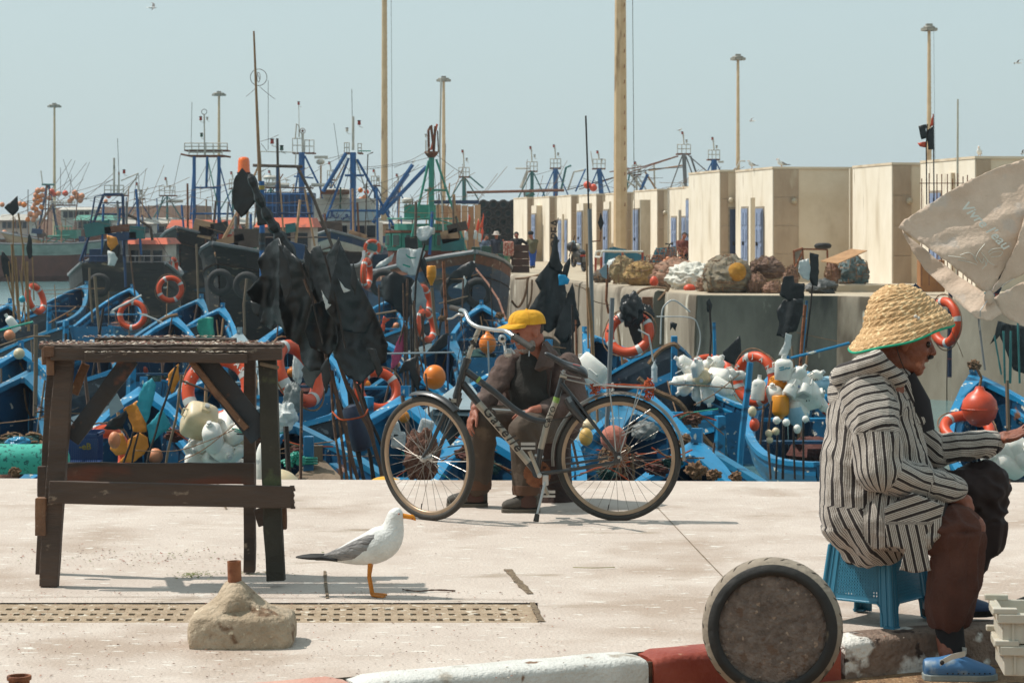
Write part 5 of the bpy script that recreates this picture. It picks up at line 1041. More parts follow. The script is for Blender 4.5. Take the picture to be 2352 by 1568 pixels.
pmesh('trouser_leg',blob_mesh('trouser_leg',[cap(W(2090,1208,9.68),W(2195,1222,9.62),.095,.105),cap(W(2195,1222,9.62),W(2206,1240,9.62),.098,.092),cap(W(2204,1245,9.62),W(2192,1340,9.62),.092,.096),cap(W(2192,1340,9.62),W(2183,1398,9.62),.096,.088),cap(W(2183,1398,9.62),W(2182,1402,9.62),.088,.087)],.0065,5,shin_f),m_tr,rt,rt)
pmesh('trouser_leg',blob_mesh('trouser_leg',[cap(W(2060,1190,9.92),W(2260,1118,9.98),.10,.105),cap(W(2260,1118,9.98),W(2262,1240,9.98),.102,.075),cap(W(2262,1240,9.98),W(2190,1360,9.98),.06,.05)],.0075,5,shin_f),m_trd,rt,rt,label='trouser leg in shade on the far side')  # dark copy of the brown cloth paints the shade on this leg
part('sock',MB().tube([W(2180,1440,9.62),W(2186,1480,9.6),W(2192,1520,9.58)],[.058,.054,.05],12),M('black_sock','1d1a1b','141213',rough=.95),rt,smooth=True)
def clog(x,y,d,mt,ms,lab=None,s=1.0,rz=0):
 c=W(x,y,d);rs=[]
 for u,z,b,h in((0,.05,.030,.03),(.012,.045,.040,.042),(.06,.045,.045,.045),(.11,.050,.049,.052),(.17,.043,.054,.048),(.23,.032,.052,.036),(.265,.028,.040,.028),(.283,.026,.015,.018)):
  rs.append([c+V((u*s,math.cos(a)*b*s,(z+math.sin(a)*h)*s))for a in[2*math.pi*j/18 for j in range(18)]])
 o=part('clog',MB().loft(rs),mt,rt,smooth=True,label=lab)
 so=[[c+V((u*s,v_*b*s,z*s))for v_,z in((-1,.0),(1,.0),(1.04,.026),(-1.04,.026))]for u,b in((-.004,.03),(.02,.044),(.10,.046),(.13,.05),(.2,.056),(.25,.050),(.278,.032),(.292,.012))]
 part('sole',MB().loft(so),ms,o,bevel=.004);return o,c
m_clog=M('clog_blue','3f6f9c','355f88',sc=5,rough=.5,bump=.2,spots=('8c9aa0',7,.6));m_sole=M('clog_sole','8e9490','77807f',sc=9,rough=.7)
c1,cc=clog(2122,1560,9.52,m_clog,m_sole)
part('strap',MB().loft([[cc+V((u,y,z+k))for k in(-.011,.011)]+[cc+V((u,y*1.06,z+k))for k in(.011,-.011)]for u,y,z in((.055,-.052,.075),(.10,-.053,.10),(.155,-.045,.112),(.17,0,.116),(.155,.045,.112),(.10,.053,.10))]),M('strap_cream','c9c5bb','b5b0a5',rough=.6),c1,bevel=.002)
part('rivet',MB().lathe([(.009,0),(.009,.004),(.005,.006)],cc+V((.062,-.055,.078)),(0,-1,0),12),m_iron,c1)
for i in range(9):part('vent',MB().sphere(cc+V((.085+i*.021,-.051-.002*math.sin(i*.4),.034)),(.0035,.003,.003),8,5),m_dark,c1)
clog(2122,1413,9.99,M('clog_blue_shade','1c3558','172c4a',sc=5,rough=.55),m_dark,'blue clog on the kerb, darkened for shade')  # darker blue and black sole paint the shade on the far clog
LR=[((1951,807),(2190,745)),((1960,792),(2187,733)),((1974,770),(2176,721)),((1983,748),(2161,708)),((1987,728),(2147,696)),((1990,708),(2134,685)),((1995,690),(2119,674)),((2004,677),(2103,665)),((2022,664),(2085,657)),((2040,656),(2066,652))]
hm=MB();nr,nu=110,200;rings=[];uL=[]
for i in range(nr+1):
 t_=i/nr*(len(LR)-1);k=min(int(t_),len(LR)-2);f=t_-k;l=V(LR[k][0]).lerp(V(LR[k+1][0]),f);r=V(LR[k][1]).lerp(V(LR[k+1][1]),f);L3,R3=W(l.x,l.y,9.82),W(r.x,r.y,9.82)
 c=(L3+R3)/2;ax1=(R3-L3)/2;ry=ax1.length*(.97 if i<30 else .92);up=V((-ax1.z,0,ax1.x)).normalized();bands=13;ph=i/nr*bands;ring=[]
 for j in range(nu):
  a=2*math.pi*j/nu;q=c+ax1*math.cos(a)+V((0,math.sin(a)*ry,0));rad=(q-c).normalized();nn=(rad*.8+up*.5).normalized()
  zig=math.sin((a*34*max(.35,ry/.2))+(1 if int(ph)%2 else-1)*(ph%1)*2.4);bd=math.sin((ph%1)*math.pi)
  dsp=.0042*bd**.6+.0022*zig*bd+(.004*math.sin(a*3+1.2)+.007*noise.noise(V((math.cos(a)*1.5,math.sin(a)*1.5,i*.05))))*(1.0 if i>25 else .6)
  if i<26:q.z+=(.006*math.sin(a*2+2.6)+.004*math.sin(a*5))*(1-i/26)
  ring.append(q+nn*dsp)
 rings.append(ring)
m_straw=M('straw_braid','cba677','b38b5c',sc=38,rough=.75,bump=.5,bsc=160,spots=('e3c595',55,.56),spots2=('8f5f30',30,.66))
hat=part('straw_hat',MB().loft(rings+[rings[-1]],caps=False),m_straw,rt,smooth=False);hat.data.polygons.foreach_set('use_smooth',[True]*len(hat.data.polygons))
part('hat_trim',MB().tube(rings[0][::4]+[rings[0][0]],.0052,8),M('green_trim','0ba27c','088a68',sc=20,rough=.8),hat,smooth=True);part('hat_pearl',MB().sphere(W(2103,727,9.655),(.008,.006,.008),10,8).sphere(W(2110,731,9.655),(.007,.006,.008),8,6),M('pearl','d8d2c8','bdb6aa',rough=.3),hat)
# ---- man in the yellow cap ----
Y=lambda x,y,d=14.2:P(x,y,d)
ym=thing('person','man in yellow cap and grey brown jacket seated on a bollard behind the bicycle','person',V((Y(1230,0).x,14.2,0)))
hp2,H2=head(Y(1212,762,14.22),(-.86,-.45,-.28),(-.2,-.1,1),1.0)
pr=list(hp2)+[cap(Y(1222,795,14.25),Y(1232,835,14.28),.062,.068),cap(Y(1240,875,14.36),Y(1255,955,14.38),.10,.11)]
pr+=[cap(Y(1170,855,14.28),Y(1122,912,14.12),.04,.036),cap(Y(1122,912,14.12),Y(1092,938,13.95),.04,.028),cap(Y(1300,855,14.32),Y(1318,925,14.25),.045,.04),cap(Y(1318,925,14.25),Y(1222,944,13.98),.042,.028)]
pr+=[cap(Y(1250,970,14.3),Y(1108,968,14.0),.08,.055),cap(Y(1108,968,14.0),Y(1095,1125,14.1),.055,.04),cap(Y(1270,975,14.3),Y(1200,985,13.85),.08,.06),cap(Y(1200,985,13.85),Y(1208,1140,13.85),.055,.04),cap(Y(1095,1136,14.1),Y(1060,1150,14.1),.024,.018),cap(Y(1205,1150,13.85),Y(1180,1162,13.85),.024,.018)]
pr+=hand(Y(1222,944,13.98),(-.75,-.25,-.5),(-.3,-.6,.8),1.0,curl=[.42,.38,.36,.4],side=1,thumb=.7,spread=.1)
pr+=hand(Y(1092,940,13.95),(-.35,-.3,-.8),(-.8,-.3,.45),.98,curl=.4,side=-1,thumb=.6)
pmesh('body',blob_mesh('body',pr,.0052,3),m_skin2,ym,ym)
m_hair=M('grey_hair','4a423d','2c2624',sc=30,rough=.9,bump=.6,bsc=90);m_beard=M('white_beard','9a8e85','73655c',sc=30,rough=.9,bump=.7,bsc=110)
pmesh('beard',blob_mesh('beard',[('e',H2(.052,-.096),(.036,.040,.024),None),('e',H2(.030,-.070,.048),(.034,.020,.034),None),('e',H2(.030,-.070,-.048),(.034,.020,.034),None),('e',H2(.084,-.048,.014),(.012,.018,.007),None),('e',H2(.084,-.048,-.014),(.012,.018,.007),None)],.004,3,lambda p,n:.002*noise.noise(p*90)),m_beard,ym,ym)
part('hair',MB().sphere(H2(-.052,.012,0),(.056,.068,.060),18,12),m_hair,ym,smooth=True)
for sd in(1,-1):part('eye',MB().sphere(H2(.082,.008,.032*sd),.012,8,6),M('eye_dark','2a1a14','1a100c',rough=.2),ym)
m_jk=M('taupe_jacket','5c4a44','46372f',sc=6,rough=.95,bump=.6,bsc=28,spots=('6f5d55',7,.6,(1,1,1),.12),spots2=('3a2d28',11,.66));m_sw=M('dark_sweater','2e2b26','26231f',sc=6,rough=.95,bump=.3,bsc=80)
jf=lambda p,n:(.017*(1-2.4*abs(noise.noise(V((p.x*9,p.y*9,p.z*6))+V((0,0,1))*noise.noise(p*4))))+.005*noise.noise(p*26))
jp=[cap(Y(1290,868,14.36),Y(1292,955,14.38),.125,.12),cap(Y(1245,850,14.38),Y(1255,950,14.42),.13,.14),cap(Y(1180,852,14.32),Y(1178,940,14.34),.075,.08),cap(Y(1300,845,14.32),Y(1322,925,14.26),.082,.066),cap(Y(1322,925,14.26),Y(1248,943,14.05),.062,.048),cap(Y(1165,843,14.25),Y(1125,912,14.12),.066,.056),cap(Y(1125,912,14.12),Y(1100,932,14.0),.052,.044),cap(Y(1238,812,14.34),Y(1255,832,14.36),.07,.09),cap(Y(1170,832,14.28),Y(1195,822,14.34),.05,.05)]
pmesh('jacket',blob_mesh('jacket',jp,.0075,4,jf),m_jk,ym,ym)
pmesh('sweater',blob_mesh('sweater',[cap(Y(1212,862,14.25),Y(1216,945,14.22),.115,.125),cap(Y(1215,820,14.25),Y(1215,850,14.24),.06,.08)],.008,4,lambda p,n:.010*math.sin(p.z*38+p.x*14+3*noise.noise(p*5))*(p.z<.85)+.006*noise.noise(p*14)),m_sw,ym,ym)
part('collar',MB().loft([[Y(1248,786,14.2),Y(1262,808,14.14),Y(1250,842,14.1),Y(1226,848,14.1)],[Y(1256,780,14.28),Y(1278,806,14.24),Y(1272,842,14.16),Y(1240,855,14.12)]],closed=True),m_jk,ym,bevel=.004)
part('zip_pocket',MB().tube([Y(1266,852,14.1),Y(1262,895,14.1),Y(1260,930,14.11)],.004,5),m_iron,ym);part('zip',MB().tube([Y(1216,806,14.12),Y(1215,818,14.11)],.004,5),M('steel_bright','b9b9b6','a4a4a2',rough=.3,metal=.8),ym)
m_ot=M('olive_trouser','4b3d30','3e3228',sc=5,rough=.85,bump=.3,bsc=50,spots=('5c4c3c',6,.62));tf=lambda p,n:.008*(1-2*abs(noise.noise(V((p.x*12,p.y*12,p.z*7)))))+.003*noise.noise(p*30)
pmesh('trousers',blob_mesh('trousers',[cap(Y(1255,972,14.33),Y(1118,965,14.02),.105,.085),cap(Y(1110,968,14.0),Y(1106,1040,14.06),.082,.076),cap(Y(1106,1040,14.06),Y(1098,1110,14.1),.076,.074),cap(Y(1275,975,14.32),Y(1206,985,13.88),.105,.085),cap(Y(1200,990,13.86),Y(1202,1060,13.86),.078,.068),cap(Y(1202,1060,13.86),Y(1208,1120,13.86),.068,.070)],.0075,4,tf),m_ot,ym,ym)
for x,y,d in((1097,1112,14.1),(1209,1124,13.86)):part('trouser_cuff',MB().lathe([(.080,-.028),(.084,0),(.082,.028),(.072,.030),(.07,-.028)],Y(x,y,d),n=20),M('cuff_brown','5a3d2a','4c3323',sc=6,rough=.85,bump=.3),ym,smooth=True)
m_shoe=M('dusty_shoe','4a443c','39342e',sc=7,rough=.8,bump=.3,spots=('6d655a',9,.6));m_sh2=M('shoe_brown_panel','4c3026','3a251d',rough=.8)
def shoe(x0,x1,y,d,par,f=lambda x,y,d:P(x,y,d)):
 a,b=f(x0,y,d),f(x1,y,d);a.z=b.z=0.0;L=(b-a);rs=[]
 for u,w_,h in((-.02,.014,.03),(.02,.032,.045),(.12,.042,.058),(.28,.047,.068),(.45,.044,.085),(.62,.040,.108),(.8,.038,.12),(.95,.034,.118),(1.0,.02,.09)):
  c=a+L*u;rs.append([c+V((0,math.cos(q)*w_,.015+h*.5+math.sin(q)*h*.5))for q in[2*math.pi*j/16 for j in range(16)]])
 o=part('shoe',MB().loft(rs),m_shoe,par,smooth=True);part('sole',MB().loft([[a+L*u+V((0,k*w_,z))for k,z in((-1,0),(1,0),(1.02,.022),(-1.02,.022))]for u,w_ in((-.03,.02),(.0,.038),(.15,.048),(.35,.05),(.6,.043),(.9,.042),(1.01,.03))]),M('shoe_sole','5f574b','4c453b',rough=.85),o,bevel=.003)
 part('shoe_panel',MB().loft([[a+L*u+V((0,-(.047-.006*u),z))for z in zz]for u,zz in((.5,(.035,.08)),(.62,(.03,.1)),(.8,(.03,.10)),(.9,(.035,.085)))],closed=False,caps=False),m_sh2,o);lc=MB()
 for i in range(4):lc.tube([a+L*(.34+i*.06)+V((0,-.03,.078+i*.012)),a+L*(.36+i*.06)+V((0,.0,.088+i*.012)),a+L*(.34+i*.06)+V((0,.03,.078+i*.012))],.004,5)
 part('laces',lc,m_iron,o,kind='stuff')
shoe(1028,1120,1162,14.12,ym);shoe(1154,1240,1176,13.84,ym)
m_cap=M('yellow_cap_cloth','d9a32c','c4881a',sc=14,rough=.95,bump=.5,bsc=30,mixf=(.3,.8),spots=('b27c22',9,.66,(1,1,1),.12));cc_=H2(-.012,.062);fwv=V((-.88,-.42,-.03)).normalized();sdv=V((0,0,1)).cross(fwv).normalized();upv=fwv.cross(sdv);Rc=Matrix((fwv,sdv,upv)).transposed()
cm=MB();rs=[]
for i in range(12):
 a=math.pi/2*i/11;rs.append([cc_+Rc@V((math.cos(q)*.116*math.cos(a)**.62,math.sin(q)*.098*math.cos(a)**.62,-.016+.084*math.sin(a)**.9+.0015*math.cos(6*q)*math.cos(a)))for q in[2*math.pi*j/36 for j in range(36)]])
cp=part('cap',MB().loft(rs),m_cap,ym,smooth=True)
br=[]
for i in range(6):
 u=i/5;br.append([cc_+Rc@V((.030+(.120*math.cos(q))*u+.082*math.cos(q),math.sin(q)*(.094-.006*u),-.010-.030*u*math.cos(q)-.020*abs(math.sin(q))**2*u))for q in[(-1.45+2.9*j/14)for j in range(15)]])
vis=MB().loft(br,closed=False);o=part('visor',vis,m_cap,cp,smooth=True);sm=o.modifiers.new('s','SOLIDIFY');sm.thickness=.004
part('cap_button',MB().sphere(cc_+upv*.069,.008,8,5),m_cap,cp)
sm_=MB()
for k in range(6):
 q=k*math.pi/3+.26;sm_.tube([cc_+Rc@V((math.cos(q)*.1163*math.cos(a)**.62,math.sin(q)*.0983*math.cos(a)**.62,-.016+.0842*math.sin(a)**.9))for a in[1.5*j/9 for j in range(10)]],.0007,4)
part('seam',sm_,M('cap_seam','b87c10','a36c0c'),cp)
solo('metal_rod',MB().tube([P(1130,940,13.9),P(1240,948,14.0)],.0085,8),M('steel_bright','b9b9b6'),'bright metal rod lying across the knees of the seated man','rod',smooth=True)
bo=P(1268,0,14.45);bo.z=0;bm_=MB().lathe([(.155,0),(.145,.02),(.125,.06),(.115,.2),(.115,.34),(.15,.38),(.17,.42),(.15,.46),(0,.47)],bo,n=20);solo('mooring_bollard',bm_,M('bollard_rust','3f2b24','2a1d19',sc=8,rough=.9,bump=1,bsc=40),'dark rusty mooring bollard the man in the yellow cap sits on','bollard',smooth=True)
ps=thing('person','lower leg and dark worn shoe of somebody beyond the right edge of the picture','person',P(2360,1400,9.9))
rs=[];a=P(2318,1404,9.85);L=V((.27,.06,0))
pmesh('shoe',blob_mesh('shoe',[cap(a+V((.04,0,.015)),a+L*.5+V((0,0,.03)),.038,.05),cap(a+L*.5+V((0,0,.03)),a+L+V((0,0,.05)),.05,.05)],.006,3),M('shoe_black','2a2420','51432f',sc=6,rough=.6),ps,ps)
pmesh('body',blob_mesh('body',[cap(a+L*.9+V((0,0,.08)),a+L+V((.05,.05,.5)),.05,.06),cap(a+L+V((.05,.05,.5)),a+L+V((.45,.1,.52)),.07,.09)],.01,2),m_trd,ps,ps)
# ---- small figures on the far quay ----
def figure(label,pts,d,jacket,legs,hat=None,skin=m_skin2,extra=None,sw=.17):
 """pts: head, neck, hip, kneeL, footL, kneeR, footR, elbowL, handL, elbowR, handR in picture px"""
 q=[P(x,y,d+dz)for x,y,dz in pts];hd,nk,hip,kl,fl,kr,fr2,el,hl,er,hr=q;t=thing('person',label,'person',V((hip.x,hip.y,min(fl.z,fr2.z))));sh=V((sw,0,0));z=V((0,0,1))
 sl=nk-V((sw,0,.06))if el.x<er.x else nk+V((sw,0,-.06));sr=nk+V((sw,0,-.06))if el.x<er.x else nk-V((sw,0,.06))
 pr=[('e',hd,(.085,.10,.115),None),cap(hd,nk,.05,.06),cap(nk-z*.12,hip,.14,.13),cap(hip-V((.07,0,0)),kl,.085,.06),cap(kl,fl,.055,.04),cap(hip+V((.07,0,0)),kr,.085,.06),cap(kr,fr2,.055,.04),cap(sl,el,.055,.045),cap(el,hl,.042,.032),cap(sr,er,.055,.045),cap(er,hr,.042,.032),('e',hl,(.045,)*3,None),('e',hr,(.045,)*3,None),cap(hd+V((0,-.08,0)),hd+V((0,-.11,-.02)),.02,.02)]
 pmesh('body',blob_mesh('body',pr,.022,2),skin,t,t)
 pmesh('jacket',blob_mesh('jacket',[cap(nk-z*.14,hip,.175,.165),cap(sl,el,.078,.065),cap(el,el.lerp(hl,.75),.062,.05),cap(sr,er,.078,.065),cap(er,er.lerp(hr,.75),.062,.05),cap(sl,sr,.085,.085)],.022,2,lambda p,n:.012*noise.noise(p*9)),jacket,t,t)
 pmesh('trousers',blob_mesh('trousers',[cap(hip-V((.06,0,0)),kl,.12,.085),cap(kl,kl.lerp(fl,.85),.08,.065),cap(hip+V((.06,0,0)),kr,.12,.085),cap(kr,kr.lerp(fr2,.85),.08,.065)],.022,2,lambda p,n:.01*noise.noise(p*9)),legs,t,t)
 for f_ in(fl,fr2):part('shoe',MB().sphere(f_+V((0,-.05,.03)),(.06,.13,.055),10,6),m_iron,t,smooth=True)
 if hat:
  part('hat',MB().lathe([(.20 if hat[1]else .10,-.01),(.115,.02),(.115,.1),(.07,.14),(0,.145)],hd+V((0,0,.045)),n=14),hat[0],t,smooth=True)
 else:part('hair',MB().sphere(hd+V((0,.02,.03)),(.098,.108,.105),12,8),m_hair if not extra else extra,t,smooth=True)
 return t
mc=lambda n,a,b=None:M(n,a,b,rough=.9,bump=.3)
m_blackcl=mc('black_cloth','1e1d1e','161516');m_navycl=mc('navy_cloth','232a3a','1b202e');m_pinkcl=mc('pink_cloth','b98a7c','a87869');m_denim=mc('denim_cloth','2b3a5a','222e48')
figure('standing man in black beside the thick beige mast',[(1443,527,0),(1448,542,0),(1449,575,0),(1444,592,0),(1443,610,0),(1454,592,0),(1455,610,0),(1436,560,0),(1438,580,-.2),(1461,560,0),(1461,582,0)],108,m_blackcl,m_blackcl,skin=m_skin)
figure('crouching net mender in a rust red jacket by the blue door',[(1572,541,0),(1568,553,.05),(1571,584,0),(1566,597,-.3),(1567,612,0),(1576,597,-.3),(1577,612,0),(1557,570,-.1),(1562,583,-.3),(1580,570,0),(1570,586,-.3)],90,mc('rust_jacket','6e3628','5a2b20'),m_blackcl)
figure('man in a black hoodie and pink trousers leaning on the stack of crates',[(1186,540,0),(1188,549,0),(1190,577,0),(1190,600,0),(1184,621,0),(1194,600,0),(1197,616,.2),(1168,560,0),(1170,572,0),(1208,558,0),(1212,566,0)],93,m_blackcl,m_pinkcl,extra=m_blackcl)
figure('man in a black cap and olive shirt standing right of the crates',[(1219,541,0),(1223,551,0),(1223,576,0),(1221,592,0),(1220,615,0),(1226,592,0),(1226,614,0),(1215,562,0),(1213,575,0),(1231,562,0),(1230,577,0)],97,mc('olive_shirt','5f5a42','4f4b37'),mc('blue_overall','1e4fa0','18418a'),hat=(m_blackcl,False))
figure('man in a white bucket hat and striped dark sweater on the far quay',[(1140,541,0),(1140,550,0),(1139,576,0),(1136,592,0),(1135,612,0),(1143,592,0),(1143,612,0),(1127,560,0),(1126,566,-.2),(1152,560,0),(1156,552,-.2)],104,m_navycl,m_blackcl,hat=(mc('white_hat','c9bcb2','b8aba0'),True))
figure('stooping man in a grey blue shirt left of the white hatted man',[(1118,545,0),(1113,553,0),(1109,578,0),(1107,592,0),(1107,610,0),(1112,592,0),(1112,610,0),(1103,562,0),(1110,575,-.3),(1120,562,0),(1124,572,-.3)],108,mc('grey_blue_shirt','4a586a','3d4a5a'),m_denim)
# ---------------- bicycle ----------------
BD=13.45;K=lambda x,y,dz=0.0:P(x,y,BD+dz)
bk=thing('bicycle','black and silver step through city bicycle on its kickstand with a silver rear rack','bicycle',G(1231,1196))
m_bb=M('bike_black','1a1a1a','141414',sc=6,rough=.35,coat=.4,spots=('4d4640',16,.68));m_sv=M('bike_silver','a39a8c','93897a',sc=6,rough=.35,metal=.55,spots=('6a5f52',12,.66));m_al=M('alloy','b4b2ae','9c9a96',sc=8,rough=.28,metal=.85,spots=('7d756a',14,.68));m_ru=M('bike_rubber','2c2a27','38342e',sc=5,rough=.8,bump=.3);m_sp=M('spoke_steel','8f8a82','7a756d',rough=.35,metal=.7);m_rope=M('orange_twine','a84a22','8c3a1a',sc=30,rough=.95)
def btube(name,mt,pts,w_,taper=1.0,n=10,par=None,smooth=True):
 ps=[K(*p)for p in pts];k=len(ps);return part(name,MB().tube(ps,[w_*BD/F/2*(1+(taper-1)*i/max(1,k-1))for i in range(k)],n),mt,par or bk,smooth=smooth)
def bc(pts,k=5):return[tuple(p)for p in catmull([V((p[0],p[1],p[2]if len(p)>2 else 0))for p in pts],k)]
def wheel(c,nrm,rad,name,rimc):
 w_=part(name,MB().lathe([(.012,-.05),(.02,-.03),(.02,-.026),(.011,-.02),(.011,.02),(.02,.026),(.02,.03),(.012,.05)],c,nrm,14),m_al,bk,smooth=True)
 part('tyre',MB().torus(c,rad-.0165,.0185,nrm,72,12),m_ru,w_,smooth=True);part('rim',MB().lathe([(rad-.030,-.010),(rad-.030,.010),(rad-.045,.012),(rad-.052,.006),(rad-.052,-.006),(rad-.045,-.012),(rad-.030,-.010)],c,nrm,72,False),rimc,w_,smooth=True)
 nn=V(nrm).normalized();a,b=frame(nn);n=32
 for i in range(n):
  q=2*math.pi*i/n;s=1 if i%2 else-1;q2=q+(.95 if(i//2)%2 else-.95);p0=c+(a*math.cos(q2)+b*math.sin(q2))*.019+nn*s*.028;p1=c+(a*math.cos(q)+b*math.sin(q))*(rad-.05)
  part('spoke',MB().seg(p0,p1,.0012,n=4),m_sp,w_)
 part('valve',MB().seg(c+(a*-.2-b).normalized()*(rad-.05),c+(a*-.2-b).normalized()*(rad-.085),.003),m_iron,w_)
 return w_
rc=K(1420,1048);rc.z=.349;fc=K(981,1055,.0);fc.z=.349
m_rimr=M('tan_rim','a98f76','8f7a64',sc=5,rough=.4,metal=.5);wheel(rc,(.03,1,0),.35,'rear_wheel',m_rimr);fa=R(40);wheel(fc,(math.sin(fa),math.cos(fa),.05),.35,'front_wheel',m_rimr)
btube('head_tube',m_bb,[(1071,830),(1047,912)],17);btube('down_tube',m_bb,[(1062,880),(1098,925)],19,.95);btube('down_tube',m_sv,[(1098,925),(1150,985),(1214,1062)],18,.95);btube('down_tube',m_bb,[(1214,1062),(1236,1090)],17)
btube('top_tube',m_bb,bc([(1070,852),(1100,874),(1138,902),(1180,938),(1222,962),(1258,968)]),17,.8)
btube('seat_tube',m_bb,[(1292,868),(1277,920)],14);btube('seat_tube',m_sv,[(1277,920),(1257,970),(1242,1030)],15);btube('seat_tube',m_bb,[(1242,1030),(1233,1086)],14);btube('seat_post',m_al,[(1291,868),(1296,850)],8)
btube('decal',M('lime_decal','7f9a44','6f8a3a',rough=.4),[(1279.5,912),(1276,924)],15.6);btube('decal',M('lime_decal','7f9a44'),[(1096,870),(1101,874)],17.6)
btube('seat_clamp',m_al,[(1228,1046),(1248,1050)],8);btube('shell',m_bb,[(1233,1086,-.04),(1233,1086,.04)],22)
for dz in(-.055,.055):
 btube('seat_stay',m_bb,[(1289,880,dz*.4),(1330,930,dz*.8),(1414,1040,dz)],11,.7);btube('chain_stay',m_bb,[(1234,1088,dz*.5),(1300,1080,dz),(1420,1060,dz)],9 if dz>0 else 10,.8)
btube('chain_guard',m_bb,[(1300,1066,-.05),(1396,1052,-.05)],6);part('rear_drop',MB().box(K(1418,1050,-.06),(.035,.012,.06)),m_bb,bk);part('axle_nut',MB().lathe([(.009,0),(.009,.02),(.004,.022)],K(1421,1049,-.06),(0,-1,0),8),m_al,bk)
def gear(name,c,r,nt,mt,th=.004):
 pts=[]
 for i in range(nt*2):q=2*math.pi*i/(nt*2);rr=r+(.004 if i%2 else 0);pts.append(c+V((math.cos(q)*rr,0,math.sin(q)*rr)))
 part(name,MB().prism(pts,(0,th,0)),mt,bk)
gear('chainring',K(1234,1088,.035),.075,32,m_rust);
for i in range(6):gear('sprocket',K(1421,1050,.03+i*.004),.028+.005*i,14,m_rust,.002)
part('crank',MB().loft([[K(x,y,-.075+dz)+V((ox,0,oz))for ox,oz in((-.010,-.004),(.010,.004),(.010,.006),(-.010,-.002))]for x,y,dz in((1239,1092,0),(1216,1036,-.01))]),m_sv,bk);part('crank',MB().seg(K(1239,1092,-.075),K(1216,1036,-.085),.012,.010,8),m_sv,bk,smooth=True)
part('crank',MB().seg(K(1240,1090,.065),K(1259,1136,.075),.012,.009,8),m_sv,bk,smooth=True);part('crank_bolt',MB().lathe([(.014,0),(.014,.012),(.008,.014)],K(1239,1091,-.082),(0,-1,0),12),m_al,bk)
for(x,y,dz)in((1213,1026,-.13),(1259,1136,.12)):
 f=part('pedal',MB().box(K(x,y-3,dz),(.075,.07,.010)),m_iron,bk);part('pedal_cage',MB().box(K(x,y-7,dz-.035),(.08,.006,.016)).box(K(x,y+3,dz-.035),(.08,.006,.012)),m_al,f);part('pedal_axle',MB().seg(K(x,y,dz),K(x,y,-.08 if dz<0 else .07),.006),m_al,f)
btube('kickstand',m_al,[(1252,1106,-.05),(1244,1140,-.07),(1233,1184,-.10)],7,.8);btube('kickstand_foot',m_ru,[(1234,1180,-.10),(1231,1197,-.11)],11,1.2);part('kickstand_mount',MB().box(K(1253,1102,-.045),(.035,.02,.06)),m_al,bk,bevel=.006)
btube('chain',m_iron,[(1243,1058,.035),(1400,1040,.035)],3);btube('chain',m_iron,[(1240,1116,.035),(1330,1090,.035),(1420,1064,.035)],3)
ss=[]
for x,y,wd,h in((1250,812,12,8),(1256,814,20,14),(1275,824,24,16),(1296,838,32,20),(1315,846,60,26),(1334,852,84,30),(1346,858,78,28),(1351,862,50,16)):
 s=BD/F;c=K(x,y);ss.append([c+V((0,math.cos(q)*wd*s/2,math.sin(q)*h*s/2*(1 if math.sin(q)>0 else .9)))for q in[2*math.pi*j/16 for j in range(16)]])
sd_=part('saddle',MB().loft(ss),M('saddle_leather','1b1b1b','141414',sc=9,rough=.38,coat=.2),bk,smooth=True);sb=sd_.modifiers.new('s','SUBSURF');sb.levels=sb.render_levels=1
part('saddle_stripe',MB().tube([K(1316,836,-.06),K(1332,840,-.075)],.003,5),M('signal_red','a5331f'),sd_);btube('saddle_rail',m_al,[(1288,852,-.02),(1304,862,-.02),(1335,868,-.02)],3);btube('saddle_clamp',m_sv,[(1286,862),(1302,866)],12)
btube('ring_lock',m_bb,bc([(1303,915,-.05),(1318,940,-.06),(1340,966,-.05)]),22,.9);btube('ring_lock',M('lock_grey','6d7274','5c6163',rough=.4),[(1304,912,-.06),(1310,924,-.065)],14)
def guard(name,c,nrm,r,q0,q1,mt,w_=.028):
 nn=V(nrm).normalized();a,b=frame(nn);ex=V((1,0,0));ex=(ex-nn*ex.dot(nn)).normalized();ez=nn.cross(ex)*-1;ez=ez if ez.z>0 else-ez;rs=[]
 for i in range(31):
  q=R(q0+(q1-q0)*i/30);rad=ex*math.cos(q)+ez*math.sin(q);rs.append([c+rad*(r+h)+nn*y for y,h in((-w_,-.012),(-w_*.7,0),(0,.006),(w_*.7,0),(w_,-.012),(w_*.7,-.003),(0,.003),(-w_*.7,-.003))])
 part(name,MB().loft(rs),mt,bk,smooth=True)
guard('rear_mudguard',rc,(.03,1,0),.372,-2,187,M('guard_silver','8d8880','7a746b',sc=5,rough=.35,metal=.6,spots=('565049',8,.64)));guard('front_mudguard',fc,(math.sin(fa),math.cos(fa),.05),.372,52,108,m_bb)
for dz in(-.05,.05):btube('rack_rail',m_al,bc([(1362,886,dz),(1380,884,dz),(1440,888,dz),(1492,890,dz),(1502,890,dz*.7),(1504,892,0)]),4.5);btube('rack_stay',m_al,[(1400,892,dz),(1408,960,dz*1.2),(1414,1035,dz*1.2)],3.6)
btube('rack_rail',m_al,[(1366,884,0),(1500,892,0)],4);btube('rack_stay',m_al,[(1297,870,0),(1362,884,0)],4);btube('rack_front',m_al,[(1366,882,-.05),(1366,882,.05)],4);btube('rack_lamp_bracket',m_al,[(1350,866,-.03),(1392,890,-.03)],4)
for x in(1466,1476):btube('rack_strut',m_al,[(x,892,-.04),(1452,950,-.05),(1424,1040,-.055)],3)
for i in range(3):btube('spring_clip',m_al,[(1428,1000-i*7,-.06),(1494,968-i*14,-.06)],2.6)
tw=MB();random.seed(8)
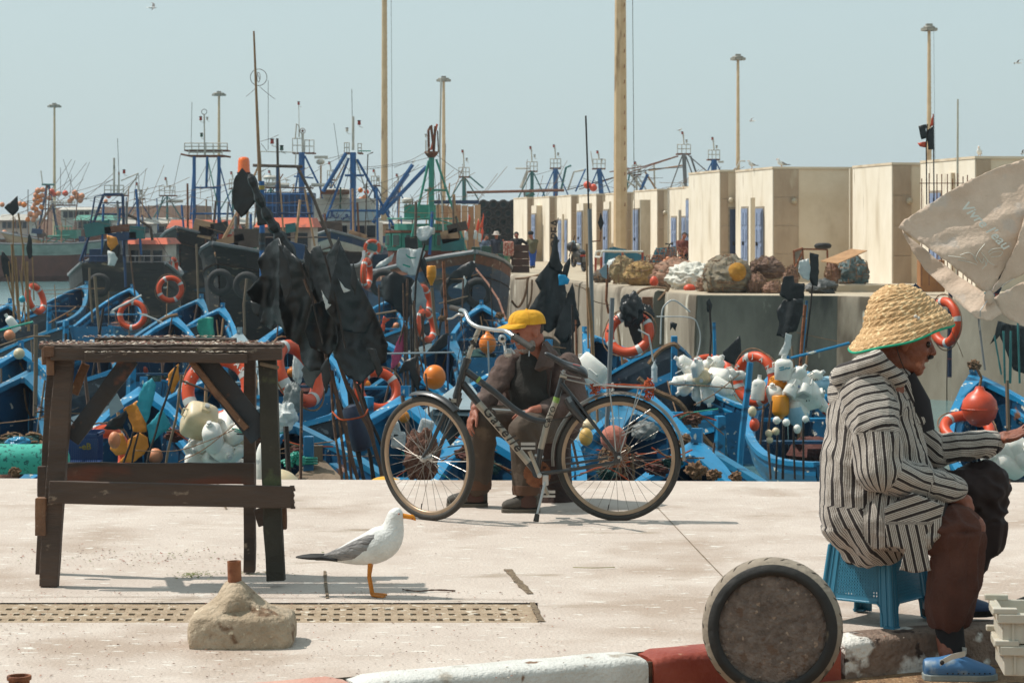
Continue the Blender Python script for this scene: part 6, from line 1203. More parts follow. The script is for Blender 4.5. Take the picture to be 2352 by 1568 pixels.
for i in range(9):x0,x1=random.uniform(1362,1400),random.uniform(1460,1502);tw.tube([K(x0,886+random.uniform(-4,8),random.uniform(-.06,.06)),K((x0+x1)/2,884+random.uniform(-3,6),random.uniform(-.07,.07)),K(x1,888+random.uniform(-5,6),random.uniform(-.06,.06))],.003,5)
for cx_,cy_,s_ in((1366,893,12),(1492,880,14),(1490,905,12)):
 for i in range(9):q=[K(cx_+random.uniform(-s_,s_),cy_+random.uniform(-s_,s_),random.uniform(-.06,.02))for _ in range(4)];tw.tube(catmull(q,4),.003,5)
part('lashing_twine',tw,m_rope,bk,kind='stuff')
for s in(-1,1):
 o_=V((math.sin(fa),math.cos(fa),0))*.045*s;c1_=K(1047,926)+o_*.9;part('fork_blade',MB().tube([c1_+V((0,0,.03)),c1_.lerp(fc+o_,.4),c1_.lerp(fc+o_,.8)+V((.012,0,0)),fc+o_],[.0125,.012,.011,.008],8),m_bb,bk,smooth=True)
btube('fork_crown',m_bb,[(1052,900),(1046,930)],20);btube('steerer',m_bb,[(1071,832),(1074,822)],20);btube('stem',m_sv,[(1072,830),(1084,796)],12,.9);btube('stem',m_sv,[(1084,800),(1094,770),(1103,750)],13,.9);btube('stem_lever',m_al,[(1076,800),(1092,798)],9)
btube('headset',m_iron,[(1085,780),(1091,796)],14)
btube('handlebar',M('bright_alloy','c6c4c2','b2b0ae',rough=.22,metal=.9),bc([(1056,712,.22),(1068,716,.14),(1078,738,.06),(1096,750,0),(1114,754,-.05),(1138,758,-.12),(1160,760,-.2),(1180,772,-.26)]),10,1.0,12)
btube('grip',m_ru,[(1036,706,.30),(1062,713,.2)],13);btube('grip',m_ru,[(1178,771,-.24),(1200,785,-.30),(1224,801,-.36)],15)
btube('brake_lever',m_al,bc([(1064,724,.15),(1052,722,.16),(1040,730,.2),(1028,732,.25)]),6,.7);btube('brake_lever',m_al,bc([(1150,774,-.2),(1158,790,-.22),(1160,806,-.28)]),9,.6)
part('shifter',MB().lathe([(.022,0),(.024,.012),(.012,.02),(.008,.021)],K(1154,778,-.22),(-.1,-1,.1),16),m_al,bk,smooth=True);part('shifter_cap',MB().lathe([(.010,.0),(.010,.006)],K(1154,778,-.242),(-.1,-1,.1),12),m_iron,bk)
part('bell',MB().lathe([(.02,-.015),(.025,-.01),(.026,.01),(.018,.022),(0,.026)],K(1168,811,-.2),(-.9,-.3,.3),16),m_al,bk,smooth=True);btube('bell_bracket',m_al,[(1172,800,-.2),(1182,812,-.22)],5)
for pts in([(1052,728,.16),(1062,760,.1),(1068,800,.0),(1074,826,-.01)],[(1150,780,-.2),(1110,768,-.12),(1062,790,-.04),(1050,850,-.02),(1052,900,-.02)],[(1148,784,-.2),(1105,778,-.14),(1075,800,-.08),(1066,850,-.06),(1064,890,-.03)],[(1056,716,.2),(1068,770,.1),(1060,830,.0),(1052,870,-.03)]):btube('cable',m_iron,bc(pts),1.5,n=5)
btube('caliper',m_al,bc([(1040,915,-.05),(1034,934,-.06),(1040,944,-.06)]),5);part('reflector',MB().box(K(1042,920,-.08),(.03,.01,.02)),m_sv,bk);btube('skirt_cord',m_iron,bc([(1257,968,-.02),(1300,958,-.02),(1316,950,-.03)]),3)
tm=MB();a,b=K(1100,930,-.030),K(1200,1048,-.030);a.y=b.y=BD-.031;text_mesh(tm,'Gazelle',.082,basis((a+b)/2+V((.01,0,.012)),b-a,V((.3,0,1))),thick=.0012,font_shear=.2,space=1.25);part('lettering',tm,m_iron,bk)
tm=MB();a,b=K(1252,985,-.026),K(1274,930,-.026);a.y=b.y=BD-.027;text_mesh(tm,'CAYO',.044,basis((a+b)/2,b-a,V((-1,0,.3))),thick=.0006,space=1.1);part('lettering',tm,m_iron,bk)
# ---------------- flags, floats, nets and gear in and around the boats ----------------
m_bp=M('black_plastic','191b1b','111313',sc=6,rough=.4,bump=.5,bsc=9,spots=('2a2f30',5,.64));m_wp=M('white_plastic_bag','c4c6c2','aeb2af',sc=7,rough=.5,bump=.5,bsc=24,sub=.1);m_op=M('orange_plastic_sheet','cf8426','b56c18',sc=6,rough=.55,bump=.4,bsc=20)
m_tq=M('turquoise_plastic','1f93a3','187c8d',sc=6,rough=.5,bump=.4,bsc=20);m_gp=M('green_plastic','12907a','0e7a68',sc=6,rough=.45,bump=.4,bsc=16);m_stick=M('stick_wood','64493a','44332a',sc=8,rough=.85,bump=.6,bsc=40,st=(1,1,.2),spots=('8f6c4f',14,.62));m_stickd=M('dark_stick','352b25','241e1a',sc=8,rough=.85,bump=.6)
m_lr=M('lifebuoy_orange','cc4716','b83c12',sc=5,rough=.45,bump=.1,spots=('8f3a1c',9,.68));m_lw=M('reflective_white','bfbdb8','a8a6a1',rough=.5);m_jug=M('jug_white','e2ded4','d2cec4',sc=4,rough=.4,bump=.1,sub=.15,spots=('9aa09c',8,.68));m_jb=M('jug_beige','d0bf9e','bda985',sc=3,rough=.45,bump=.1,sub=.15)
m_hemp=TM['rope'];m_bal=M('alloy_rod','9ba3a6','83898c',rough=.35,metal=.5)
SEED=[0]
def fl(label,outline,d,mt,cat='flag',name='plastic_flag',amp=.05,freq=2.0,step=9,tilt=(0,0),group=None,dirn=(1,0)):
 SEED[0]+=1;mb=cloth(MB(),outline,d,amp,freq,step,dirn,tilt,SEED[0]);o=solo(name,mb,mt,label,cat,group,smooth=True);m=o.modifiers.new('s','SOLIDIFY');m.thickness=.003;return o
def poles(label,lst,d,mt=None,group=None,name='flag_pole',knots=True):
 for i,it in enumerate(lst):
  pts,w_=it[0],it[1];lb=it[2]if len(it)>2 else None;dd=it[3]if len(it)>3 else d;mm=it[4]if len(it)>4 else(mt or m_stick);fine=[]
  for a,b in zip(pts[:-1],pts[1:]):
   n=max(2,int(math.hypot(b[0]-a[0],b[1]-a[1])/18));fine+=[(a[0]+(b[0]-a[0])*j/n,a[1]+(b[1]-a[1])*j/n)for j in range(n)]
  fine.append(pts[-1]);r0=SZ(w_,dd)/2
  ps=[P(x,y,dd)+V((noise.noise(V((x*.05,i,0))),0,0))*r0*1.2 for x,y in fine];mb=MB().tube(ps,[r0*(.85+.3*random.random()if knots else 1)for _ in ps],6)
  solo(name,mb,mm,lb or label,'pole',group or(None if lb else label))
def ring(label,x,y,d,size=.72,nrm=(0,-1,0),txt=None,tcol=None,rope=True,rot=0,sag=0):
 c=P(x,y,d);nn=V(nrm).normalized();Rr=size/2-.068;t=thing('lifebuoy',label,'lifebuoy',c)
 part('ring',MB().torus(c,Rr,.068,nn,40,12),m_lr,t,smooth=True);a,b=frame(nn)
 for k in range(4):
  q=rot+math.pi/4+k*math.pi/2;part('band',MB().torus(c,Rr,.0705,nn,4,12,q-.1,q+.1),m_lw,t,smooth=True)
 if rope:
  pts=[]
  for i in range(33):q=rot+2*math.pi*i/32;pts.append(c+(a*math.cos(q)+b*math.sin(q))*(Rr+.075+.035*abs(math.sin(2*(q-rot))))+nn*.01)
  part('grab_rope',MB().tube(pts,.009,5),m_hemp,t)
 if txt:
  tm=MB();n=len(txt)
  for i,ch in enumerate(txt):
   if ch==' ':continue
   q=rot+2.2-i*2.6/max(1,n);rad=a*math.cos(q)+b*math.sin(q);tg=nn.cross(rad);p=c+rad*Rr+nn*.069
   text_mesh(tm,ch,.085,basis(p,-tg if(-tg).cross(rad).dot(nn)>0 else tg,rad),thick=.002)
  part('lettering',tm,tcol or m_letter,t,kind='stuff')
 return t
N_=(0,-1,.12)
ring('lifebuoy on the bow of the blue boat below the black trawler',391,664,62,nrm=(.1,-1,.1),rot=.3);ring('lifebuoy tied with small white bottles on the second blue bow from left',304,723,55,nrm=(-.15,-1,.15),rot=.8);ring('small distant lifebuoy hanging behind the black trawler',415,592,108,nrm=(0,-1,0))
ring('lifebuoy seen edge on beside the sticks at the left edge',82,686,53,nrm=(.9,-.35,.3));ring('lifebuoy seen edge on above the ringed blue bow',398,612,92,nrm=(1,-.3,0));ring('big orange lifebuoy leaning steeply against the right end of the table',683,858,23.5,nrm=(.78,-.45,.42),rot=.5)
ring('lifebuoy lettered SAFINO seen through the table behind the white jugs',500,893,24.5,nrm=(-.15,-1,.42),txt='SAFINO  7.9',rot=.3,size=.76);ring('lifebuoy right of the black flag bundle with thick rope',868,896,32,nrm=(.42,-1,.5),rot=.2,size=.66);ring('dark orange lifebuoy lettered MOUR hanging below the black rubbish bag',1446,766,34,nrm=(-.3,-1,.55),txt='MA  MOUR K',tcol=M('black_paint','22201e'),rot=.2)
ring('lifebuoy lying almost flat behind the cluster of white jugs',1634,842,42,nrm=(.05,-.55,1));ring('shiny lifebuoy hung on the blue post of the wide boat',1735,870,31,nrm=(-.72,-.72,.05),rot=.4,txt='NAJAN');ring('lifebuoy on the banded pole behind the straw hat',2171,740,34,nrm=(-.93,-.45,0),rot=.6)
ring('half hidden lifebuoy lying under the round red buoy',2222,985,31,nrm=(0,-.6,1));ring('faded lifebuoy beside the green wheelhouse',855,569,100,nrm=(0,-1,0));ring('faded lifebuoy seen edge on above the white rag',842,628,54,nrm=(1,-.2,0));ring('lifebuoy edge on among the sticks under the white bags',978,748,50,nrm=(.85,-.5,.2));ring('lifebuoy edge on just below the grey plastic bag',972,690,52,nrm=(.9,-.4,.1));ring('cone like piece of lifebuoy by the blue basket behind the table',246,1045,23,nrm=(.8,-.6,.2),size=.6)
# --- the big bundle of black flags on sticks
GBF='black plastic flags of the big bundle on sticks'
fl('uppermost black flag just under the orange beacon',[(555,385),(544,400),(535,419),(531,456),(538,481),(553,500),(564,492),(584,467),(594,450),(581,425),(567,400)],20.2,m_bp,amp=.04,step=7)
fl('second pointed black flag hanging on the slanted pole',[(586,466),(591,520),(616,514),(625,500),(609,469)],20.0,m_bp,amp=.03,step=6)
for lb,ol,d in(('left lobe of the big black flag bundle, with grey creases',[(612,562),(588,600),(597,632),(564,672),(582,700),(602,713),(592,745),(622,758),(630,742),(650,752),(661,776),(690,740),(705,680),(695,620),(655,572),(640,545)],18.9),('middle black sheet of the big bundle hanging lowest',[(650,562),(690,600),(735,640),(762,720),(768,800),(742,848),(712,852),(692,832),(684,793),(655,774),(640,700),(640,620)],18.6),('right hand black sheet of the big bundle, widest one',[(690,612),(705,585),(716,570),(733,563),(745,592),(780,545),(800,600),(817,642),(840,680),(863,724),(890,790),(886,832),(866,845),(828,882),(800,863),(770,820),(745,740),(720,660)],18.4),('short black flag in front of the big bundle at upper right',[(782,556),(765,640),(752,715),(790,760),(838,768),(862,722),(835,670),(806,610)],18.1),('narrow black flag folded over the middle sticks',[(716,700),(700,760),(712,800),(755,818),(776,790),(770,730),(745,690)],18.2)):
 fl(lb,ol,d,m_bp,amp=.15,freq=3.0,step=6)
solo('wrapped_pole',MB().tube([P(x,y,19.6)for x,y in catmull([V(q+(0,))for q in((574,400),(595,455),(620,505),(640,540),(665,580),(690,640))],5)and[(q.x,q.y)for q in catmull([V(q+(0,))for q in((574,400),(595,455),(620,505),(640,540),(665,580),(690,640))],5)]],[SZ(4+7*abs(math.sin(i*.9))+i*.35,19.6)for i in range(26)],9),m_bp,'slanting pole wrapped in black plastic above the flag bundle','pole')
for i,ol in enumerate(([(640,560),(662,600),(670,660),(655,700),(640,640)],[(735,845),(752,820),(760,868),(748,905),(741,880)],[(840,800),(862,800),(880,850),(868,870),(858,838)],[(575,690),(600,700),(596,728),(582,720)],[(700,560),(716,590),(712,640),(700,612)],[(810,600),(822,640),(816,680),(804,650)])):fl(('thin tapering black strip at the top of the bundle','ragged black strip hanging below the middle of the bundle','ragged black corner at the lower right of the bundle','small black tatter at the left edge of the bundle','pointed black tip at the top centre of the bundle','narrow black fold at the upper right of the bundle')[i],ol,17.9,m_bp,amp=.05,step=6)
fl('pale underside corner of plastic under the black bundle',[(700,836),(740,850),(725,872),(716,894),(700,880),(692,850)],18.8,M('dull_plastic','5c6361','4a504f',rough=.5),amp=.03,step=7);fl('white plastic strip beside the black bundle',[(806,618),(822,640),(838,680),(850,700),(845,728),(822,690),(808,655)],18.9,m_wp,amp=.03,step=7)
for i,(q)in enumerate((((738,668),(760,700),(749,712)),((777,640),(792,660),(806,668),(790,672)))):fl(('first','second')[i]+' shiny pale patch of plastic on the black bundle',list(q),18.0,m_wp,amp=.01,step=6)
GST='sticks carrying the big bundle of black flags'
poles(GST,[([(742,700),(742,790),(770,900),(829,1130)],9),([(750,660),(778,744),(821,897),(852,985),(885,1130)],7.5),([(700,640),(768,800),(798,885),(827,938),(856,1010),(880,1110)],9),([(748,830),(760,872),(770,980),(788,1130)],6.5),([(762,850),(779,961),(790,1040),(800,1130)],7),([(790,960),(796,995),(804,1060),(812,1130)],6.5),([(770,800),(800,900),(850,1040),(866,1130)],6,None,18.9,m_stickd),([(820,880),(850,960),(885,1050),(905,1130)],7,None,19,m_stickd),([(800,880),(806,980),(830,1080),(842,1130)],8,None,18.9,m_stickd),([(835,870),(833,960),(850,1060),(858,1130)],6,None,18.9,m_stickd),([(740,840),(820,1010),(838,1130)],8,None,18.7,m_stickd),([(690,600),(715,680),(742,790)],5,None,18.0,m_stickd),([(745,590),(770,680),(795,800)],5,None,18.0,m_stickd)],18.5,group=GST)
for o in[o for o in COL.objects if o.get('group')==GST]:o['label']='thin wooden stick standing in the bundle that carries the black flags'
solo('navy_float',MB().lathe([(.02,-.19),(.08,-.17),(.092,-.1),(.092,.12),(.07,.17),(.0,.19)],P(820,981,18.7),(-.28,0,1),14),M('navy_plastic','1b2a44','151f33',sc=5,rough=.5,bump=.3),'dark navy cylinder float tied among the flag sticks','float',smooth=True)
solo('orange_lashing',MB().tube(catmull([P(763,945,18.2),P(780,962,18.1),P(800,963,18.1),P(835,955,18.2),P(845,940,18.3)],5),.007,5),m_rope,'orange cord lashing the flag sticks together','rope')
# --- left edge flags
fl('black flag at the left edge above the distant trawlers',[(9,478),(20,466),(41,450),(43,484),(31,497),(16,484)],50,m_bp,amp=.05,step=6);fl('limp black flag at the far left under the upper one',[(66,537),(72,545),(75,592),(66,596),(60,575)],50,m_bp,amp=.03,step=6);fl('ragged black flag touching the left edge',[(4,575),(18,590),(27,615),(25,632),(10,638),(2,600)],50,m_bp,amp=.03,step=6)
GL='bare sticks standing together at the left edge'
poles(GL,[([(42,490),(52,560),(66,720)],4),([(31,497),(31,560),(40,700)],3),([(62,600),(64,690),(66,760)],6),([(28,560),(32,690),(34,780)],5),([(74,590),(78,690)],3),([(36,590),(44,700),(48,760)],4),([(14,630),(38,720)],3),([(55,560),(50,640),(60,750)],3.5),([(45,620),(56,700)],3),([(20,600),(30,690)],3)],50,TM['bamboo'],GL)
for o in[o for o in COL.objects if o.get('group')==GL]:o['label']='slim bare stick in the bunch at the far left edge'
solo('cyan_float',MB().sphere(P(51,687,49),SZ(8,49),12,8),m_tq,'small cyan ball float on the left edge sticks','float',smooth=True)
# --- white bags and black cloth on sticks in the middle
fl('topmost crumpled white bag before the green wheelhouse',[(962,522),(985,518),(996,526),(990,540),(980,552),(966,554),(956,542),(956,530)],44,m_wp,'bag','white_bag',.09,3,6);fl('large square white bag with faint green print',[(915,572),(932,568),(950,574),(972,568),(976,582),(966,600),(962,622),(952,634),(942,633),(925,624),(912,612),(910,592)],43.5,m_wp,'bag','white_bag',.09,3,7);fl('small slanting white bag left of the square white bag',[(905,582),(896,588),(870,604),(861,618),(882,612),(900,600)],44,m_wp,'bag','white_bag',.05,3,6)
tm=MB();text_mesh(tm,'I  (',.2,basis(P(938,600,43.3),(.3,0,.95),(-.95,0,.3)),thick=.004);solo('faint_print',tm,m_gp,'faint green print mark on the large white bag','print')
fl('greyish translucent plastic hanging under the white bags',[(956,640),(968,655),(980,690),(978,715),(965,700),(955,735),(948,720),(945,660)],43,M('cloudy_plastic','9aa0a0','83898a',rough=.4,sub=.1),'bag','grey_bag',.05,3,7)
fl('wide black cloth under the white bags',[(880,635),(905,625),(945,640),(965,655),(950,700),(935,740),(900,700),(885,690),(870,660)],43.6,m_bp,amp=.12,step=8);fl('narrow black strip falling beside the yellow bottle',[(950,600),(968,575),(978,600),(990,640),(982,648),(965,610),(955,640)],43.6,m_bp,amp=.05,step=7);fl('black flag at the tip of the rusty boom',[(1060,610),(1085,598),(1094,612),(1080,640),(1066,645),(1050,640),(1030,650),(1032,632)],60,m_bp,amp=.08,step=7);fl('white rag under the black flag near the rusty boom',[(1066,632),(1072,645),(1065,665),(1040,660),(1060,648)],60,m_wp,amp=.03,step=6)
fl('shiny black plastic strip across the sticks left of the orange float',[(1028,765),(1034,770),(1030,790),(1012,805),(988,812),(980,808),(1000,785),(1015,770)],40,m_bp,amp=.05,step=7);fl('black rag just left of the round orange float',[(928,830),(960,815),(955,840),(968,870),(960,900),(948,880),(940,850),(915,858)],33,m_bp,amp=.06,step=7)
fl('pink netting draped on a stick',[(930,745),(934,760),(930,800),(915,835),(898,850),(900,815),(915,780)],35,M('pink_net','b44a68','99395a',sc=60,rough=.8,bump=.5),'net','pink_net',.05,3,7);fl('small red pennant right of the black bundle',[(881,725),(896,734),(884,742),(883,762),(872,757)],52,m_buoyr,amp=.02,step=6)
GM='sticks standing under the white bags'
poles(GM,[([(936,640),(934,780),(938,900),(940,1080)],6),([(975,560),(955,640),(948,760),(950,900)],5,None,40,m_stickd),([(950,690),(958,800),(962,960)],6),([(990,660),(996,720),(1006,770)],7,None,42,m_wood),([(1019,600),(1022,700),(1025,765)],8,None,44,m_rust),([(930,740),(905,830),(890,900),(880,940)],5),([(968,720),(975,820),(990,960)],5),([(944,700),(946,850),(952,1000)],5,None,34,m_stickd),([(905,840),(912,900),(925,970)],5),([(1031,770),(1028,850),(1030,960)],5,None,38,TM['dblue']),([(925,650),(928,800),(926,960)],4),([(975,720),(960,800),(972,860)],4),([(1064,640),(1062,700),(1058,760)],4,None,58)],35,group=GM)
for o in[o for o in COL.objects if o.get('group')==GM]:o['label']='weathered stick or post in the thicket under the white bags'
poles('x',[([(861,722),(915,713),(925,711)],6,'grey bamboo lying level over the blue bow right of the black bundle',46,m_wood),([(1008,697),(1075,680)],3,'thin rod crossing beside the rusty boom',50,m_wood),([(890,812),(1043,809)],5,'pale metal tube tied level across the sticks',31,m_bal),([(1121,783),(1125,905)],4,'upright steel bar in front of the orange oval float',26,m_bal)],40,knots=False)
b_=thing('yellow_bottle','yellow plastic bottle upside down on a stick','bottle',P(990,630,42));s=SZ(1,42);part('bottle',MB().lathe([(9*s,24*s),(11*s,22*s),(11*s,4*s),(10.3*s,2*s),(11*s,0),(10*s,-4*s),(4*s,-17*s),(3*s,-22*s)],P(991,634,42),n=14),M('yellow_bottle_plastic','d98c12','c47a0c',rough=.4,sub=.1),b_,smooth=True)
def lump(label,x0,x1,y0,y1,d,mt,cat='net',name='net_heap',dep=None,fl_=.35,group=None,nz=.16,ns=2.2,flat=True):
 c=P((x0+x1)/2,(y0+y1)/2,d);rx,rz=SZ(x1-x0,d)/2,SZ(y1-y0,d)/2;ry=dep or rx*.8;SEED[0]+=1;sd=SEED[0]*3.3
 net=name in('net_heap','sail_cloth');mb=MB().sphere(c,(rx,ry,rz),64 if net else 36,40 if net else 24,dis=lambda q:1+nz*noise.fractal(q*ns+V((sd,0,0)),1,2,3)+(.09*noise.fractal(q*8+V((sd,0,0)),.8,2,3)if net else .04*noise.noise(q*14+V((sd,0,0)))))
 if flat:
  zb=c.z-rz*.86
  for p in mb.v:
   k=max(0,min(1,(c.z+rz-p.z)/(2*rz)));f_=1+.16*(k-.5);g=abs(noise.noise(V((p.x*3.2/max(rx,.3),sd,p.z*.9))))*.12;p.x=c.x+(p.x-c.x)*(f_-g*.5);p.y=c.y+(p.y-c.y)*(f_-g);p.z=max(p.z-g*rz*.8,zb)
 o=solo(name,mb,mt,label,cat,group,smooth=True)
 if name=='net_heap' and flat:
  st=MB();n=len(mb.v)
  for k in range(70):
   i=random.randrange(n);p0=mb.v[i];pts=[]
   for j in range(5):q=mb.v[(i+(64 if k%2 else 1)*j*2)%n];pts.append(q+(q-c).normalized()*(.012+.03*random.random()))
   if max((a-b).length for a,b in zip(pts,pts[1:]))<rx*.7:st.tube(pts,random.uniform(.006,.014),4)
  part('net_cords',st,m_hemp,o,kind='stuff')
 return o
# --- floats and buoys near the boats
def buoy(label,x,y,rp,d,mt,lug=True,el=1.0):
 c=P(x,y,d);r=SZ(rp,d);t=thing('buoy',label,'buoy',c);part('ball',MB().lathe([(r*.02,-r*el),(r*.5,-r*.87*el),(r*.85,-r*.5*el),(r,0),(r*.9,r*.45*el),(r*.62,r*.8*el),(r*.3,r*1.0*el),(r*.22,r*1.2*el),(r*.0,r*1.24*el)]if lug else[(r*math.sin(q),-r*math.cos(q)*el)for q in[math.pi*i/14 for i in range(15)]],c,n=24),mt,t,smooth=True)
 part('seam',MB().torus(c,r*1.0,r*.02,n=28,m=5),mt,t);
 if lug:part('rope',MB().tube([c+V((0,0,r*1.15*el)),c+V((r*.1,0,r*1.7*el)),c+V((-r*.2,0,r*2.3*el))],r*.08,5),m_hemp,t)
 return t
buoy('big scuffed red buoy hanging in the bow of the right hand boat',2250,938,42,30.5,m_buoyr);buoy('orange oval float below the bicycle grip',1120,790,20,40,m_buoyy,True,1.2);buoy('round orange float behind the bicycle head tube',998,866,26,33,m_buoyy,False,1.1);buoy('white ball fender peeping over the quay edge right of the table',640,1131,54,17.2,m_jb,False);buoy('white tapered fender beside the right table leg',603,1075,18,17.0,m_jug,False,3.4)
buoy('yellow ball fender peeping over the quay edge by the front wheel',885,1122,46,17.0,M('buoy_yellow','d8a032','c98f22',rough=.5),False,.62);buoy('salmon float wrapped in netting seen through the rear wheel',1409,1006,30,19,M('pink_net_float','b5705e','9b5a4a',sc=30,rough=.9,bump=.6),False);buoy('yellow and white bottle float behind the rear wheel',1346,1003,16,18,M('float_cream','c9a35a','b78e44',rough=.5),False,1.3);buoy('cream mushroom shaped float behind the rear wheel',1352,975,19,18.2,m_jb,False,.7)
buoy('small amber bottle float among the sticks left of the front wheel',928,957,13,24,m_op,False,1.1);buoy('pale round float on the blue boat at the left edge',44,812,13,38,m_jb,False);buoy('salmon and white float on the pole at the left edge',22,830-60,13,40,m_buoyo,False)
lump('brown bundle of knotted netting behind the front wheel',930,1008,988,1102,16.6,M('brown_net','6f4c3d','523529',sc=16,rough=.95,bump=1,bsc=50,spots=('9a7460',20,.6)),nz=.3,flat=False);lump('grey plastic wrapped bundle seen through the rear wheel',1452,1510,968,1010,19.5,M('grey_wrap','7c7f7d','5f6462',sc=9,rough=.5,bump=.8),'bundle','plastic_bundle',nz=.25,flat=False);lump('dark net heap in the boat seen through the rear wheel',1380,1450,1020,1110,19.8,M('red_brown_net','5a3028','40221c',sc=20,rough=.95,bump=1),nz=.25)
for i,(x,y)in enumerate(((903,988),(915,1010),(978,982))):t=solo('wrapped_float',MB().box(P(x,y,18.6),(.11,.09,.13),Matrix.Rotation(.25*i-.2,3,'Y')),M('string_wrapped_foam','b4b8b8','8f9494',sc=50,rough=.8,bump=.6),('left white foam float wrapped in string near the front wheel','lower white foam float wrapped in string near the front wheel','white foam float wrapped in string right behind the front wheel')[i],'float',bevel=.02)
# --- jugs
def jug_mesh(w_,h_,dp,e=.7):
 mb=MB();r=[]
 def sec(z,kx,ky,k=10):
  out=[]
  for i in range(20):
   q=2*math.pi*i/20;c,s=math.cos(q),math.sin(q);out.append(V((math.copysign(abs(c)**e,c)*w_/2*kx,math.copysign(abs(s)**e,s)*dp/2*ky,z)))
  return out
 for z,kx,ky in((0,.78,.78),(.012,.93,.93),(.05,1,1),(.4,1,1),(.68,1,1),(.77,.93,.93),(.84,.74,.78),(.89,.42,.5),(.91,.3,.4),(1.0,.29,.38)):r.append(sec(z*h_,kx,ky))
 return mb.loft(r)
JM=[jug_mesh(.17,.29,.13),jug_mesh(.13,.24,.11),jug_mesh(.32,.36,.27,.45),jug_mesh(.22,.29,.18)]
def jug(label,x,y,d,k,mt,ax,roll=0.0,capc=None,group=None,mark=None):
 c=P(x,y,d);z=V(ax).normalized();a,b=frame(z);a2=a*math.cos(roll)+b*math.sin(roll);b2=z.cross(a2);Mx=Matrix((a2,b2,z)).transposed();src=JM[k];hh=max(p.z for p in src.v)
 t=thing('plastic_jug',label,'jug',c,group);mb=MB();mb.add([c+Mx@(p-V((0,0,hh/2)))for p in src.v],src.f);part('body',mb,mt,t,smooth=True)
 part('cap',MB().lathe([(.024,0),(.024,.022),(0,.024)],c+z*hh/2,z,12),capc or m_lw,t,smooth=True);w_=max(p.x for p in src.v)
 part('handle',MB().tube([c+Mx@V((w_*.9,0,hh*.22)),c+Mx@V((w_*1.25,0,hh*.2)),c+Mx@V((w_*1.2,0,-hh*.05)),c+Mx@V((w_*.92,0,-hh*.08))],.009,6),mt,t)
 if mark:
  tm=MB();dpy=max(p.y for p in src.v);text_mesh(tm,mark[0],mark[2],basis(c-V((0,dpy*1.02+.012,0)),V((1,0,.2)),(0,0,1)),thick=.002);part('label',tm,mark[1],t,kind='stuff')
 part('base_ridge',MB().add([c+Mx@(V((sx*w_*.6,sy*w_*.45,-hh/2-.003)))for sx,sy in((-1,-1),(1,-1),(1,1),(-1,1))],[(0,1,2,3)]),m_lw,t)
 return t
random.seed(21)
jug('big beige jerrycan at the top of the heap seen through the table',461,961,23.4,2,m_jb,(.35,-.5,.6),.4);jug('beige jerrycan behind the right brace of the table',530,990,23.8,2,m_jb,(-.5,-.3,.7),.9)
JG1='small white jugs heaped below the beige jerrycans'
for i,(x,y)in enumerate(((488,1000),(517,978),(539,1000),(445,1026),(473,1021),(509,1034),(451,1054),(483,1051),(545,1039),(520,1056))):jug('small white plastic jug in the heap behind the table, below the beige jerrycans',x,y,23.2+random.uniform(-.1,.3),random.choice([0,1,3]),m_jug,(random.uniform(-1,1),random.uniform(-.8,-.2)*random.choice([1,-1]),random.uniform(-.6,1)),random.random()*3,group=JG1)
JG2='white jugs tied in a star behind the rear wheel'
for i,(x,y)in enumerate(((1574,835),(1581,852),(1602,846),(1622,846),(1561,875),(1576,890),(1604,902),(1614,868),(1637,883),(1654,865),(1673,858),(1694,862),(1642,838),(1590,872),(1625,905),(1660,890))):jug('white jug in the star shaped cluster between the saddle and the wide boat',x,y,30+random.uniform(-.2,.4),random.choice([0,0,1,3]),m_jb if i==7 else m_jug,((x-1612)*.02+random.uniform(-.2,.2),-.3,-(y-868)*.02+random.uniform(-.2,.2)),random.random()*3,group=JG2)
m_orj=M('jug_orange','d98a10','c67a0a',rough=.4,sub=.1);m_blj=M('jug_pale_blue','9fc0cf','88adbf',rough=.4,sub=.1);m_mk=M('black_print','1c1a1a','121212');m_mr=M('red_print','a5432f','8c3524');m_mb_=M('blue_print','2e5c9a','244a80')
for lb,x,y,k,mt,ax,mark in(('jug with a turquoise label at the top of the coloured cluster',1800,845,3,m_jug,(0,-.1,1),('=~',m_tq,.12)),('orange jug with a round dark print',1792,878,3,m_orj,(.2,-.9,.2),('@',m_mr,.12)),('white jug marked with black scribbles at upper right',1869,868,0,m_jug,(.7,-.4,.5),('vx',m_mk,.08)),('ribbed white jug near the middle of the cluster',1833,862,0,m_jug,(.5,-.2,.7),None),('white jug lettered oreH in the middle',1823,889,3,m_jug,(.5,.3,.8),('oreH',m_mb_,.06)),('white jug with red scratches at the left of the cluster',1780,905,3,m_jug,(-.3,-.5,.8),('//',m_mr,.1)),('large white jug with a black figure print',1859,909,2,m_jug,(.9,-.2,.25),('#&',m_mk,.12)),('tall orange jug hanging lowest on the left',1793,935,3,m_orj,(0,-.1,-1),None),('white jug with a blue label at the bottom',1833,934,3,m_jug,(-.5,-.3,.7),('B',m_mb_,.1)),('pale blue jug at the bottom of the cluster',1832,955,3,m_blj,(.3,.2,-.9),None),('ribbed white bottle at the right of the cluster',1886,925,0,m_jug,(.5,-.2,-.8),None),('pale blue topped jug at the right edge of the cluster',1893,884,3,m_blj,(1,0,.1),None),('white jug half hidden behind the hanging lifebuoy',1742,892,0,m_jug,(.1,0,1),None),('white jug behind the middle of the coloured cluster',1848,888,3,m_jug,(.2,.6,.8),None)):jug(lb,x,y,29.5+random.uniform(-.15,.15),k,mt,ax,random.random(),mark=mark)
for i,(x,y)in enumerate(((2300,1040),(2325,1032),(2345,1050),(2310,1058))):jug('white jug in the small heap by the outstretched hand',x,y,18.5,3,m_jug,(random.uniform(-1,1),-.5,random.uniform(-.5,1)),1,group='white jugs below the outstretched hand')
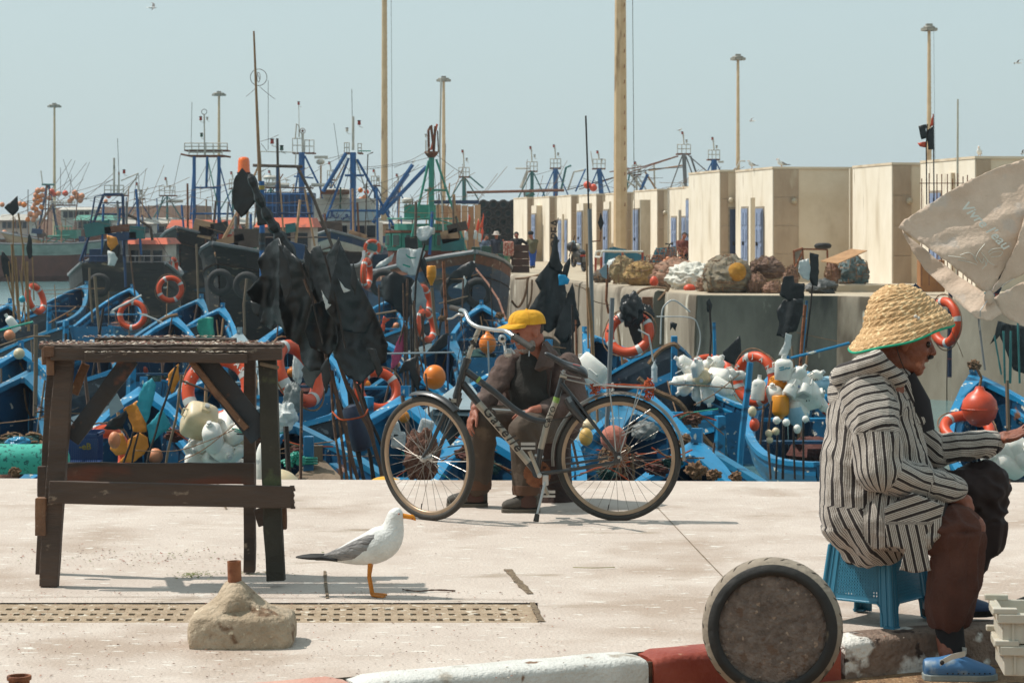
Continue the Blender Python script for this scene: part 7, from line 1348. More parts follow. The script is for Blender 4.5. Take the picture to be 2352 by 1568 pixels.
jug('white jerrycan behind the bicycle saddle',1362,858,24,2,m_jug,(.6,-.2,-.5),.3);jug('small white jug by the metal pole behind the saddle',1340,850,24.2,0,m_jug,(-.2,0,1))
hf=[(1728,945,m_jb,10,1.3),(1733,975,m_buoyr,12,1.3),(1766,995,m_jb,9,1),(1782,990,m_jb,9,1),(1784,965,m_jug,9,1),(1806,970,m_jug,9,1),(1831,985,m_jug,9,1.2),(1850,962,m_jug,8,1),(1768,1010,m_jb,8,1)]
for i,(x,y,mt,r,e)in enumerate(hf):solo('net_float',MB().lathe([(SZ(r,28)*math.sin(q),-SZ(r,28)*e*math.cos(q))for q in[math.pi*j/10 for j in range(11)]],P(x,y,28.3),n=14),mt,'small '+('pale' if mt is not m_buoyr else 'red')+' net float strung inside the wide blue boat','float',group='net floats strung in the wide boat',smooth=True)
GW='dark sticks standing in the wide blue boat'
poles(GW,[([(1770,920),(1762,1000),(1768,1100)],6),([(1752,930),(1745,1020)],5),([(1800,960),(1798,1100)],6,None,28.6,m_stickd),([(1822,980),(1825,1100)],5,None,28.6,m_stickd),([(1845,960),(1846,1100)],5,None,28.6,m_stickd),([(1785,1000),(1782,1100)],5,None,28.6,m_stickd)],28.5,group=GW)
for o in[o for o in COL.objects if o.get('group')==GW]:o['label']='upright stick standing inside the wide blue boat behind the jugs'
poles('x',[([(1724,832),(1712,940),(1697,1086)],15,'blue painted post carrying the shiny lifebuoy',27.5,m_rail),([(1815,822),(1880,806),(1952,787)],7,'blue boat hook pole reaching right toward the straw hat',27,m_rail),([(1352,660),(1358,740),(1364,878)],9,'mottled bamboo upright behind the seated man',30,TM['bamboo']),([(1407,684),(1400,850),(1389,1080)],11,'grey scaffold pole rising behind the rear wheel',22,TM['grey']),([(1345,266),(1349,380),(1352,486)],4,'very thin tall rod above the grey post with the diamond sign',41,m_stickd),([(1353,480),(1356,600),(1361,780)],10,'grey post carrying the small dark diamond sign',41,TM['grey']),([(1348,560),(1350,700),(1352,800)],5,'bamboo cane tied to the grey diamond sign post',40.8,TM['bamboo']),([(1394,608),(1394,650),(1392,690),(1398,720)],6,'bent rusty pole with a grey plate left of the rubbish bag',40,m_rust),([(2184,640),(2182,760),(2181,866)],10,'navy and red banded pole with a lifebuoy behind the straw hat',34.3,M('navy_pole','1c2740','141c2f',rough=.5,spots=('a5432f',3,.62,(.1,.1,3)))),([(2100,654),(2128,680),(2162,706)],10,'slanting navy and red banded stick just above the straw hat',33,M('navy_pole','1c2740')),([(2128,470),(2127,340),(2129,285)],3,'left one of the two dark poles with black and orange flags',45,m_stickd),([(2146,470),(2145,345),(2144,262)],3,'right one of the two dark poles with black and orange flags',45,m_stickd),([(2248,730),(2254,780),(2262,850)],5,'thin pole below the folded parasol canopy',17,TM['grey']),([(1866,655),(1860,720),(1852,800)],4,'thin dark pole holding the black and white flag',30,m_stickd),([(1848,700),(1842,780),(1838,850)],8,'leaning brown pole under the right hand black plastic',30,m_rust),([(1853,690),(1848,760),(1843,810)],6,'leaning blue pole under the right hand black plastic',30.2,m_rail),([(1630,700),(1634,770),(1628,870)],5,'dark pole before the stained quay wall with a small black rag',34,m_stickd),([(1640,740),(1642,800),(1640,840)],8,'short blue post before the stained quay wall',40,m_rail),([(695,690),(697,800)],4,'thin stick behind the black bundle left side',24,m_stick),([(566,640),(560,700),(562,770)],6,'pale upright stick left of the big black bundle',60,m_wood),([(205,615),(206,660),(212,740)],5,'pale upright stick before the black trawler hull',60,m_wood),([(218,635),(224,720),(230,780)],7,'leaning grey stick before the first blue bow',50,m_wood),([(82,745),(82,860),(80,955)],10,'upright grey post standing in the left boat',32,m_wood),([(297,560),(303,620),(310,680)],4,'leaning stick before the orange roofed cabin',70,m_stick),([(449,560),(452,640),(455,720)],5,'upright stick below the blue gantry',68,m_wood)],40,knots=False)
dm=thing('diamond_sign','small dark diamond shaped plate on an arm beside the grey post','sign',P(1380,512,41));part('plate',MB().prism([P(1380,487,41),P(1387,512,41),P(1380,532,41),P(1373,512,41)],(0,.02,0)),m_iron,dm);part('arm',MB().tube([P(1380,532,41.02),P(1378,553,41.02),P(1356,555,41.02)],.012,6),m_rust,dm)
solo('reflector_plate',MB().prism([P(1376,622,39.8),P(1394,603,39.8),P(1394,641,39.8),P(1384,636,39.8)],(0,.02,0)),m_greyb,'dull grey pointed plate on the rusty pole','plate');solo('folded_reflector',MB().prism([P(250,927,22),P(268,903,22),P(284,935,22),P(253,958,22)],(0,.02,0)),m_greyb,'grey folded plate standing behind the table near the dark flag','plate')
solo('white_hoop',MB().tube(catmull([P(1508,727,33),P(1585,729,33),P(1604,750,33),P(1608,785,33),P(1594,830,33),P(1551,858,33)],6),SZ(1.6,33),6),m_lw,'white bent hoop rod beside the dark boat bow','rod');solo('white_arch',MB().tube(catmull([P(1517,790,36),P(1520,720,36),P(1530,698,36),P(1550,690,36),P(1585,716,36)],6),SZ(1.8,36),6),m_lw,'pale arched rod before the pale quay block','rod');solo('teal_jointed_rod',MB().tube([P(1466,757,32),P(1490,770,32),P(1496,800,32),P(1500,830,32)],SZ(2.4,32),6),m_lw,'white rod with teal joints below the orange lifebuoy','rod')
bt=thing('clear_bottle','clear ribbed plastic bottle upside down at the end of the white rod','bottle',P(1503,858,31));part('body',MB().lathe([(.0,.16),(.012,.155),(.014,.13),(.04,.09),(.04,.05),(.037,.04),(.041,.03),(.037,.01),(.041,-.0),(.037,-.02),(.04,-.03),(.04,-.11),(0,-.12)],P(1503,858,31),n=14),M('clear_plastic','b9c0c0','a2abac',rough=.25,sub=.1),bt,smooth=True)
for lb,ol,a in(('tall black plastic cone rolled on a stick behind the yellow cap',[(1275,536),(1281,545),(1283,575),(1287,600),(1294,612),(1290,628),(1262,615),(1263,598),(1269,560)],.05),('large glossy black sheet right behind the yellow cap',[(1262,600),(1240,628),(1229,645),(1238,662),(1242,668),(1228,690),(1208,722),(1225,745),(1260,765),(1290,745),(1303,690),(1294,625)],.12),('folded black sheet right of the seated man, lowest',[(1315,650),(1322,690),(1331,730),(1333,745),(1308,778),(1290,790),(1272,770),(1294,700)],.10),('second black plastic cone right of the tall one',[(1308,590),(1311,594),(1304,640),(1296,655),(1288,640),(1296,610)],.04),('dark rag hanging right of the jacket shoulder',[(1290,745),(1310,760),(1318,800),(1322,840),(1300,850),(1286,800)],.06)):fl(lb,ol,38,m_bp,amp=a,step=8)
fl('bright cyan plastic scrap tucked in the black flags',[(1283,630),(1298,631),(1309,642),(1304,653),(1283,655)],37.6,M('cyan_bright','1296c4','0f82ae',rough=.5),amp=.02,step=6);poles('x',[([(1275,536),(1282,500)],2,'tip of the stick above the tall black cone',38,m_stick),([(1308,590),(1320,541)],2.5,'thin stick with a hook above the second black cone',38,m_stick),([(1323,735),(1326,870)],5,'stick right of the seated man jacket',30,m_rust),([(1314,700),(1316,860)],5,'second stick right of the seated man jacket',30.5,m_stickd)],38)
lump('shiny black rubbish bag above the dark orange lifebuoy',1424,1478,675,748,34,m_bp,'bag','rubbish_bag',nz=.3,ns=2.6,flat=False);lump('smaller black bag beside the rubbish bag',1462,1500,698,742,34.2,m_bp,'bag','rubbish_bag',nz=.3,flat=False);fl('long black bag tail hanging in the lifebuoy',[(1440,735),(1470,745),(1478,790),(1462,800),(1450,775)],34.2,m_bp,amp=.05,step=7)
fl('black flag beside the white plastic before the last net heap',[(1860,580),(1880,585),(1883,625),(1878,657),(1866,655),(1858,640),(1862,610)],30,m_bp,amp=.05,step=7);fl('bluish white plastic flag joined to the black one',[(1836,600),(1858,592),(1862,615),(1858,645),(1845,640),(1834,625)],30,m_wp,amp=.04,step=7);fl('upper crumpled black plastic left of the black and white flag',[(1800,635),(1822,632),(1826,650),(1848,650),(1846,685),(1830,700),(1810,690),(1790,678)],29.6,m_bp,amp=.09,step=7)
fl('lower crumpled black plastic over the stained wall',[(1800,690),(1845,685),(1840,725),(1828,760),(1812,765),(1800,775),(1785,770),(1790,740),(1784,715)],29.6,m_bp,amp=.11,step=7);fl('white plastic tail above the coloured jugs',[(1805,765),(1818,768),(1816,800),(1806,818),(1788,815),(1800,790)],29.5,m_wp,amp=.03,step=6);fl('small black rag on the pole before the stained wall',[(1622,692),(1630,685),(1636,700),(1633,718),(1624,716)],34,m_bp,amp=.02,step=6);fl('black triangular flag low before the stained wall',[(1702,770),(1703,838),(1690,840),(1662,828),(1660,808),(1680,790)],34,m_bp,amp=.05,step=7);fl('tiny black rag on the dark boat stem',[(1540,738),(1556,742),(1552,760),(1544,752),(1538,760)],40,m_bp,amp=.02,step=6)
fl('upper left black flag high above the right huts',[(2110,288),(2127,285),(2128,318),(2116,321),(2112,305)],45,m_bp,amp=.04,step=6);fl('longer black flag high above the right huts',[(2129,300),(2143,290),(2146,343),(2132,345)],45,m_bp,amp=.05,step=6);fl('orange pennant at the top of the right dark pole',[(2143,262),(2145,288),(2134,292),(2138,275)],45,m_buoyr,amp=.02,step=6);fl('orange rag at the left below the high black flags',[(2128,325),(2127,340),(2112,337),(2107,330)],45,m_buoyr,amp=.02,step=6)
fl('dark net and rags hanging at the right edge under the parasol',[(2290,735),(2320,745),(2360,750),(2360,860),(2330,850),(2310,800),(2295,770),(2272,790),(2284,760)],30,m_bp,amp=.14,step=8)
GR_='dark green poles at the right edge'
poles(GR_,[([(2305,760),(2308,880)],5),([(2322,760),(2320,880)],6),([(2338,740),(2342,880)],5),([(2284,770),(2300,860)],4)],29.5,TM['teal'],GR_)
for o in[o for o in COL.objects if o.get('group')==GR_]:o['label']='dark greenish pole among the rags at the right edge'
fd=22.0
for lb,ol,mt,cat in(('turquoise plastic flag standing behind the table',[(349,867),(360,885),(349,929),(335,973),(311,929),(328,881)],m_tq,'flag'),('upper orange plastic flag behind the table',[(281,940),(313,921),(342,924),(335,965),(338,992),(305,992),(299,968)],m_op,'flag'),('lower left orange plastic flag behind the table',[(261,992),(283,995),(299,1031),(288,1042),(266,1046),(251,1031)],m_op,'flag'),('lower right ragged orange flag behind the table',[(321,992),(340,1003),(344,1025),(332,1042),(305,1061),(272,1062),(291,1039),(294,1009)],m_op,'flag'),('dark grey flag behind the table over an orange float',[(240,984),(250,965),(291,942),(294,954),(283,986)],m_bp,'flag'),('small amber flag on the stick near the middle of the table',[(409,834),(412,872),(395,905),(386,885),(386,858)],m_op,'flag'),('teal sheet right of the orange flags behind the table',[(372,938),(394,979),(373,995),(344,1020),(336,979)],m_tq,'flag')):fl(lb,ol,fd+random.uniform(-.3,.3),mt,cat,amp=.06,step=8)
poles('x',[([(404,840),(391,885),(335,1066)],6,'dark stick carrying the small amber flag',21.8,m_stickd),([(416,860),(404,960),(381,1066)],6,'pale rope bound stick seen through the table',21.9,m_wood),([(414,872),(445,885),(500,905)],5,'knobbly stick pointing right toward the lettered lifebuoy',22,m_stick),([(306,992),(299,1020),(283,1066)],5,'left short dark stick under the orange flags',21.5,m_stickd),([(318,992),(308,1030),(303,1066)],5,'right short dark stick under the orange flags',21.5,m_stickd)],22)
buoy('orange float with a white cap left behind the table',263,1010,14,21.8,m_buoyo,False,1.4);fl('crinkled green plastic bag on the blue bow right of NADO',[(453,735),(475,729),(491,730),(491,750),(496,782),(462,784),(458,768),(452,752)],44,m_gp,'bag','green_bag',.07,3,7);fl('orange and white ragged sheet on the black trawler',[(244,540),(268,545),(272,560),(255,578),(247,565)],70,m_op,'bag','yellow_bag',.05,3,6);fl('white ragged sheet below the orange one on the black trawler',[(246,575),(262,580),(271,595),(262,612),(248,608)],70,m_wp,'bag','white_bag',.05,3,6)
lump('grey and white plastic wrapped bundle right of the table leg',632,680,925,990,22.5,m_wp,'bundle','plastic_bundle',nz=.35,flat=False);lump('grey tarpaulin bundle just above the white one right of the table',650,695,880,950,23,M('grey_wrap','7c7f7d'),'bundle','plastic_bundle',nz=.35,flat=False);lump('white crumpled cloth behind the leaning lifebuoy',672,696,805,880,24.5,m_wp,'cloth','white_cloth',nz=.3,flat=False)
bs_=thing('blue_basket','dark blue slotted plastic fish basket with yellow letters beside the table leg','basket',P(192,1060,21.5));mbn=M('basket_navy','123463','0e2950',rough=.5);s=SZ(1,21.5);c=P(192,1028,21.5)
for i in range(17):x=(-36+i*4.5)*s;part('slat',MB().box(c+V((x,-.14,-.01)),(.006,.006,60*s)),mbn,bs_)
part('rim',MB().box(c+V((0,-.14,32*s)),(80*s,.02,7*s)).box(c+V((0,.14,36*s)),(80*s,.02,7*s)).box(c+V((-40*s,0,34*s)),(.02,.3,7*s)).box(c+V((40*s,0,34*s)),(.02,.3,7*s)),mbn,bs_);part('side',MB().box(c+V((0,-.135,10*s)),(78*s,.01,26*s)),mbn,bs_);part('back',MB().box(c+V((0,.13,0)),(78*s,.01,66*s)).box(c+V((0,0,-32*s)),(78*s,.27,.01)),mbn,bs_)
tm=MB();text_mesh(tm,'-eB',.08,basis(c+V((10*s,-.146,6*s)),(1,0,0),(0,0,1)),thick=.002);part('lettering',tm,M('dull_yellow','7a6a24','665818'),bs_)
solo('patterned_roll',MB().lathe([(.10,-.45),(.13,-.42),(.125,0),(.13,.2),(.11,.32),(.04,.36)],P(60,1054,20),(1,0,0),20),M('patterned_green_cloth','3aa390','1c5d58',sc=26,rough=.8,mixf=(.56,.59),bump=.3),'green cloth roll with a dark leafy pattern in the boat at the lower left','cloth roll',smooth=True);lump('dark green net heap above the patterned roll',-20,110,1000,1045,22,M('green_net_dark','17403c','0f2f2d',sc=40,rough=.95,bump=1),nz=.2);lump('clear blue plastic heap on the dark green net',10,70,1003,1030,21.7,M('blue_film','1a7fa6','146b8e',rough=.3,bump=.8),'plastic','plastic_film',nz=.3)
jug('long pale bottle tied to a rod at the left edge',28,742,30,1,m_jug,(-.6,-.1,.8));poles('x',[([(-5,760),(40,748),(75,739)],6,'teal pipe crossing the left edge boats',29,m_gp),([(-5,795),(40,780),(75,772),(115,772)],5,'brown rod lashed level at the left edge',30,m_wood),([(258,713),(325,678)],6,'pale plank slanting over the second blue bow',54,m_lw),([(316,718),(345,728),(372,740)],4,'white rod slanting toward the third blue bow',52,m_lw)],30,knots=False)
GRP='thin mooring lines stretched between the boats'
def line(pts,w_,d,mt=None,lb=None):
 ds=d if isinstance(d,(list,tuple))else[d]*len(pts);ps=[]
 q=[P(x,y,dd)for(x,y),dd in zip(pts,ds)]
 solo('mooring_line',MB().tube(catmull(q,6),SZ(w_,sum(ds)/len(ds))/2,5),mt or m_hemp,lb or 'thin brown mooring line crossing between the packed boats','rope',None if lb else GRP)
for pts,w_,d in(([(-5,972),(60,965),(125,953)],2.6,[24,24,24]),([(-5,700),(60,702),(200,704)],1.6,60),([(90,668),(160,664),(240,662)],1.6,66),([(95,675),(170,675)],1.4,64),([(100,1040),(130,1037),(-10,1056)],2,20),([(310,1034),(400,1035),(470,1015),(540,985)],2.4,21),([(410,1060),(470,1030),(550,965)],2.4,20.6),([(640,1040),(760,1045),(850,1048)],1.8,21),([(1150,862),(1230,870),(1330,878)],2,26),([(1536,882),(1620,886),(1704,894)],2.6,26),([(1594,930),(1640,905),(1697,860)],2.6,27),([(1830,763),(1880,775),(1930,785)],1.5,30),([(2175,740),(2200,790),(2212,820)],1.6,30),([(1110,735),(1170,738),(1190,742)],1.6,40),([(1320,655),(1345,665),(1362,690),(1400,700)],2,41),([(1095,800),(1200,788),(1300,800)],1.8,36),([(540,830),(640,850),(700,830)],2,30),([(860,740),(905,730),(960,745)],1.8,44),([(1010,640),(1060,640),(1100,628)],2,60)):line(pts,w_,d)
line([(1183,640),(1210,638),(1250,628),(1272,622)],5,84,lb='thick mooring rope lying on the edge of the far quay');line([(1212,640),(1205,680),(1190,705),(1175,690)],6,83,lb='thick looped rope hanging down the far quay wall at left');line([(1222,642),(1218,690),(1196,735),(1160,745)],5,80,lb='thick rope drooping from the far quay to the green trawler');line([(1455,690),(1470,668),(1500,660),(1530,662)],6,64.5,lb='heavy rope curling over the quay edge by the rusty fender');line([(1525,652),(1535,660),(1528,672),(1512,690)],8,63,lb='knotted heavy rope on the corner of the quay block')
for pts,w_,d,lb in(([(1466,868),(1500,895),(1560,925),(1600,985),(1640,1030)],13,27.5,'thick brown rope fender along the dark lettered boat'),([(1490,836),(1515,805),(1545,790),(1560,800)],11,42,'brown rope draped over the bow of the navy boat'),([(1540,1010),(1560,1020),(1575,1015)],12,24,'frayed rope knot between rear wheel and wide boat'),([(362,740),(385,728),(408,722)],8,53,'brown rope wound on the third blue bow'),([(112,742),(160,715),(175,705)],4,56,'brown stick like rope on the boat marked 73')):line(pts,w_,d,lb=lb)
for k,(x,y,d)in enumerate(((708,1052,20.3),(708,1058,20.3),(708,1064,20.3))):solo('rope_turn',MB().torus(P(x,y,d),.072,.011,(0,.1,1),20,6),m_gp,('uppermost','middle','lowest')[k]+' green rope turn round the blue stem post by the orange boat','rope')
solo('mooring_post',MB().beam(P(709,1120,20.3),P(709,1001,20.3),.085,.085,(0,1,0)),m_blue,'stout blue post wound with green rope just beyond the quay','post',bevel=.01);line([(640,1062),(670,1052),(700,1050)],7,20.2,m_gp,lb='green rope running from the blue post to the left')
for i,(x,y)in enumerate(((668,1055),(680,1046),(663,1066),(690,1060))):lump('tangle of green rope at the blue post',x-11,x+11,y-9,y+9,20.1,m_gp,'rope','rope_tangle',nz=.5,group='green rope tangles at the blue post',flat=False)
for i,(x,y,s_)in enumerate(((2237,838,14),(1650,1048,12),(1575,1010,14),(1600,1080,22),(1690,1095,14),(1640,1090,15),(34,1083,13),(1015,731,8),(1148,725,9),(1492,880,0))):
 if s_:lump(('rope knot on the bow stem of the right hand boat','frayed rope clump on the rim of the wide boat','frayed rope clump left of the wide boat','dark tyre like rope heap at the quay edge left of the wide boat','frayed rope clump at the near corner of the wide boat','tan frayed rope clump at the quay edge','frayed pink brown rope end at the lower left boat','tan knot hanging on the rod near the handlebar','tan rope knot by the cap visor','')[i],x-s_,x+s_,y-s_*.8,y+s_*.8,(33,27,24,17.5,17.2,17.3,18,40,38,20)[i],M('frayed_rope','8a6a4c','5c4230',sc=30,rough=.95,bump=1,bsc=80),'rope','rope_knot',nz=.55,flat=False)
# --- folded parasol
m_par=M('parasol_canvas','d0baa6','c0aa96',sc=3,rough=.9,bump=.35,bsc=40,spots=('8a6040',2.2,.72),spots2=('c0b1a3',5,.62));pd=17.0
pr_=thing('folded_parasol','large dusty beige market parasol tied half closed at the right edge','parasol',P(2272,680,pd))
def panel(ol,d,amp,fr_=1.6,dirn=(1,0),tilt=(0,0),seed=0,lab=None):o=part('canopy_panel',cloth(MB(),ol,d,amp,fr_,9,dirn,tilt,seed),m_par,pr_,smooth=True,label=lab);m=o.modifiers.new('s','SOLIDIFY');m.thickness=.004;return o
panel([(2066,522),(2080,504),(2153,458),(2222,417),(2292,385),(2360,364),(2385,420),(2352,520),(2312,610),(2272,676),(2235,648),(2170,598),(2110,553),(2078,530)],pd,.07,1.1,(.42,.9),(0,.05),3);panel([(2078,530),(2110,557),(2170,604),(2230,655),(2272,682),(2290,719),(2264,734),(2236,730),(2208,706),(2167,660),(2118,605),(2090,556)],pd+.12,.09,1.2,(.6,.8),(0,-.5),8)
panel([(2372,440),(2420,430),(2420,610),(2352,628),(2279,677),(2300,640),(2330,560)],pd-.05,.1,1.8,(.8,-.6),(0,.1),5);panel([(2278,684),(2345,650),(2420,625),(2420,770),(2352,747),(2327,738),(2302,722),(2286,704)],pd+.05,.1,1.4,(.7,.7),(0,-.4),6)
part('pole',MB().tube([P(2345,470,pd+.25),P(2300,640,pd+.2),P(2278,690,pd+.15)],.03,10),M('navy_pole','1c2740'),pr_);part('lining_or_slit_shade',cloth(MB(),[(2350,470),(2375,440),(2330,570),(2290,660),(2276,676),(2310,590)],pd+.16,.02,1,9,(1,0),(0,0),4),m_bp,pr_);part('knot',MB().sphere(P(2272,684,pd-.06),(.035,.035,.05),12,8,dis=lambda q:1+.3*noise.noise(q*3)),m_par,pr_,smooth=True);part('tie_cord',MB().torus(P(2273,676,pd-.04),.035,.006,(.3,.2,1),16,5),m_tq,pr_);part('tie_cord',MB().tube([P(2268,690,pd-.08),P(2252,712,pd-.1),P(2250,760,pd)],.004,5),m_lw,pr_)  # black sheet in the slit stands in for the shade inside the canopy
m_prn=M('faded_print','d3d3c8','c8cac1',sc=10,rough=.8);tm=MB();text_mesh(tm,"Vivre l'eau",.105,basis(P(2262,517,pd-.06),P(2302,556,pd)-P(2222,478,pd),(.6,.2,.8)),thick=.0015,font_shear=.35);part('printed_words',tm,m_prn,pr_)
em=MB();
def es(pts,w_=.005):
 q=catmull([P(x,y,pd-.055)for x,y in pts],5);em.tube(q,w_,4,sq=.4)
for pts in([(2262,560),(2246,580),(2240,596)],[(2254,580),(2268,600),(2256,618)],[(2240,590),(2225,580),(2205,586)],[(2178,588),(2200,590),(2220,594)],[(2270,580),(2280,572),(2306,569)],[(2272,585),(2285,578),(2302,578),(2296,588),(2276,590)],[(2266,595),(2276,605),(2284,608)],[(2262,598),(2266,610)],[(2200,597),(2226,602),(2244,608)],[(2246,590),(2256,604),(2260,592)],[(2236,590),(2246,604)],[(2300,660),(2310,650),(2330,640)]):es(pts)
part('printed_emblem',em,m_prn,pr_,kind='stuff')
rf=thing('rebar_fence','rusty reinforcing bars standing in a row before the rightmost hut','fence',P(2150,500,57))
for i,(x,y)in enumerate(((2117,410),(2134,398),(2152,400),(2163,400),(2176,400),(2188,410),(2200,398),(2212,405),(2222,402),(2232,410))):part('bar',MB().seg(P(x,y,57),P(x,655,57),SZ(1.3,57),n=5),m_rust,rf)
part('crossbar',MB().seg(P(2112,421,57),P(2240,421,57),SZ(1,57),n=5),m_rust,rf)
bc_=P(2138,671,60);solo('brown_cabinet',MB().box((bc_.x,60,.48),(.62,.5,.8)),M('orange_brown_wood','9c6b40','85582f',sc=2,rough=.7,bump=.2),'orange brown wooden cabinet before the rightmost hut','cabinet',bevel=.02)
# --- gear on the far quay
def netm(n,a,b,c=None):return M(n,a,b,sc=7,rough=.95,bump=1.0,bsc=34,spots=(c or b,4,.55,(1,1,2.5),.15),mixf=(.35,.65),spots2=(b,26,.58,(2,2,.8),.1))
lump('small dark and tan net heap left of the net piles',1362,1404,618,652,74,netm('net_dark_tan','8f7c63','3f3f44','4a5a5a'));lump('crumpled white sheet on the left of the net piles',1392,1432,592,640,74,m_wp,'sheet','white_sheet');lump('tall beige net pile, second from left',1400,1462,588,655,72,netm('net_beige','a58f6b','85704f','5f523c'));lump('golden tan net pile with two humps',1432,1512,600,660,70,netm('net_gold','a98752','7c6140','b59a6a'));lump('pinkish net pile in the middle of the row',1497,1610,594,664,68,netm('net_pink','a07c66','8a6754','6a6658'),nz=.2)
lump('long low beige net heap behind the others in the row',1440,1600,606,640,75,netm('net_beige','a58f6b','85704f'),nz=.2);lump('low brown net heap between the sail cloth and the biggest bag',1600,1650,630,672,63.5,netm('net_pink','a07c66','8a6754'));lump('low grey brown net heap behind the biggest net bag',1690,1790,610,655,66,netm('net_big','8f8068','6c665a'));lump('round red float at the foot of the pinkish net pile',1492,1512,634,658,66,m_buoyr,'buoy','buoy',nz=.05);lump('folded white sail cloth between two net piles',1533,1640,602,668,65.5,M('white_canvas','d8d4c8','c4bfb1',sc=3,rough=.8,bump=.8,bsc=6),'sheet','sail_cloth',nz=.25);lump('orange edge of a buoy under the white sail cloth',1570,1598,652,670,64.6,m_buoyr,'buoy','buoy',nz=.03);lump('biggest net bag on the quay corner with an orange ball inside',1612,1728,586,680,62.2,netm('net_big','8f8068','6c665a','a87a5c'),'net','net_heap',.7,nz=.14);lump('amber ball pressing through the biggest net bag',1672,1714,603,646,61.6,netm('net_amber','b07d2a','96681f','c08f3a'),'buoy','buoy',nz=.04,flat=False)
lump('reddish brown net ball on top right of the biggest one',1722,1800,590,640,62.8,netm('net_red','75594a','57443a','8f7666'));lump('lower left reddish net ball beside the biggest net bag',1716,1762,628,678,61.8,netm('net_red2','8e6b58','6e5244','a58670'));lump('lower right reddish net ball beside the biggest net bag',1750,1802,646,680,61.6,netm('net_red2','94604a','744636'));lump('round reddish net ball at the right end of the row',1798,1834,612,655,63.5,netm('net_red2','94604a','744636'));lump('grey blue net ball leaning on the bright hut wall',1922,1996,588,662,64,netm('net_blue','6f7d7c','4d6468','9a7a60'));lump('orange brown net rag left of the grey blue net ball',1896,1928,600,655,63.6,netm('net_red2','94604a','744636'));lump('black tarpaulin heap at the quay edge',1852,1922,640,679,61.5,M('grey_tarp','4a4b48','2c2d2b',sc=4,rough=.5,bump=.8),'tarpaulin','tarpaulin',nz=.3)
wb=thing('wooden_board','slanting worn plywood board on top of the net balls','board',P(1935,590,63));part('board',MB().prism([P(1885,601,63.2),P(1955,573,63.8),P(1992,577,63.2),P(1925,606,62.6)],(0,0,.02)),M('ply_board','ad835a','8f6a45',sc=3,rough=.8,bump=.3),wb)
fr_o=thing('salvage_rack','rusty metal frame with a cracked pane leaning on the shaded hut wall','frame',P(1832,620,67));part('frame',MB().beam(P(1823,577,67),P(1826,622,67),.05,.05).beam(P(1823,577,67),P(1843,570,67.4),.05,.05).beam(P(1843,570,67.4),P(1846,618,67.4),.05,.05).beam(P(1826,622,67),P(1846,618,67.4),.05,.05).beam(P(1843,572,67.4),P(1900,573,67.4),.05,.05).beam(P(1900,573,67.4),P(1902,655,67.4),.05,.05),m_rust,fr_o);part('pane',MB().prism([P(1824,578,67.1),P(1843,572,67.4),P(1845,616,67.4),P(1827,620,67.1)],(0,.02,0)),M('milky_pane','7d7a70','5f5d55',rough=.3),fr_o);part('brace',MB().seg(P(1826,615,66.9),P(1842,580,67.2),.03),m_rust,fr_o)
solo('old_tyre',MB().torus(P(1890,565,66),SZ(14,66),SZ(6,66),(0,.1,1),24,8),m_tyre,'worn black tyre lying on the rusty frame by the shaded wall','tyre',smooth=True)
rl=thing('quay_railing','red and white tubular railing before the net piles','railing',P(1420,620,77))
for d_,x0,x1 in((77,1381,1477),(80,1368,1460)):part('top_rail',MB().tube(catmull([P(x0,600,d_),P(x0+1,582,d_),P(x0+8,577,d_),P((x0+x1)/2,577.5,d_),P(x1,578,d_)],4),SZ(5,d_)/2,8),M('rail_white','c9c5ba','b3afa4',rough=.5),rl,smooth=True);part('post',MB().seg(P(x0,590,d_),P(x0,625,d_),SZ(5.5,d_)/2,n=8),M('rail_red','9a3f28','83331f',rough=.6),rl)
part('post',MB().seg(P(1476,580,77),P(1476,620,77),SZ(5.5,77)/2,n=8),M('rail_red','9a3f28'),rl);part('post',MB().seg(P(1430,580,78.5),P(1430,620,78.5),SZ(5.5,77)/2,n=8),M('rail_red','9a3f28'),rl);part('side_rail',MB().seg(P(1368,590,80),P(1382,591,77),SZ(5,77)/2,n=8),M('rail_white','c9c5ba'),rl)
m_cart=M('cart_blue','226a80','1b566a',sc=3,rough=.55,spots=('7a6a52',5,.64));ct=thing('hand_cart','faded blue slatted hand cart with handlebar before the low doors','cart',P(1520,600,82));part('side_panel',MB().prism([P(1490,604,82),P(1508,571,82),P(1552,565,82),P(1557,600,82)],(0,.05,0)),m_cart,ct)
for i in range(5):part('slat',MB().beam(P(1500+i*12,600,81.9),P(1508+i*11,569,81.9),.05,.04),M('cart_blue_light','3f8fa0','357c8c'),ct)
part('handlebar',MB().tube([P(1534,575,82),P(1538,561,82),P(1528,560,82)],.03,6).tube([P(1538,561,82),P(1545,558,82)],.03,6),m_iron,ct);part('wheel',MB().torus(P(1510,603,81.6),.22,.04,(0,1,0),16,6),m_tyre,ct)
sp_=thing('blue_scrap_stack','stack of dull blue painted boards behind the railing','boards',P(1430,605,83))
for i,ol in enumerate(([(1395,605),(1400,568),(1440,572),(1445,604)],[(1406,606),(1408,566),(1460,580),(1484,590),(1484,604)],[(1388,606),(1390,572),(1398,572),(1398,606)])):part('board',MB().prism([P(x,y,83+i*.3)for x,y in ol],(0,.06,0)),m_cart,sp_)
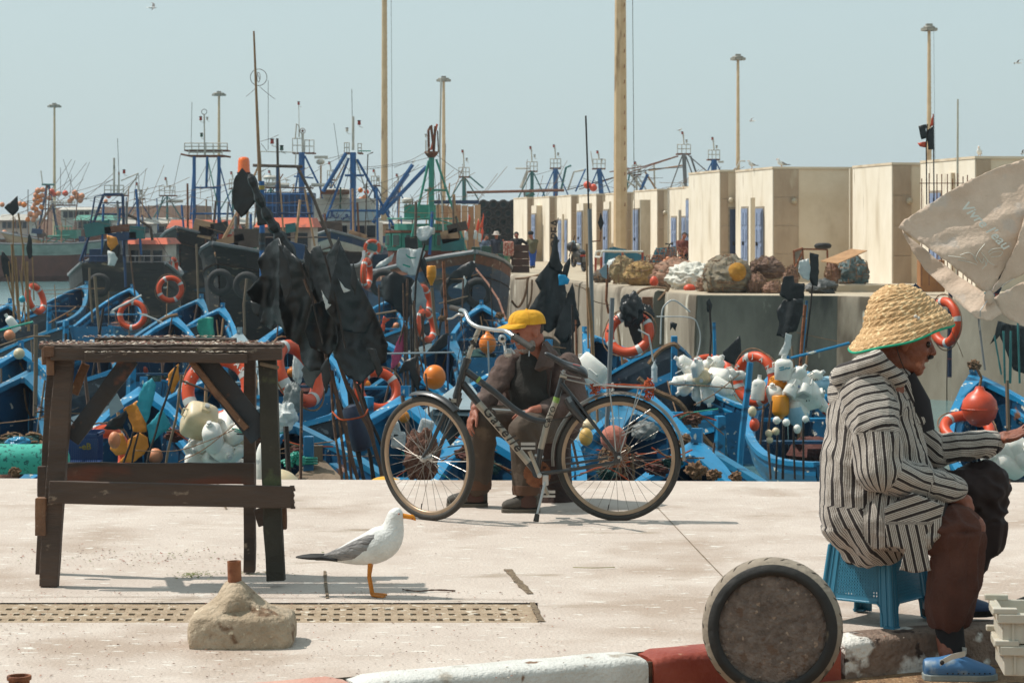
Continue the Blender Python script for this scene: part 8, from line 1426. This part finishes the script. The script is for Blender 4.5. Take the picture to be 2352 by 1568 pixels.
for i,(x,y,r)in enumerate(((1530,586,13),(1552,582,14),(1510,597,11))):
 tr_=thing('fish_trap',('left','right','lower')[i]+' rusty wire fish trap behind the net piles','trap',P(x,y,73));mbt=MB();c=P(x,y,73);rr=SZ(r,73)
 for k in range(4):mbt.torus(c+V((-.3+k*.2,0,0)),rr,.012,(1,.4,0),16,4)
 for k in range(10):q=k*.628;mbt.seg(c+V((-.3,math.cos(q)*rr,math.sin(q)*rr)),c+V((.3,math.cos(q)*rr,math.sin(q)*rr)),.008,n=4)
 part('cage',mbt,m_rust,tr_,kind='stuff')
for i,(x,y)in enumerate(((1534,594),(1541,597),(1548,593),(1556,598),(1527,600),(1562,595))):solo('net_float',MB().sphere(P(x,y,71.5),SZ(5,71),8,6),m_buoyo,'small salmon float lying by the fish traps','float',group='salmon floats by the fish traps',smooth=True)
sc_=thing('scooter','dark parked motor scooter seen from behind left of the grey post','scooter',P(1330,615,93));Sx=lambda x,y,dz=0:P(x,y,93+dz)
part('wheel',MB().torus(Sx(1341,607),.23,.06,(1,.25,0),20,8),m_tyre,sc_,smooth=True);part('wheel',MB().torus(Sx(1318,598,1),.22,.06,(1,.3,0),20,8),m_tyre,sc_,smooth=True);part('body',MB().loft([[Sx(1312,565,.9),Sx(1322,562,.9),Sx(1326,590,.8),Sx(1316,592,.8)],[Sx(1320,580,.5),Sx(1330,574,.5),Sx(1338,596,.4),Sx(1326,604,.4)],[Sx(1330,584,0),Sx(1344,582,0),Sx(1347,600,0),Sx(1335,606,0)]]),TM['black'],sc_,bevel=.05);part('seat',MB().loft([[Sx(1326,572,.5),Sx(1336,570,.5),Sx(1338,577,.5),Sx(1328,580,.5)],[Sx(1332,578,0),Sx(1346,576,0),Sx(1348,584,0),Sx(1336,587,0)]]),m_bp,sc_,bevel=.04);part('handlebar',MB().tube([Sx(1308,560,.9),Sx(1318,556,.9),Sx(1334,562,.9)],.03,6),m_iron,sc_);part('headlamp',MB().sphere(Sx(1326,566,.8),.13,10,8),M('lamp_chrome','b9b6ad','a3a098',rough=.2),sc_,smooth=True);part('helmet',MB().sphere(Sx(1313,567,.7),.2,12,8),TM['black'],sc_,smooth=True);part('mirror',MB().sphere(Sx(1317,556,.8),.07,8,6),m_blj,sc_);part('tail_lamp',MB().box(Sx(1339,587,-.2),(.2,.06,.08)),TM['red'],sc_);part('number_plate',MB().box(Sx(1343,598,-.25),(.2,.02,.14)),M('plate_dull','6d6a62','59564f'),sc_)
cs=thing('net_crate_stack','stack of brown crates covered in red patterned netting beside a green post','crate stack',P(1190,624,91))
for j in range(4):part('crate',MB().box(P(1195,618-j*16,91),(.70-.02*j,.6,.25)),M('crate_brown','4a3228','3a261f',sc=3,rough=.8),cs,bevel=.01)
part('netting',MB().box(P(1168,571,90.7),(.40,.5,.55)),M('red_pattern_net','9c4b3c','b59684',sc=16,rough=.9,mixf=(.48,.54),bump=.6),cs,bevel=.06);part('post',MB().box(P(1165,605,90.6),(.23,.2,.66)),M('green_patched','3f7a5c','8a7f63',sc=4,rough=.7,mixf=(.45,.6)),cs)
lump('big mound of sandy beige netting left of the crate stack',1098,1162,584,652,94,netm('net_sand','b39276','a4836a','98775c'),nz=.12)
for i,(x0,x1,y0,y1)in enumerate(((1083,1104,567,600),(1106,1128,565,602),(1132,1158,583,612),(1150,1160,556,575))):solo('fish_bin',MB().box(P((x0+x1)/2,(y0+y1)/2,99),(SZ(x1-x0,99),.5,SZ(y1-y0,99))),M('bin_green','23463c','1b3830',sc=2,rough=.7),('leftmost','second','low dark','small right hand')[i]+' dark green bin behind the beige net mound','bin',bevel=.02)
GP='red and white pennants before the tyre wall'
for x0,y0 in((1075,492),(1068,512),(1096,500),(1105,520),(1107,488)):fl('small red and white pennant hanging before the tyre wall',[(x0-2,y0+22),(x0+3,y0),(x0+6,y0+12),(x0+2,y0+34),(x0-5,y0+36)],98,m_buoyr,amp=.05,step=6,group=GP)
for x0,y0 in((1071,530),(1092,528),(1102,535)):fl('white lower half of a pennant before the tyre wall',[(x0-3,y0),(x0+4,y0+2),(x0+3,y0+22),(x0-5,y0+20)],97.8,m_wp,amp=.04,step=6,group='white halves of the pennants')
# --- loose gear lying in the boats
random.seed(33);GS,GF='loose sticks left standing in the blue boats','small floats lying in the blue boats'
for i,b in enumerate(BOATS[:38]):
 sc0=b.scale[0];Rz=Matrix.Rotation(b.rotation_euler[2],3,'Z');L0=lambda x,y,z:V(b.location)+Rz@(V((x,y,z))*sc0)
 for k in range(2):
  a=L0(random.uniform(-3.5,-.6),random.uniform(-.5,.5),.1);h=random.uniform(1.2,2.6);ln=random.uniform(-.35,.35)
  solo('stick',MB().tube([a,a+V((ln*.5,0,h*.5)),a+V((ln,.1,h))],random.uniform(.012,.028),5),random.choice([m_stick,m_stickd,TM['bamboo'],m_wood]),'thin bare stick standing up out of one of the packed blue boats','stick',GS)
 for k in range(2):
  a=L0(random.uniform(-2.5,-.4),random.uniform(-.6,.6),random.uniform(.6,1.2));solo('net_float',MB().sphere(a,random.uniform(.06,.13),10,7),random.choice([m_buoyr,m_buoyy,m_jb,m_jug,m_buoyo]),'small round float lying in one of the packed blue boats','float',group=GF,smooth=True)
 a=L0(random.uniform(-2.6,-1.2),random.uniform(-.3,.3),.55);rr=random.uniform(.35,.6);sdd=i*2.1
 solo('net_heap',MB().sphere(a,(rr,rr,rr*.6),20,12,dis=lambda q:1+.35*noise.fractal(q*2.4+V((sdd,0,0)),1,2,3)),random.choice([M('red_brown_net','5a3028'),M('green_net_dark','17403c'),M('brown_net','6f4c3d'),m_bp]),'heap of dark net or rags piled in one of the packed blue boats','net',group='net heaps piled in the blue boats',smooth=True)
 pts=[L0(-.1,0,1.75),L0(.1,random.uniform(-.2,.2),1.3),L0(.9,random.uniform(-1,1),.6)]
 solo('mooring_line',MB().tube(catmull(pts,4),.014,5),m_hemp,'short slack rope hanging from the bow of a blue boat','rope',group='slack ropes hanging from the blue bows')
for i,(x,y,d)in enumerate(((506,648,79),(566,655,78),(228,655,88),(1046,668,70),(1098,672,70),(880,650,74))):
 solo('fender_tyre',MB().torus(P(x,y,d),.34,.11,(.1,1,0),20,8),m_tyre,'old tyre hung as a fender on a dark trawler hull behind the blue boats','tyre',group='tyre fenders on the trawler hulls',smooth=True)
# --- sea haze: one closed box of thin pale air round everything
hz=MB().box((30,1480,20),(3200,3010,56));ho=bpy.data.objects.new('haze',hz.mesh('haze',[],False));COL.objects.link(ho);ho['kind']='stuff'
hm_=bpy.data.materials.new('haze_air');hm_.use_nodes=True;hn=hm_.node_tree.nodes;hn.remove(hn['Principled BSDF']);pv=hn.new('ShaderNodeVolumePrincipled');pv.inputs['Density'].default_value=.0003;pv.inputs['Color'].default_value=(.86,.93,1,1);pv.inputs['Anisotropy'].default_value=.2
hm_.node_tree.links.new(pv.outputs[0],hn['Material Output'].inputs['Volume']);ho.data.materials.append(hm_)
# --- gear heaped on the nearest bows
random.seed(52)
for i,(x,y,d,s_)in enumerate(((1085,1040,21.5,34),(1125,1075,19.5,26),(1440,1060,22,34),(1510,1075,20,26),(1395,1085,18.8,24),(600,1010,23.5,26),(690,1035,21.4,24),(960,1075,20,26),(130,960,27,24),(400,1000,25,22),(1545,1060,19.5,22),(1590,960,26,24))):
 lump('dark heap of nets and rope on a blue bow beyond the quay edge',x-s_,x+s_,y-s_*.6,y+s_*.6,d,M(('red_brown_net','green_net_dark','brown_net')[i%3],'5a3028'),nz=.4,group='dark net heaps piled on the nearest bows',flat=False)
 for k in range(3):line([(x-s_-25+random.uniform(-20,20),y+random.uniform(-40,20)),(x+random.uniform(-9,9),y-s_*.5),(x+s_+25+random.uniform(-10,30),y+random.uniform(-30,40))],random.uniform(1.6,4),d-.5,random.choice([m_hemp,m_rope,m_gp,m_stickd]))
